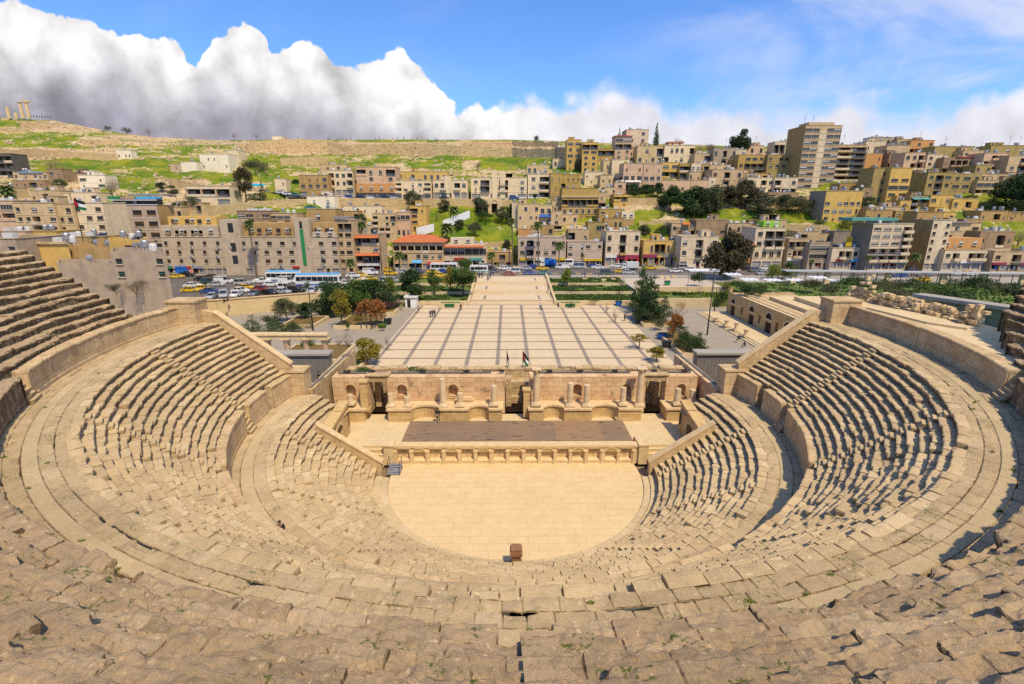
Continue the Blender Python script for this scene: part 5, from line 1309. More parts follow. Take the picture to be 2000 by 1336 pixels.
    for c, za, ww, ch in bals:
        s = MB(); pr = 1.0 if ch in 'bB' else .12
        s.box(c - ww / 2 - .05, c + ww / 2 + .05, Y - pr, Y + .05, za - .08, za + .1)
        if ch in 'br' or rg.random() < .4:
            s.box(c - ww / 2 - .05, c + ww / 2 + .05, Y - pr - .08, Y - pr + .04, za + .1, za + .95)
            if pr > .5: s.box(c - ww / 2 - .05, c - ww / 2 + .05, Y - pr + .04, Y - .003, za + .1, za + .95); s.box(c + ww / 2 - .05, c + ww / 2 + .05, Y - pr + .04, Y - .003, za + .1, za + .95)
            mm = [o.get('bm') or (wall('white') if rg.random() < .45 else cm)]
        else:
            for z_ in (.3, .6, .92): s.box(c - ww / 2, c + ww / 2, Y - pr - .03, Y - pr + .01, za + z_, za + z_ + .05)
            for k in range(int(ww / .35) + 1): x = c - ww / 2 + k * .35; s.box(x, x + .03, Y - pr - .025, Y - pr + .005, za + .1, za + .92)
            mm = [FRM[2]]
        s.build('balcony', mm, t)
    for c, za, ww, fhh, ch in shops:
        if ch == 'S':
            s = MB(); n = 9; z0, z1 = za + .05, za + fhh * .74
            for k in range(n): zz_ = z0 + (z1 - z0) * k / n; s.box(c - ww / 2, c + ww / 2, Y + .28 + (.02 if k % 2 else 0), Y + .34, zz_, zz_ + (z1 - z0) / n)
            s.build('roller_shutter', SHUT, t)
        else:
            s = MB(); s.box(c - ww / 2 + .1, c - ww / 2 + .25, Y + .2, Y + .5, za + .05, za + fhh * .74); s.box(c - ww / 2, c + ww / 2, Y + .6, Y + 1.2, za + .05, za + .9); s.box(c + ww * .1, c + ww * .3, Y + .4, Y + .8, za + .9, za + 1.6, 1); s.build('shop_front', [FRM[2], cmat(rg.choice(('wht', 'red', 'blue', 'yel', 'pnk')))], t)
    for u0, u1, c in o.get('sg', ()):
        s = MB(); za = zb + fh * .76; s.box(X0 + (X1 - X0) * u0, X0 + (X1 - X0) * u1, Y - .35, Y - .07, za, za + fh * .26); s.build('shop_sign', cmat(c), t)
    for u0, u1, zf, c in o.get('aw', ()):
        s = MB(); xa, xb = X0 + (X1 - X0) * u0, X0 + (X1 - X0) * u1; z_ = zb + (zt - zb) * zf
        s.add([(xa, Y - .07, z_), (xb, Y - .07, z_), (xb, Y - 1.6, z_ - .7), (xa, Y - 1.6, z_ - .7), (xa, Y - .07, z_ - .1), (xb, Y - .07, z_ - .1), (xb, Y - 1.6, z_ - .85), (xa, Y - 1.6, z_ - .85)], [(3, 2, 1, 0), (4, 5, 6, 7), (2, 3, 7, 6), (0, 3, 7, 4), (1, 5, 6, 2)]); s.build('awning', cmat(c), t)
    if o.get('ac'):
        for wv in rg.sample(wins, min(len(wins), o['ac'])):
            place(shared('air_conditioner', _ac, [TANKM, METAL]), 'air_conditioner', t, wv[0] + rg.uniform(-.3, .3), Y - .06, wv[1] - .95)
    W_ = X1 - X0
    if o.get('hip'):
        s = MB(); c = cmat(o['hip']); z_ = zt + .15; hh = o.get('hh', 2.0)
        s.add([(X0 - .7, Y - .7, z_), (X1 + .7, Y - .7, z_), (X1 + .7, y1, z_), (X0 - .7, y1, z_), (X0 + W_ * .25, Y + dep * .4, z_ + hh), (X1 - W_ * .25, Y + dep * .4, z_ + hh)], [(0, 1, 5, 4), (1, 2, 5), (2, 3, 4, 5), (3, 0, 4), (3, 2, 1, 0)]); s.build('tiled_roof', c, t)
    else:
        def spot(m_=.9): return rg.uniform(X0 + m_, X1 - m_) if W_ > 2.2 * m_ else (X0 + X1) / 2
        nr = o.get('roof', rg.choice(('ttd', 'thd', 'tdp', 'tt', 'hd', 'tcd'))); nr += ''.join(rg.choice('tzdcphmtdz') for _ in range(int(min(4, W_ / 3.5)))) if not o.get('nb') else 'd'
        for ch in nr:
            if ch == 't': place(shared('water_tank', _tank, [TANKM]), 'water_tank', t, spot(), Y + rg.uniform(1, dep * .5), zr)
            elif ch == 'z': place(shared('zinc_tank', _tank, [TANKZ]), 'water_tank', t, spot(), Y + rg.uniform(1, dep * .5), zr + .6)
            elif ch == 'c': place(shared('cube_tank', _cube, [TANKM]), 'water_tank', t, spot(1.2), Y + rg.uniform(1, dep * .5), zr)
            elif ch == 'd': place(shared('satellite_dish', _dish, [TANKZ]), 'satellite_dish', t, spot(.8), Y + rg.uniform(.9, dep * .4), zr + .5, rg.uniform(-.6, .6))
            elif ch == 'p': place(shared('solar_heater', _panel, [SOLAR, TANKM]), 'solar_heater', t, spot(1.3), Y + rg.uniform(1.5, dep * .5), zr + .3)
            elif ch == 'h':
                w2 = min(3.2, W_ * .4); x = rg.uniform(X0 + .4, X1 - w2 - .4); y_ = Y + dep * .45; s = MB(); s.box(x, x + w2, y_, y_ + 3.2, zr, zr + 2.5); s.box(x - .15, x + w2 + .15, y_ - .15, y_ + 3.3, zr + 2.5, zr + 2.65)
                s.build('stair_hut', cm, t); s = MB(); s.box(x + w2 * .3, x + w2 * .3 + .8, y_ - .04, y_ - .003, zr + .05, zr + 1.9); s.build('door', METAL, t)
            elif ch == 'm':
                x = spot(); s = MB(); s.cyl(x, Y + dep * .5, zr, zr + 6.5, .06, .03, 6); s.box(x - .6, x + .6, Y + dep * .5 - .03, Y + dep * .5 + .03, zr + 5.4, zr + 5.5); s.box(x - .4, x + .4, Y + dep * .5 - .03, Y + dep * .5 + .03, zr + 4.6, zr + 4.7); s.build('antenna', METAL, t)
    for q in o.get('add', ()):     # extra volumes: (part, u0, u1, y_off, depth, z0f, z1f, colour)
        nm, u0, u1, yo, dd, f0, f1, c = q[:8]; H_ = zt - zb; s = MB()
        s.box(X0 + W_ * u0, X0 + W_ * u1, Y + yo, Y + yo + dd, zb + H_ * f0, zb + H_ * f1)
        if nm in ('orange_storey', 'penthouse', 'white_storey', 'roof_storey', 'raised_storey', 'roof_room'):
            for k in range(max(2, int(W_ * (u1 - u0) / 4.2))): n_ = max(2, int(W_ * (u1 - u0) / 4.2)); place(wmesh(1.3, 1.2, 1), 'window', t, X0 + W_ * (u0 + (u1 - u0) * (k + .5) / n_), Y + yo - .055, zb + H_ * (f0 + (f1 - f0) * .36))
        s.build(nm, wall(c) if c in ('cream', 'yellow', 'mustard', 'olive', 'beige', 'pink', 'grey', 'white', 'brown', 'orange', 'tan', 'stone', 'dark', 'conc', 'bright', 'lilac', 'block', 'chalk') else cmat(c), t)
    t['fr'] = 0; del t['fr']
    return t
H_ = dict(nm='house', cat='house')
SHP = dict(nm='shop_building', cat='building')
# ---- left foreground, beside the theatre
bld('weathered grey stone house with green shuttered windows beside the upper left seats', 224, 329, 491, 574, 'grey', 'x..x/x..x/....', Y=80, d=8, sk=-5.6, ext=8, nb=1, fr=3, roof='dtz', nm='house', cat='house')
bld('blank grey rendered wing, lower, joined left of the green shuttered grey house', 118, 227, 514, 572, 'grey', '.../...', Y=81, d=6, sk=-5, ext=8, nb=1, roof='', **H_)
bld('long ochre-yellow building with a green door behind the upper left seats', 37, 136, 474, 514, 'yellow', '....', Y=92, d=12, sk=-11.5, ext=8, nb=1, roof='ccczt', **H_, add=[('door', .14, .22, -.06, .05, -.2, .55, 'grn'), ('roof_edge', -.02, 1.02, -.35, .4, .94, 1.04, 'beige')])
bld('ochre terrace house with a large dish, between the green door and the hotel', 138, 216, 483, 512, 'tan', '....', Y=93, d=8, sk=-7, ext=8, nb=1, roof='dd', **H_)
bld('bright ochre rooftop room with one wide window in front of the flat-topped hotel', 214, 291, 468, 496, 'yellow', '.W.', Y=104, d=9, sk=-6.6, ext=8, roof='zt', **H_)
bld('grey rendered house at the left edge above the top seats', -40, 36, 466, 514, 'grey', 'w.w', Y=88, d=10, ext=8, roof='c', **H_)
bld('pale grey hotel with paired strip windows and a railed roof terrace', 206, 315, 401, 492, 'lilac', 'WWWW*4', Y=164, d=8, sc='tan', ac=10, fr=1, roof='', nm='hotel', cat='hotel', add=[('terrace_frame', .15, 1.0, .3, .12, 1.0, 1.02, 'wht'), ('terrace_frame', .15, 1.0, .3, .1, 1.10, 1.12, 'wht'), ('canopy', .12, .32, .8, 3, 1.13, 1.19, 'grn'), ('canopy', .34, .62, .8, 3, 1.14, 1.17, 'pnk'), ('canopy', .6, .98, .8, 3, 1.13, 1.18, 'sky'), ('terrace_room', .1, .9, 3.2, 2.6, 1.0, 1.13, 'dark'), ('tin_roof', .4, 1.1, 3.0, 3.3, 1.20, 1.24, 'gry')])
bld('cream block with a dark recessed balcony left of the hotel', 31, 111, 396, 458, 'cream', 'w.W.w/wwB.W/w.Bww', Y=143, d=9, roof='hcd')
bld('narrow cream house joined to the right of the block with a dark balcony', 111, 146, 398, 458, 'cream', '.w/ww/w.', Y=144, d=8, roof='')
bld('pale cream house with small scattered windows immediately left of the hotel', 146, 207, 396, 470, 'bright', 'w.w/.ww/w.w/...', Y=145, d=9, roof='d')
bld('pinkish old house with an open shed balcony at the left edge', -30, 31, 392, 432, 'pink', 'gg/rR', Y=146, d=8, roof='')
bld('low pink house with a yellow wing below the block with a dark balcony', -20, 52, 452, 472, 'pink', 'w.w.', Y=128, d=8, roof='tc', **H_)
bld('low amber-yellow house right of the low pink house', 53, 112, 452, 476, 'yellow', 'w.Ww', Y=130, d=8, roof='z', **H_)
bld('beige roof house with a row of white tanks in front of the cream blocks', 112, 205, 462, 482, 'tan', '.w..w.', Y=122, d=8, roof='cct', **H_)
# ---- small houses on the left hillside
bld('unfinished brown concrete frame on the hillside at the left edge', -20, 26, 300, 347, 'dark', 'RRR*3', d=8, roof='', nb=1)
bld('low shack with a pale blue roof edge left of the hillside bare trees', 26, 92, 336, 352, 'beige', 'w.w.www', d=6, roof='t', **H_, add=[('roof_edge', .2, .9, -.5, .6, .9, 1.0, 'sky')])
bld('old brown stone house with small dark openings below the pale blue shack', 24, 88, 352, 366, 'brown', 'vvRv', d=6, roof='', **H_)
bld('tall narrow brown house among the bare trees on the left hillside', 95, 122, 330, 364, 'brown', 'wv/vw', d=6, roof='', **H_)
bld('long flat-roofed shed below the cave wall on the left hillside', 122, 165, 338, 352, 'brown', 'R..', d=7, roof='h', **H_)
bld('white two-level house with flat roofs below the cave wall', 154, 206, 342, 369, 'chalk', 'W.v/v.W', d=7, roof='', **H_)
bld('small yellow ruin above the hotel roof at the foot of the grass', 112, 136, 377, 395, 'bright', 'v.', d=6, roof='', **H_)
bld('white ruined house front with three small dark holes on the hillside', 228, 256, 293, 312, 'chalk', 'v.vv', d=5, roof='', nb=1, **H_)
bld('large white roofless house alone on the green hillside', 391, 447, 301, 331, 'chalk', '.vv../v...v', d=10, roof='', nb=1, **H_)
bld('cream annex attached to the right of the large white hillside house', 444, 466, 293, 318, 'bright', 'v.v', d=9, roof='', **H_)
bld('small white cube house below the large white hillside house', 354, 384, 316, 336, 'chalk', '..', d=6, roof='', **H_)
bld('low pinkish stone hut left of the small white cube house', 332, 356, 320, 333, 'pink', 'v', d=6, roof='', **H_)
bld('slim cream tower house standing alone beside the hill road', 537, 559, 349, 378, 'bright', '.v/..', d=5, roof='', nb=1, **H_)
bld('long cream building with three big square openings under the dark pines', 365, 450, 363, 402, 'bright', 'RRR/S.S', d=8, roof='', nb=1)
bld('white flat-topped building on the crest at the left end of the citadel wall', 532, 549, 266, 275, 'chalk', '..', d=8, roof='', nb=1, **H_)
# ---- row of flats on the upper road (with parked cars)
bld('orange-beige block at the left end of the upper row, beside the green terrace', 585, 642, 342, 384, 'tan', '.vvw/wwww/S..S', d=10, roof='tt')
bld('cream block with green shutters and corner balconies in the upper row', 642, 690, 333, 382, 'bright', 'bwwb/bxxb/SSSS', d=10, fr=3, roof='d')
bld('low beige rooftop house behind the block with green shutters', 624, 676, 321, 334, 'cream', '.w.w.', d=8, roof='', **H_)
bld('pink and orange block with two corner loggias in the upper row', 697, 773, 326, 386, 'pink', 'RaaR/.w.w/WWsWW/SSSS', d=11, roof='', add=[('orange_storey', -.02, 1.02, -.5, .45, .16, .46, 'orange')], nb=1)
bld('long low yellow house with arched openings above the upper row', 775, 874, 335, 354, 'yellow', 'w.w.aaaa', d=8, roof='')
bld('white block with a slit-windowed centre under the yellow house', 771, 842, 353, 388, 'bright', 'b.swb/bwsvb/SS.SS', d=9, roof='d')
bld('white block with a central stair turret in the upper row', 846, 913, 352, 388, 'bright', 'wbsbw/SSsSS', d=9, roof='t', add=[('stair_turret', .33, .52, -.3, 3, .3, 1.2, 'bright')])
bld('wide cream block with twin slit towers and long balconies in the upper row', 920, 1029, 347, 388, 'bright', 'wB.B.w/vB.B.w/S.SS.S', d=10, roof='', ac=2, add=[('slit_tower', .38, .47, -.4, 3, 0, 1.30, 'bright'), ('slit_tower', .52, .61, -.4, 3, 0, 1.30, 'bright')])
bld('tall cream block with stacked balconies at the right end of the upper row', 1031, 1074, 340, 390, 'bright', 'wb/wb/Sb', d=10, roof='tt')
bld('pinkish flat roof house behind the tall cream block with stacked balconies', 1029, 1070, 322, 345, 'cream', 'wwvw', d=8, roof='tt', **H_)
# ---- centre right: mustard and arched houses
bld('mustard wall tower with a few tiny windows right of the upper row', 1075, 1096, 338, 394, 'mustard', 'v.v/.v./v..', d=10, roof='', nb=1)
bld('mustard house with three small windows behind the arched house', 1095, 1134, 341, 382, 'mustard', '.vvv/R.../b...', d=10, roof='', Y=236)
bld('large mustard house with a row of arched windows and big arches below', 1097, 1168, 368, 452, 'mustard', '....../RRRRRR/aaaaaa/.aa.RR/w..RRR', d=11, roof='d', Y=214, add=[('roof_edge', -.02, 1.02, -.4, .5, .80, .83, 'pink')], nb=1)
bld('narrow pale yellow house with two windows at the foot of the arched house', 1097, 1128, 419, 452, 'cream', 'w.w/v.w', d=6, roof='', Y=207)
bld('yellow house with blue shuttered windows above the street flats', 1011, 1053, 398, 448, 'cream', '.w.w/v.vv/....', d=9, roof='hd', fr=4, nb=1)
bld('yellow house with a bright blue tarpaulin beside the blue shuttered house', 1053, 1078, 400, 446, 'cream', 'ww/va', d=9, roof='', nb=1, aw=[(0, 1.0, .58, 'blue')])
bld('crumbling beige house below the arched house', 1076, 1098, 412, 452, 'beige', 'v/a/R', d=7, roof='')
bld('low orange rooftop house behind the lilac shop block', 1012, 1046, 447, 462, 'orange', '..v', d=6, roof='', **H_, Y=196)
bld('narrow whitewashed wall house left of the blue shuttered house', 1000, 1011, 395, 442, 'white', '.', d=8, roof='', nb=1)
bld('yellow house with small windows, second from the left on the hill shoulder', 1137, 1167, 278, 338, 'yellow', 'RR/WW/ww/ww/ww', d=10, roof='', add=[])
bld('yellow tower house at the left end of the hill shoulder', 1107, 1135, 273, 334, 'yellow', 'WW/ww/WW/ww/v.', d=10, roof='c')
bld('dark-topped house with white tanks at the right end of the citadel wall', 1086, 1108, 288, 312, 'dark', 'vv/vv', d=7, roof='ttt')
bld('small white stepped house below the dark-topped house', 1080, 1110, 310, 326, 'bright', 'a.a', d=7, roof='', **H_)
bld('olive low house with a dark upper storey between the yellow and the pink-topped house', 1168, 1199, 290, 316, 'mustard', 'RR/v.v', d=9, roof='d')
bld('narrow house with a white base and a dull red roof storey on the skyline', 1201, 1233, 266, 314, 'pink', 'gg/RR/ww/ww', d=9, roof='', hip='red', hh=.8)
bld('tall white block on the skyline between the two thin cypresses', 1222, 1266, 253, 308, 'white', '.w/ww/ww/ww', d=11, sc='grey', roof='czd')
bld('sunlit cream wall block below the narrow house with a dull red roof', 1195, 1218, 312, 356, 'bright', '.v/.v/vv', d=9, roof='', nb=1)
bld('small olive house left of the sunlit cream wall block', 1178, 1195, 313, 352, 'cream', 'v/v', d=8, roof='')
bld('cream house with a row of white balustrades below the yellow tower houses', 1142, 1178, 336, 360, 'bright', 'v.vv/.v.v', d=8, roof='td')
bld('cream stepped house right of the row of white balustrades', 1172, 1196, 342, 376, 'cream', 'vv/v.', d=8, roof='')
bld('wide cream house with a flat roof below the tall white skyline block', 1244, 1295, 285, 322, 'cream', '.w.R/wvww', d=9, roof='h')
bld('wide pinkish-tan block with striped awnings left of the green slope', 1217, 1255, 319, 376, 'pink', 'v.v/WwW/Bb.', d=10, roof='', aw=[(.1, .9, .42, 'wht')])
bld('pinkish-tan block joined to the one with striped awnings', 1256, 1292, 320, 376, 'pink', 'v.v/WWw/Bbw', d=10, roof='d')
bld('small yellow house with a dark terrace, alone left of the pinkish wall', 1199, 1226, 380, 404, 'yellow', 'RR/.v', d=7, roof='')
bld('broad yellow house stepping down beside the right-hand green slope', 1170, 1214, 408, 444, 'mustard', 'w.w/.Ww/v.w', d=8, roof='cc')
bld('small house with a white top and tan base beside the right-hand green slope', 1214, 1238, 413, 444, 'tan', 'ww/..', d=7, roof='', add=[('white_storey', -.02, 1.02, -.15, .1, .5, 1.0, 'bright')], nb=1)
bld('olive house with a dark strip window behind the red-fronted shop', 1148, 1180, 434, 474, 'olive', '.g/..v', d=8, roof='t', Y=198)
bld('tan house with three windows behind the roof tanks of the red-fronted shop', 1180, 1216, 426, 452, 'tan', 'w.ww', d=7, roof='d', Y=202)
# ---- middle of the slope
bld('cream villa with a chequered railing and corner balcony on the green slope', 728, 774, 417, 467, 'cream', 'b.wR/b.xw/.bb./..w.', d=9, roof='d', fr=3)
bld('beige block with tall white-framed windows joined to the cream villa', 774, 801, 414, 463, 'pink', 'ggg/.../sss', d=9, roof='')
bld('yellow four-storey house beside the white ramp wall', 801, 833, 402, 452, 'yellow', 'Rv/W./W./ss', d=9, roof='h')
bld('low cream house in front of the long brown retaining wall', 671, 746, 402, 418, 'bright', '.v.R.v..v.', d=6, roof='', **H_)
bld('bright white house at the right end of the sunlit golden wall', 600, 654, 383, 409, 'chalk', '.w..w.', d=8, roof='hd', **H_)
bld('brown slatted roof storey above the left part of the long grey block', 464, 527, 412, 440, 'brown', 'gg.g/.R..', Y=176, d=8, roof='cc')
bld('brown shed house joined to the slatted roof storey', 527, 581, 416, 440, 'beige', 'ggg./RvRv', Y=177, d=8, roof='z')
bld('tan block with mixed roof sheds behind the right tower of the long grey block', 600, 656, 408, 440, 'tan', '.w..', Y=182, d=8, roof='cz')
b = thing('arched_ruin', 'white stone ruin with two dark pointed arches above the lush green slope', 'ruin', hz(957, 412))
s = MB(); pa, pb = hz(934, 412), hz(980, 412); zt = aty(957, 388, pa.y).z
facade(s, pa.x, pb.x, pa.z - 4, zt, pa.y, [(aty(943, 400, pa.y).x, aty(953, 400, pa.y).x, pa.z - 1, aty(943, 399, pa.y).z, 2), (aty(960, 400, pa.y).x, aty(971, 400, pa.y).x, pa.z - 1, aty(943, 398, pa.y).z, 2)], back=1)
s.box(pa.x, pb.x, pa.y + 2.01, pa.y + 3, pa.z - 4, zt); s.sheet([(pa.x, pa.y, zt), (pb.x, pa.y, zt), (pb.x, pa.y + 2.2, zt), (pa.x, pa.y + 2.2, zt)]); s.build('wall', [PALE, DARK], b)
for xa, xb in ((942, 954), (959, 972)):
    x0_, x1_ = aty(xa, 399, pa.y).x, aty(xb, 399, pa.y).x; m_ = (x0_ + x1_) / 2; r_ = (x1_ - x0_) / 2; z_ = aty(943, 399, pa.y).z; s = MB()
    for k in range(8):
        t_ = [math.pi * (k + e) / 8 for e in (0, 1)]; s.yprism([(m_ - r_ * math.cos(t_[0]), z_ + r_ * 1.2 * math.sin(t_[0])), (m_ - r_ * math.cos(t_[1]), z_ + r_ * 1.2 * math.sin(t_[1])), (m_ - 1.25 * r_ * math.cos(t_[1]), z_ + 1.45 * r_ * math.sin(t_[1])), (m_ - 1.25 * r_ * math.cos(t_[0]), z_ + 1.45 * r_ * math.sin(t_[0]))][::-1], pa.y - .2, pa.y + .05)
    s.build('arch', PALE, b)
# ---- street front, left: the long grey block
LB = bld('long grey stone block with two stair towers and a shop row along the street', 322, 661, 463, 537, 'block', 'w.w.w.w.w.w.w.w.W.W.W.W.W.W/w.w.w.w.w.w.w.w.W.W.W.W..W.W/w.w.w.w.w.w.w...W.W.W.W..W.W/OOSOSSSS.DS..SS.SODSDS', Y=158, d=12, ac=14, roof='', fr=1, par=.8, sg=[(.0, .025, 'grn'), (.05, .11, 'blue'), (.115, .14, 'red'), (.15, .205, 'vio'), (.73, .77, 'red')],
    add=[('stair_tower', .345, .455, -.25, 6, -.0, 1.45, 'block'), ('stair_tower', .765, .85, -.25, 6, 0, 1.48, 'block'), ('raised_storey', 0, .33, -.02, 8, 1.0, 1.30, 'block'), ('penthouse', 0.02, .3, 3, 7, 1.3, 1.52, 'yellow'), ('penthouse', .46, .76, 1.5, 8, 1.0, 1.36, 'tan'), ('penthouse', .86, 1.0, 1.5, 8, 1.0, 1.36, 'tan'), ('raised_storey', .86, 1.0, -.02, 1.2, 1.0, 1.12, 'block'), ('blue_shopfront', .045, .12, -.22, .2, .0, .20, 'blue'), ('pink_shopfront', .122, .15, -.15, .1, 0, .18, 'pnk'), ('vertical_sign', .795, .815, -.4, .14, .26, 1.2, 'grn')])
s = MB(); X0, X1 = aty(322, 500, 158).x, aty(661, 500, 158).x; Wd = X1 - X0; zb = aty(490, 537, 158).z; Hh = aty(490, 463, 158).z - zb
for u0, u1, f0, f1 in ((.39, .42, 1.12, 1.36), (.39, .42, .62, .85), (.39, .42, .30, .52), (.797, .813, 1.22, 1.40)): s.box(X0 + Wd * u0, X0 + Wd * u1, 157.70, 157.745, zb + Hh * f0, zb + Hh * f1)
s.build('slit_windows', GLASS, LB)
for u in (.03, .075, .12, .165, .21): place(wmesh(1.1, 1.1, 10), 'window', LB, X0 + Wd * (u + .02), 157.93, zb + Hh * 1.08)
for u in (.05, .13, .2, .5, .55, .6, .66, .72, .88, .94): place(wmesh(1.4, 1.4, 10), 'window', LB, X0 + Wd * u, (160.93 if u < .3 else 159.43), zb + Hh * (1.33 if u < .3 else 1.10))
bld('five-storey brownish block with dark windows right of the long grey block', 658, 690, 430, 536, 'beige', 'RR/WW/ww/WW/WW/SD', Y=160, d=12, fr=1, roof='', add=[('tin_roof', -.05, .9, -.6, 6, 1.02, 1.06, 'gry')])
bld('narrow shop house with two tiers of orange awnings on the street', 690, 742, 458, 532, 'beige', 'RRR/w.w/RRR/OO', Y=163, d=10, aw=[(-.05, 1.0, .98, 'tile'), (0, 1.02, .52, 'tile')], roof='', sg=[(.1, .95, 'wht')])
bld('wide shop house with a red tiled roof over an open upper gallery', 768, 866, 474, 527, 'beige', 'rrrrrrr/.R.wWvw/OSOOSOO', Y=174, d=12, hip='tile', hh=2.4, aw=[(.38, .57, .36, 'sky'), (.68, .84, .30, 'red'), (.84, 1.0, .33, 'org')], **SHP)
bld('shop building with white posts and a striped orange terrace on the street', 866, 950, 478, 525, 'white', 'gggggg/OSSOOD', Y=176, d=10, aw=[(.02, .95, 1.0, 'tile')], sg=[(.25, .5, 'red'), (.6, .9, 'teal')], roof='', **SHP, add=[('white_storey', .15, .7, 3, 5, 1.0, 1.25, 'white'), ('glazed_front', .05, .95, -.3, .12, .96, 1.0, 'wht')])
bld('low tan shop row with a small yellow house on top, left of the narrow alley', 951, 999, 492, 522, 'tan', 'w.R./SOSO', Y=178, d=8, roof='', **SHP)
bld('lilac-grey shop block with yellow shutters and boxed balconies on the street', 1012, 1105, 464, 522, 'lilac', 'xbx.wW/wbwww./SOSOSO', Y=180, d=11, fr=5, sg=[(.03, .22, 'yel'), (.38, .65, 'wht'), (.56, .7, 'teal'), (.72, 1.0, 'yel')], roof='ttd', **SHP)
bld('lilac-grey two-storey shop block with a long yellow sign', 1108, 1176, 472, 521, 'lilac', 'w.sW.w/W.s.../SSSDOO', Y=181, d=10, sg=[(.45, 1.0, 'yel')], roof='', **SHP)
bld('pale shop block with a mustard balcony and a bright red shop front', 1183, 1249, 452, 519, 'white', 'w.B.w/w.b.w/SSOOO', Y=180, d=11, fr=1, roof='ttttzz', sg=[(0, .33, 'wht'), (.34, 1.0, 'mag')], bm=wall('mustard'), add=[('red_shopfront', .33, .36, -.3, .2, 0, .28, 'red'), ('red_shopfront', .6, .66, -.3, .2, 0, .28, 'red'), ('red_shopfront', .93, 1.0, -.3, .2, 0, .28, 'red'), ('red_shopfront', .34, 1.0, -.32, .2, .2, .235, 'red')], **SHP)
bld('low yellow shop house with two arched windows right of the red shop front', 1256, 1321, 470, 520, 'yellow', '.aRRa./OSOOSO', Y=178, d=10, roof='zd', sg=[(0, .42, 'mag'), (.6, .9, 'gry')], **SHP)
bld('grey stone shop house with two stacked central balconies', 1329, 1401, 462, 525, 'white', 'w.B.w/w.B.w/S.D.S', Y=172, d=10, roof='dm', **SHP)
bld('orange-brown shop house half hidden by the big street tree', 1428, 1471, 474, 526, 'orange', '.ww./RRR/SSS', Y=173, d=9, roof='', aw=[(.5, 1.0, .98, 'org')], sg=[(0, 1, 'org')], **SHP)
bld('cream four-storey shop house with a lime green roof room', 1472, 1530, 445, 524, 'white', 'wBB/wbb/aaaa/SSS', Y=172, d=11, fr=1, roof='cd', add=[('roof_room', .3, .85, 1.5, 5, 1.0, 1.15, 'lim')], **SHP)
bld('small shop house with an open red-brown roof frame', 1538, 1577, 466, 522, 'stone', 'RRR/wbbw/SSS', Y=171, d=9, roof='z', sg=[(0, .7, 'wht')], **SHP)
bld('modern grey shop block with two long dark glass strips', 1579, 1622, 474, 525, 'grey', 'g/g/DOD', Y=168, d=9, roof='', fr=2, **SHP)
bld('low shop house with a tall yellow roof sign and a blue window', 1623, 1690, 484, 525, 'white', '.bBw./SSSOS', Y=166, d=9, roof='tz', fr=4, sg=[(.55, .95, 'sky'), (.15, .35, 'red')], add=[('roof_sign', .43, .6, 1.2, .2, 1.05, 1.5, 'yel')], **SHP)
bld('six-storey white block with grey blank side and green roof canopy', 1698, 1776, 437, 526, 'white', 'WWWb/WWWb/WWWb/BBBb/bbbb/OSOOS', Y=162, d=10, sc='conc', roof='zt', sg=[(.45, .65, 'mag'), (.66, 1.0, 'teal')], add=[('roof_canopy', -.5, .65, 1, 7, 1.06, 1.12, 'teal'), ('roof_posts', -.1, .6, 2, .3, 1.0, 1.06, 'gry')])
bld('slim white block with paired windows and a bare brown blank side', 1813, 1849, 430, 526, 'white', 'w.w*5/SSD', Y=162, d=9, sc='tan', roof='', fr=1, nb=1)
bld('shop block with an orange upper storey and long balustrade near the right edge', 1842, 1937, 488, 527, 'white', 'wb.BBw/SSSSS', Y=160, d=10, roof='', add=[('orange_storey', .0, .86, 2.5, 6, 1.0, 1.55, 'orange')], sg=[(.35, .8, 'wht')], **SHP)
bld('rough stone shop house with dark red signs at the right edge', 1938, 2030, 491, 530, 'stone', 'w.B.w/OSOSO', Y=158, d=10, roof='', sg=[(.0, .3, 'mag'), (.6, 1.0, 'mag')], **SHP)
bld('brown stone house with a small orange tarpaulin behind the yellow arched-window shop', 1311, 1346, 436, 470, 'stone', 'w.w/aaR', d=8, roof='', Y=196, aw=[(.55, .98, 1.05, 'org')])
bld('wide brown house with a large dark window behind the two-balcony stone shop', 1358, 1420, 429, 476, 'brown', '..../W..W/..R.', d=8, roof='', Y=195)
bld('brown annex with three small windows right of the wide brown house', 1420, 1464, 436, 476, 'stone', 'w.www/.R..', d=8, roof='t', Y=194)
# ---- right hillside
bld('cream house with an orange pyramid roof storey near the bare round trees', 1297, 1356, 284, 322, 'bright', '.www.R/R..w.v', d=9, roof='hc', add=[('roof_storey', .15, .62, 1, 5, 1.0, 1.14, 'bright'), ('roof_cap', .12, .66, .7, 5.6, 1.14, 1.20, 'tile')])
bld('yellow house with paired small windows below the orange pyramid roof', 1291, 1327, 317, 348, 'yellow', 'WW/RR', d=8, roof='')
bld('yellow house with a shaded terrace joined to the paired-window yellow house', 1327, 1347, 320, 350, 'mustard', 'R/R', d=7, roof='')
bld('small house with a white top floor and olive base on the right hillside', 1350, 1385, 320, 352, 'olive', 'Rwb/WvW', d=8, roof='zt', add=[('white_storey', -.03, .5, -.2, .15, .55, 1.0, 'white')])
bld('long low pink house with a plain pink parapet above the olive trees', 1291, 1348, 352, 374, 'pink', '....../w.w.w.', d=8, roof='', nb=1)
bld('low pinkish shed joined to the right of the long low pink house', 1349, 1385, 352, 372, 'pink', '.../.R.', d=8, roof='', nb=1)
bld('square stone house with a double balcony above the brown trees', 1390, 1449, 331, 370, 'stone', 'w.B.w/w.b..', d=10, roof='d')
bld('grey-beige house with stacked balconies left of the round conifer', 1393, 1437, 289, 330, 'grey', 'w.b.w/..b.W', d=9, roof='zm')
bld('mustard house with white railings left of the tall tower block', 1441, 1492, 302, 344, 'mustard', '.WWw/wBBB/BBBb', d=9, roof='c')
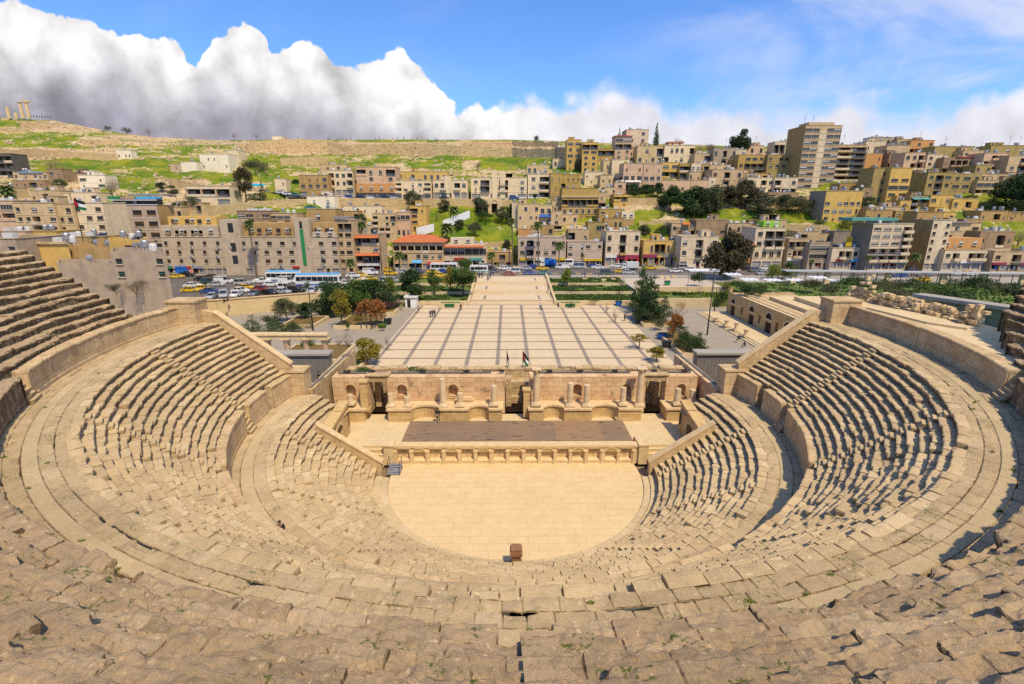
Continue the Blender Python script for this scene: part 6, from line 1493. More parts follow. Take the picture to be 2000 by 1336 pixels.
bld('pale roof house on the skyline above the mustard house with white railings', 1456, 1491, 284, 304, 'pink', '.w.w', d=8, roof='h')
bld('olive-mustard house directly left of the tall tower block', 1498, 1551, 302, 346, 'olive', 'w.WWb/wwww/v.vv', d=9, roof='c')
bld('white roof house with a dark balcony just left of the tower block', 1512, 1554, 277, 303, 'white', 'RR.v', d=8, roof='dd')
bld('wide cream house with a small arch under the mustard house', 1458, 1511, 347, 382, 'bright', 'w.bw/.aww', d=9, roof='zzt')
bld('cream house with brown balconies at the foot of the tower block', 1511, 1557, 347, 382, 'white', 'b.w/bbb', d=9, roof='ztd')
T = bld('tall eleven-storey brown and beige tower block rising above the skyline', 1564, 1634, 245, 382, 'beige', 'gg.gg*10/S..SS', Y=243, d=15, sc='tan', fr=0, roof='zzdm', nm='tower_block', cat='tower block', add=[('setback_storey', .1, .8, 1.0, 8, 1.0, 1.05, 'beige'), ('centre_panel', .42, .60, -.06, .05, .08, .92, 'white')])
bld('seven-storey brown block with tiers of balconies right of the tower block', 1628, 1687, 283, 366, 'beige', 'BB*7', Y=246, d=12, sc='brown', roof='pdzm')
bld('white roof house with a dish cluster right of the tiers of balconies', 1690, 1728, 276, 300, 'white', 'v.v', d=8, roof='hdd')
bld('orange-brown blank wall house under the white roof house with dishes', 1690, 1722, 300, 330, 'orange', '..v/...', d=8, roof='z', nb=1)
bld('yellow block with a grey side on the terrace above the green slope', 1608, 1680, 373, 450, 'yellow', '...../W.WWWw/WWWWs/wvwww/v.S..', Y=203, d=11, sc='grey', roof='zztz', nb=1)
bld('yellow corner tower with strip windows on the right slope', 1733, 1774, 328, 416, 'yellow', '.../WW/gg/WW/WW/WW', Y=213, d=9, roof='z', nb=1)
bld('grey-brown side wing with stacked stair windows left of the yellow corner tower', 1700, 1733, 328, 416, 'olive', '.W*5', Y=216, d=9, roof='z', nb=1)
bld('orange house on the skyline, the most vivid one at the upper right', 1777, 1823, 274, 302, 'orange', '.w.w/bR.v', d=9, roof='zh')
bld('pinkish house with rounded balconies below the vivid orange skyline house', 1764, 1803, 298, 348, 'pink', 'wwb/.bb/.b.', d=9, roof='')
bld('brown plain house left of the vivid orange skyline house', 1729, 1774, 284, 326, 'beige', '.../.w.', d=9, roof='dzd')
bld('long olive house on the skyline right of the vivid orange house', 1824, 1902, 286, 312, 'olive', '....w.', d=9, roof='dpm')
bld('slim white house with a grey side below the long olive skyline house', 1809, 1838, 301, 338, 'white', 'w./w./.w', d=8, roof='p')
bld('house with a red roof edge and a row of pale balusters at the upper right', 1841, 1914, 308, 342, 'brown', 'vbbbWv/R.W.W.', d=8, roof='c', hip=None, add=[('roof_edge', .3, 1.0, -.4, 3, 1.0, 1.04, 'red')])
bld('tall pinkish house with twin balcony stacks near the right edge', 1918, 1962, 299, 347, 'pink', '.bb/b.b/.bb/...', d=9, roof='tdm')
bld('olive house with orange windows on the skyline at the right edge', 1934, 2030, 284, 306, 'olive', '..w.w.w', d=9, roof='zm')
bld('brown house with deep balconies at the right edge below the olive skyline house', 1966, 2030, 304, 352, 'beige', '.bB/wBb/.bb', d=9, roof='')
bld('olive-yellow house with a dark balcony bay behind a grey blank side', 1808, 1857, 337, 386, 'olive', 'wRW/wRw/.R.', Y=222, d=11, roof='zd')
bld('olive-yellow wide house with six square windows at the right', 1857, 1914, 339, 388, 'olive', 'wWw/WWw/.ww', Y=224, d=9, roof='c')
bld('yellow house with two square windows below the dark balcony bay', 1815, 1856, 381, 418, 'yellow', 'W.w/.W.', d=8, roof='d', Y=206)
bld('yellow house with a roof garden below the six square windows', 1858, 1908, 388, 430, 'yellow', 'w.R./WwRR', d=8, roof='zd', Y=205)
bld('low house with a red and white sign strip left of the dark conifer', 1906, 1948, 352, 382, 'beige', 'ggg/RRR', d=7, roof='', Y=222)
bld('house with green roller awnings right of the yellow corner tower', 1775, 1812, 384, 414, 'olive', 'rr/Rw', d=8, roof='d', Y=207, aw=[(.05, .48, .95, 'teal'), (.52, .95, .95, 'teal')])
bld('low tan house cluster with dark roof sheets right of the roof garden', 1912, 1965, 412, 452, 'tan', 'v.Rv/.v.v', d=8, roof='zz', Y=196)
bld('wide tan house at the right edge below the dark conifer', 1965, 2030, 414, 456, 'tan', 'v.../.w.v', d=9, roof='c', Y=197)
bld('cream house with a long dark sheet roof behind the orange-storey shop block', 1842, 1912, 436, 472, 'cream', '.w.W/v.wR', d=8, roof='', Y=186, add=[('sheet_roof', -.02, .75, -.8, 6, 1.02, 1.06, 'gry')])
bld('jumble of low brown roofs with white tanks behind the rough stone shop', 1912, 1980, 452, 484, 'brown', 'v.Rv', d=8, roof='ttzc', Y=180)
bld('narrow yellow house stub above the slim white block', 1790, 1842, 414, 440, 'tan', 'v.v', d=7, roof='z', Y=190)
bld('brown flat-roofed shed behind the small shop with an open roof frame', 1556, 1600, 452, 470, 'beige', 'R.', d=7, roof='t', Y=186)
bld('low grey shed with a white roof left of the blank grey side wall', 1628, 1660, 452, 478, 'conc', '...', d=8, roof='', Y=186, nb=1)
bld('brown house with stacked tiny balconies left of the pinkish rounded-balcony house', 1735, 1766, 300, 332, 'brown', 'v.v/b.b', d=8, roof='z')
bld('olive house on the slope between the tower block and the yellow block', 1683, 1702, 366, 400, 'brown', 'v/v', d=8, roof='')
# ---- smaller houses that fill the slope
for a in (
('pale house with one dark loggia squeezed between the yellow and the grey-beige skyline houses', 1356, 1394, 300, 328, 'beige', '.R/w.v'),
('small cream house under the grey-beige house with stacked balconies', 1386, 1426, 322, 346, 'cream', 'vw/.R'),
('long tan terrace house below the mustard house with white railings', 1440, 1500, 338, 356, 'tan', 'w.ww.R'),
('small white cube on the slope right of the long low pink house', 1384, 1398, 346, 372, 'white', 'v/v'),
('low beige roofs below the yellow corner tower', 1700, 1760, 404, 430, 'beige', 'v.R.v'),
('tan house filling the gap under the seven-storey brown block', 1640, 1700, 358, 376, 'tan', 'w.w.w'),
('pink house stub at the left foot of the vivid orange skyline house', 1748, 1778, 300, 326, 'pink', 'w.w/.b'),
('pale stepped house below the tall pinkish house with twin balcony stacks', 1914, 1968, 340, 366, 'beige', 'bw.b/w.ww'),
('brown house under the right-edge house with deep balconies', 1958, 2030, 344, 366, 'brown', 'w.Rw.w'),
("tan wall house above the six-storey white block's green canopy", 1690, 1742, 410, 436, 'tan', 'v.w.v'),
('small yellow cube house left of the green roller awnings', 1756, 1778, 392, 418, 'yellow', 'w/v'),
('low stone house between the arched house and the step-down yellow house', 1166, 1184, 376, 410, 'stone', 'v/R'),
('cream cube house above the crumbling beige house', 1078, 1098, 392, 414, 'cream', 'v/v'),
('tan sheds on the slope right of the wide brown annex', 1464, 1480, 440, 462, 'tan', 'R'),
('long pale house wall at the left end of the upper left slope', -40, 22, 366, 392, 'cream', 'w.v.w'),
('beige house between the pale blue shack and the cream block with dark balcony', 60, 118, 372, 396, 'beige', 'v.R.v'),
('tan cottage on the slope above the two cream houses left of the hotel', 140, 190, 376, 396, 'bright', 'v..R'),
('grey stone cottage left of the long sunlit golden wall', 352, 398, 396, 416, 'stone', 'w.R'),
('narrow tan house between the grey-beige skyline house and the mustard railings house', 1428, 1446, 312, 336, 'tan', 'v/R'),
('small pale house under the round dark skyline conifer', 1426, 1458, 292, 312, 'white', 'v.w'),
('low beige house above the long low pink house and left of the olive base house', 1346, 1368, 336, 356, 'beige', 'w.v'),
('cream cottage above the dark tree clump, under the square stone house', 1396, 1440, 368, 384, 'beige', 'v.R.v'),
('brown shed row along the top of the dark golden wall', 1500, 1560, 376, 390, 'brown', 'R.R.'),
("mustard house below the yellow corner tower's right side", 1748, 1790, 412, 434, 'mustard', 'w.w/v.R'),
('stone house with one loggia between the slim white block and the dark sheet roof', 1848, 1880, 452, 480, 'stone', 'R.v'),
('tan house left of the low tan house cluster, under the roof garden house', 1880, 1918, 428, 452, 'tan', 'v.w/R.v'),
('olive house squeezed between the six-window house and the twin balcony stacks', 1904, 1934, 322, 352, 'olive', 'w.w/vR'),
('yellow house stub below the small square-window yellow house', 1826, 1864, 414, 436, 'yellow', 'v.w'),
("beige house front under the long olive skyline house's right end", 1880, 1920, 294, 318, 'beige', 'w.v/.w'),
('small brown roof house on the skyline between the brown plain and vivid orange houses', 1752, 1780, 272, 292, 'beige', 'v.v'),
('grey house behind the white roof house with a dish cluster', 1700, 1742, 268, 290, 'grey', 'v.w'),
('cream house between the low stone house and the white balustrades', 1180, 1202, 366, 392, 'cream', 'v.w/.v'),
('pinkish house above the small yellow house with a dark terrace', 1200, 1222, 356, 382, 'pink', 'w/v'),
('tan house behind the left end of the lilac-grey block', 1040, 1082, 440, 464, 'tan', 'w.w'),
('beige shed between the lilac two-storey block and the olive strip-window house', 1110, 1150, 448, 474, 'beige', 'R.v'),
('brown rear house above the grey stone shop with two balconies', 1322, 1362, 444, 468, 'brown', 'w.R'),
('tan rear house above the cream shop with a lime roof room', 1484, 1536, 430, 450, 'beige', 'v.w.v'),
('stone rear house above the modern grey shop block', 1584, 1632, 456, 478, 'stone', 'w.R'),
('beige houses step behind the cream villa on the slope', 700, 732, 440, 462, 'beige', 'v.w'),
('tan rear house above the brownish five-storey block', 656, 700, 412, 434, 'tan', 'w.v.R'),
('low cream house at the top right of the hotel', 318, 356, 404, 430, 'cream', 'v.w')):
    bld(*a, d=7, nm='house', cat='house')
# ================================================================== TREES AND PLANTS
def leafmat(name, c1, c2, c3=None):
    m_, t, b = newmat(name); q = geo(t)
    c = t.mix(t.step(t.noise(q, .9, 4, .6), .35, .65), c1, c2)
    c = t.mix(t.m('MULTIPLY', t.step(t.noise(q, 5.0, 3, .6), .5, .7), .6), c, c3 or tuple(k * 1.7 for k in c2))
    t.put(b.inputs['Base Color'], c); b.inputs['Roughness'].default_value = .7; b.inputs['Specular IOR Level'].default_value = .25
    return m_
LEAF = {'dark': leafmat('leaf_dark', (.018, .04, .012), (.04, .075, .018)), 'mid': leafmat('leaf_mid', (.035, .075, .014), (.075, .12, .02)), 'olive': leafmat('leaf_olive', (.055, .065, .028), (.10, .105, .045)),
        'yell': leafmat('leaf_yellow', (.16, .14, .015), (.26, .20, .02), (.34, .27, .05)), 'rus': leafmat('leaf_russet', (.22, .085, .02), (.32, .13, .03), (.36, .2, .07)), 'brown': leafmat('leaf_brown', (.055, .045, .02), (.085, .068, .03), (.11, .09, .04)),
        'pine': leafmat('leaf_pine', (.02, .05, .015), (.05, .09, .022), (.09, .13, .03)), 'bare': leafmat('twigs', (.17, .115, .075), (.25, .18, .12)), 'palm': leafmat('leaf_palm', (.05, .085, .015), (.10, .13, .03), (.2, .17, .06)), 'pur': leafmat('leaf_plum', (.15, .07, .085), (.22, .12, .12)), 'lime': leafmat('leaf_lime', (.11, .15, .012), (.17, .2, .02))}
BARK = plain('bark', (.115, .085, .06), (.07, .052, .038), 3, bmp=.5, bs=12); BARKG = plain('palm_bark', (.17, .125, .085), (.12, .09, .06), 3, bmp=.5, bs=12)
def leaves(rg, cl, n, size, flat=.5, up=0.):
    """cl: clumps (x, y, z, rx, ry, rz); n quads spread over their volume, denser at the skin"""
    cl = np.array(cl); wgt = (cl[:, 3] * cl[:, 4] * cl[:, 5]) ** .67; k = rg.choice(len(cl), n, p=wgt / wgt.sum())
    d = rg.normal(size=(n, 3)); d /= np.linalg.norm(d, axis=1)[:, None]; r = rg.rand(n) ** .38
    c = cl[k, :3] + d * r[:, None] * cl[k, 3:6]
    a = rg.normal(size=(n, 3)) + d * .6; a[:, 2] += up; a /= np.linalg.norm(a, axis=1)[:, None]
    b = np.cross(a, rg.normal(size=(n, 3))); b /= np.linalg.norm(b, axis=1)[:, None]; s = size * rg.uniform(.55, 1.25, (n, 1))
    v = np.stack([c - a * s, c + b * s * flat, c + a * s, c - b * s * flat], 1).reshape(-1, 3)
    return v, np.arange(n * 4).reshape(n, 4)
TREES = [0]
def tree(kind, px, yb, yt, wpx, lab, Y=None, z=None, **o):
    TREES[0] += 1; rg = np.random.RandomState(TREES[0] * 13 + 5); rr = random.Random(TREES[0])
    if z is not None: p = atz(px, yb, z); Y = p.y
    else:
        Y = Y or Yg(px, yb); p = aty(px, yb, Y)
    if kind == 'pine': wpx *= 1.25
    if kind == 'broad': wpx *= 1.22; o['n'] = o.get('n', 1) * 1.25
    h = aty(px, yt, Y).z - p.z; W_ = wpx * Y / 950 * 1.0; r_ = W_ / 2
    cyp = kind == 'cypress'; shrub = o.get('shrub', kind == 'shrub')
    nm = o.get('nm') or {'cypress': 'cypress_tree', 'shrub': 'shrub', 'bare': 'bare_tree', 'pine': 'conifer_tree', 'palm': 'palm_tree'}.get(kind, 'leafy_tree')
    t = thing(nm, lab, o.get('cat') or {'cypress': 'cypress', 'shrub': 'shrub', 'palm': 'palm tree'}.get(kind, 'tree'), p, 0, o.get('group'))
    lm = LEAF[o.get('leaf') or {'cypress': 'dark', 'shrub': 'mid', 'broad': 'mid', 'olive': 'olive', 'bare': 'bare', 'pine': 'pine', 'palm': 'palm'}[kind]]
    dens = o.get('n', 1.0); b = MB()
    if kind == 'palm':
        tr = MB(); n = 8; bend = rr.uniform(-.03, .03) * h; zc = h - W_ * .30
        for k in range(n):
            u0, u1 = k / n, (k + 1) / n; tr.tube((bend * u0 * u0, 0, zc * u0 - (.3 if k == 0 else 0)), (bend * u1 * u1, 0, zc * u1), .26 - .08 * u0, .26 - .08 * u1, 7)
        tr.build('trunk', BARKG, t, world=False); f = MB()
        for k in range(44):
            a = 2.4 * k; el = 1.25 - 2.1 * (k / 44) ** 1.1; L = r_ * rr.uniform(.9, 1.15); prev = None; m_ = 7
            for i in range(m_ + 1):
                u = i / m_; e = el - 1.1 * u * u; 
                q = Vector((bend + math.cos(a) * L * u * math.cos(el * .8), math.sin(a) * L * u * math.cos(el * .8), zc + L * (u * math.sin(el) - .55 * u * u)))
                if prev is not None:
                    w_ = L * .17 * math.sin(math.pi * min(1, (u + .12) * .9)) + .03; sd_ = Vector((-math.sin(a), math.cos(a), 0)) * w_; dn = Vector((0, 0, -w_ * .55))
                    f.add([prev, q, q + sd_ + dn, prev + psd], [(0, 1, 2, 3)]); f.add([prev, q, q - sd_ + dn, prev - psd2], [(3, 2, 1, 0)])
                    psd, psd2 = sd_ + dn, sd_ - dn
                else: psd = psd2 = Vector((0, 0, 0))
                prev = q
        f.build('fronds', lm, t, world=False)
        if o.get('skirt', 1):
            v, q = leaves(rg, [(bend, 0, zc - W_ * .14, W_ * .10, W_ * .10, W_ * .18)], 120, W_ * .06); obj('dead_fronds', quads_mesh('dead_fronds', v, q), LEAF['brown'], t, world=False)
        return t
    if cyp:
        cl = []
        for k in range(9):
            u = k / 8; cl.append((rr.uniform(-.1, .1) * r_, rr.uniform(-.1, .1) * r_, h * (.1 + .86 * u), r_ * (1.0 - .85 * u) * (.75 if k == 0 else 1) + .04, r_ * (1.0 - .85 * u) + .04, h * .09))
        v, q = leaves(rg, cl, int(420 * dens), max(.12, h * .03), .45, .8); b.cyl(0, 0, -.4, h * .5, r_ * .18, r_ * .06, 6)
    elif shrub:
        cl = [(rr.uniform(-.6, .6) * r_, rr.uniform(-.5, .5) * r_, h * rr.uniform(.3, .62), r_ * rr.uniform(.3, .5), r_ * rr.uniform(.3, .5), h * rr.uniform(.25, .38)) for k in range(7)] + [(0, 0, h * .45, r_ * .55, r_ * .55, h * .42)]
        v, q = leaves(rg, cl, int(520 * dens), max(.10, min(h, W_) * .06), .5)
        for k in range(5): b.tube((0, 0, -.2), (rr.uniform(-.5, .5) * r_, rr.uniform(-.4, .4) * r_, h * .5), .04, .02, 5)
    elif kind == 'pine':
        cl = []; nl = 9
        for k in range(nl):
            u = k / (nl - 1); rad = r_ * (1.0 - .78 * u)
            for j in range(5 if k < nl - 2 else 3):
                a = 2.4 * (k * 5 + j) + rr.uniform(-.3, .3); d = rad * rr.uniform(.35, .75); cl.append((d * math.cos(a), d * math.sin(a), h * (.12 + .84 * u) + rr.uniform(-.05, .05) * h, rad * .36 + .15, rad * .36 + .15, h * .075))
        v, q = leaves(rg, cl, int(3000 * dens), max(.14, h * .028), .32, .9); b.cyl(0, 0, -.4, h * .9, .028 * h, .01 * h, 7)
    elif kind == 'bare':
        def br(p0, d, L, rad, dep):
            p1 = p0 + d * L; b.tube(p0, p1, rad, rad * .65, 4 if dep else 5)
            if dep < 4:
                for k in range(3 if dep else 5):
                    q = (d + Vector((rr.gauss(0, .5), rr.gauss(0, .5), rr.gauss(.12, .25)))).normalized(); br(p0 + d * L * rr.uniform(.6, 1), q, L * rr.uniform(.55, .8), rad * .55, dep + 1)
        br(Vector((0, 0, -.3)), Vector((0, 0, 1)), h * .33, h * .022, 0)
        cl = [(rr.uniform(-.5, .5) * r_, rr.uniform(-.5, .5) * r_, h * rr.uniform(.5, .85), r_ * .45, r_ * .45, h * .17) for k in range(6)]
        v, q = leaves(rg, cl, int(260 * dens), max(.16, h * .05), .10, .7)
    else:
        hb = o.get('bole', .25); cl = []
        for k in range(15):
            a = rr.uniform(0, 6.28); u = rr.random(); rad = r_ * math.sqrt(max(.05, 1 - (2 * u - .85) ** 2 * .9)); d = rad * rr.uniform(.3, .72)
            cl.append((d * math.cos(a), d * math.sin(a), h * (hb + (1 - hb) * (.12 + .76 * u)), r_ * rr.uniform(.30, .46), r_ * rr.uniform(.30, .46), (1 - hb) * h * rr.uniform(.14, .24)))
        v, q = leaves(rg, cl, int(2600 * dens), o.get('ls') or max(.15, min(h, W_) * .034), .5)
        nt = o.get('stems', 1)
        for s_ in range(nt):
            ox = (s_ - (nt - 1) / 2) * r_ * .5; b.tube((ox, 0, -.3), (ox * .8, 0, h * (hb + .18)), h * .022 / nt ** .5 + .05, h * .014 / nt ** .5 + .03, 7)
            for k in range(5): c = cl[(k * 3 + s_) % len(cl)]; b.tube((ox * .8, 0, h * (hb + .1 * (k % 2))), c[:3], h * .010 + .02, .02, 5)
    if b.v: b.build('stem' if shrub else 'trunk', BARK, t, world=False)
    obj('foliage' if shrub else 'crown', quads_mesh('crown', v, q), lm, t, world=False)
    return t
ST_Z = 2.5
# street palms
for px, yb, yt, w_, Y, lab in ((503, 546, 428, 24, 152, 'tall thin palm in front of the long grey block'), (711, 527, 430, 22, 168, 'tall thin palm in front of the house with orange awnings'), (1001, 521, 424, 20, 176, 'tall thin palm at the narrow alley right of the low tan shops'), (1051, 521, 430, 22, 175, 'tall thin palm in front of the lilac-grey block with yellow shutters'),
                               (1091, 523, 470, 24, 172, 'medium palm before the yellow sign end of the lilac-grey block'), (685, 536, 503, 22, 156, 'short bright green palm before the brownish five-storey block'), (781, 532, 488, 26, 165, 'short bright green palm before the red-roofed shop house'), (961, 524, 490, 20, 172, 'short palm in front of the low tan shop row'),
                               (873, 470, 432, 34, None, 'bushy palm on the green slope below the white ramp'), (887, 440, 400, 26, None, 'palm standing on the white ramp of the green slope'), (1779, 545, 492, 22, 152, 'street palm in front of the bare brown blank wall'), (1692, 530, 497, 14, 156, 'small palm in front of the six-storey white block'), (1318, 522, 500, 12, 172, 'small palm in front of the low yellow shop house'), (1138, 521, 495, 9, 176, 'very small palm between the two lilac-grey shop fronts'), (1583, 525, 505, 12, 160, 'small palm before the modern grey shop block'), (20, 398, 358, 34, 172, 'bushy palm among the old houses at the left edge')):
    tree('palm', px, yb, yt, w_, lab, Y, skirt=px in (503, 711, 1001, 1051))
# hill trees, left
for k, px, yb, yt, w_, lab, o in (('broad', 482, 396, 328, 34, 'tall dark pine-like tree beside the hill road, left of the teal awning', dict(leaf='brown', n=1.3)), ('broad', 500, 342, 310, 44, 'wide round dark tree on the grass above the hill road', dict(leaf='olive', n=1.2, bole=.1)), ('cypress', 515, 392, 350, 18, 'dark upright tree right of the teal awning', dict(leaf='brown', n=1.5)), ('broad', 455, 398, 366, 30, 'dark low tree in front of the cream building with square openings', dict(leaf='olive')), ('broad', 500, 398, 376, 34, 'low dark bushy tree under the teal awning', dict(leaf='dark')),
                                  ('broad', 376, 412, 384, 32, 'green tree behind the yellow roof storeys of the long grey block', dict(leaf='olive')), ('broad', 338, 385, 362, 26, 'green-yellow tree behind the hotel roof', dict(leaf='olive')), ('broad', 318, 375, 356, 20, 'dark tree touching the tin roof of the hotel', dict(leaf='dark')), ('broad', 345, 418, 396, 22, 'dark tree between the hotel and the golden slope', dict(leaf='dark')),
                                  ('bare', 222, 392, 345, 48, 'big pinkish bare tree above the hotel roof', dict(n=2.6)), ('bare', 108, 345, 308, 52, 'wide bare tree on the left hillside near the brown house', dict(n=2)), ('bare', 130, 350, 318, 40, 'bare tree right of the narrow brown hillside house', dict(n=1.6)), ('broad', 120, 372, 350, 24, 'green tree below the bare trees on the left hillside', dict(leaf='mid')), ('broad', 100, 380, 366, 22, 'round dark green bush tree above the cream block with dark balcony', dict(leaf='mid')),
                                  ('shrub', 250, 261, 246, 20, 'round dark tree alone on the hill crest', dict(leaf='dark', nm='leafy_tree', cat='tree')), ('shrub', 212, 255, 244, 14, 'small low dark bush on the hill crest left of the round tree', dict(bole=.02, leaf='dark')), ('bare', 276, 284, 272, 12, 'small round dark tree on the hillside rubble', dict(n=1.5)), ('bare', 458, 274, 259, 16, 'pinkish bare tree on the crest left of the citadel wall', dict(n=2)), ('bare', 502, 272, 260, 12, 'fainter bare tree on the crest just left of the white building', dict(n=1.5)), ('bare', 291, 266, 248, 22, 'thin pale bare tree on the left crest', dict(n=1)),
                                  ('bare', 853, 281, 268, 18, 'round brownish bare tree on the crest of the long wall', dict(n=2.5)), ('shrub', 1047, 276, 262, 13, 'small dark tree alone on the crest at the right of the citadel', dict(leaf='olive', bole=.1)), ('bare', 934, 335, 313, 22, 'pale bare tree on the green band under the citadel wall', dict(n=2)), ('broad', 578, 362, 350, 14, 'small palm-like green tree beside the slim cream tower house', dict(leaf='dark')), ('shrub', 550, 378, 368, 20, 'green shrub at the foot of the slim cream tower house', {}), ('shrub', 568, 382, 371, 20, 'round shrub on the grass left of the orange-beige block', {}),
                                  # centre slope
                                  ('broad', 808, 411, 374, 40, 'dark tree in front of the brown retaining wall above the yellow house', dict(leaf='olive', n=1.2)), ('broad', 868, 418, 388, 28, 'dark loose tree between the retaining wall and the white ramp', dict(leaf='olive')), ('broad', 936, 424, 386, 34, 'leafy tree left of the arched ruin', dict(leaf='olive', n=1.2)), ('broad', 982, 432, 404, 34, 'wide dark tree under the arched ruin', dict(leaf='olive', n=1.3)), ('broad', 950, 432, 412, 30, 'low dark tree at the top of the lush green slope', dict(leaf='dark')), ('broad', 996, 428, 396, 14, 'narrow dark tree left of the whitewashed wall house', dict(leaf='dark')), ('broad', 928, 462, 434, 30, 'olive tree in the middle of the lush green slope', dict(leaf='olive')), ('broad', 898, 448, 428, 18, 'small olive tree beside the white ramp wall', dict(leaf='olive')), ('bare', 853, 430, 416, 18, 'bare grey shrub tree left of the white ramp wall', dict(n=2)), ('broad', 990, 486, 468, 18, 'dark tree behind the low tan shop row', dict(leaf='olive')), ('broad', 1045, 390, 378, 10, 'small dark tree in front of the tall cream block', dict(leaf='dark')), ('broad', 706, 442, 418, 26, 'dark tree beside the cream villa on the slope', dict(leaf='dark')), ('bare', 822, 470, 450, 24, 'bare tree below the yellow four-storey house', dict(n=1.5))):
    tree(k, px, yb, yt, w_, lab, **o)
cyx = (553, 565, 583, 590, 641, 645, 659, 664, 670, 677, 685, 702, 733, 741, 767, 777, 789, 806, 815, 836)
for i, px in enumerate(cyx):
    yt_ = 263 + (i * 37 % 8)
    tree('cypress', px, 274.5, yt_, 3.2, 'tiny dark cypress in the sparse row along the citadel crest', Y=432, group='cypresses along the citadel crest', n=.6)
# right hillside trees
for k, px, yb, yt, w_, lab, o in (('cypress', 1209, 274, 248, 10, 'thin cypress behind the house with the dull red roof storey', {}), ('cypress', 1281, 286, 240, 14, 'tallest thin cypress on the skyline right of the tall white block', dict(n=1.6)), ('broad', 1442, 302, 255, 26, 'round dark conifer on the skyline above the mustard houses', dict(leaf='dark', n=1.5, bole=.05)), ('bare', 1327, 287, 266, 26, 'bare tree on the skyline above the orange pyramid roof', dict(n=1.2)), ('bare', 1386, 310, 274, 32, 'large round bare brown tree right of the orange-roofed cream house', dict(n=3)), ('bare', 1364, 308, 280, 24, 'smaller bare tree left of the large round bare one', dict(n=2)),
                                  ('broad', 1240, 388, 364, 26, 'olive tree at the left above the pinkish retaining wall', dict(leaf='dark', bole=.15)), ('broad', 1262, 388, 366, 24, 'middle dark olive tree above the pinkish retaining wall', dict(leaf='dark', bole=.15)), ('broad', 1284, 386, 364, 20, 'right-hand dark olive tree above the pinkish retaining wall', dict(leaf='dark', bole=.15)), ('broad', 1308, 412, 368, 32, 'dark tree in front of the long low pink house', dict(leaf='dark', n=1.3, bole=.1)), ('broad', 1352, 424, 370, 44, 'biggest dark green tree of the clump on the right-hand slope', dict(leaf='dark', n=1.8, bole=.05)), ('broad', 1388, 420, 364, 40, 'tall brown-green tree right of the biggest dark tree of the clump', dict(leaf='olive', n=1.6, bole=.05)), ('broad', 1420, 410, 370, 30, 'yellowish brown tree below the square stone house', dict(leaf='brown', n=1.2)), ('broad', 1455, 408, 356, 36, 'russet brown tree below the wide cream house', dict(leaf='brown', n=1.3, bole=.15)), ('broad', 1490, 422, 382, 40, 'grey-green bushy tree at the foot of the dark golden wall', dict(leaf='olive', n=1.4, bole=.02)), ('broad', 1530, 416, 386, 30, 'dark bushy tree in the middle of the dark golden wall', dict(leaf='olive', bole=.02)), ('broad', 1560, 418, 390, 34, 'olive bushy tree at the right end of the dark golden wall', dict(leaf='olive', bole=.02)), ('shrub', 1330, 418, 404, 40, 'low olive bush at the foot of the dark tree clump', dict(leaf='olive')), ('bare', 1300, 455, 432, 30, 'bare grey bush tree on the right-hand slope below the rubble wall', dict(n=2.5)), ('shrub', 1292, 424, 412, 24, 'yellow-green bush on the right-hand green slope', dict(leaf='lime')), ('broad', 1258, 460, 444, 18, 'dark bush behind the low yellow shop house', dict(leaf='olive', bole=.05)), ('broad', 1294, 462, 446, 22, 'green bush with pale flowers behind the low yellow shop house', dict(leaf='mid', bole=.05)), ('shrub', 1600, 442, 424, 30, 'dark bush left of the foot of the yellow block', dict(leaf='olive')), ('broad', 1660, 444, 428, 26, 'yellow-green tree in front of the yellow block with grey side', dict(leaf='lime', bole=.1)),
                                  ('broad', 1694, 382, 332, 22, 'dark narrow tree right of the tiers of balconies', dict(leaf='dark', bole=.05, n=1.3)), ('broad', 1690, 408, 388, 30, 'dark bush below the narrow tree and left of the yellow corner tower', dict(leaf='dark', bole=.02)), ('bare', 1716, 415, 392, 24, 'bare brownish tree at the foot of the grey-brown side wing', dict(n=2.5)), ('broad', 1985, 412, 350, 70, 'huge dark conifer at the right edge of the hillside', dict(leaf='dark', n=2.6, bole=.02)), ('broad', 1930, 412, 394, 30, 'dark bush left of the huge conifer', dict(leaf='dark', bole=.02)), ('broad', 1892, 396, 386, 16, 'green roof garden shrub on the yellow house', dict(leaf='mid', bole=.02)), ('bare', 1985, 488, 452, 60, 'wide brown bare bush behind the rough stone shop house', dict(n=4)), ('broad', 1130, 336, 318, 14, 'dark bush between the two yellow tower houses', dict(leaf='brown', bole=.02)), ('broad', 1208, 372, 352, 16, 'dark tree below the sunlit cream wall block', dict(leaf='brown', bole=.02))):
    tree(k, px, yb, yt - (6 if k == 'broad' else 0), w_ * (1.3 if k == 'broad' else 1), lab, **dict(o, n=o.get('n', 1) * 1.4))
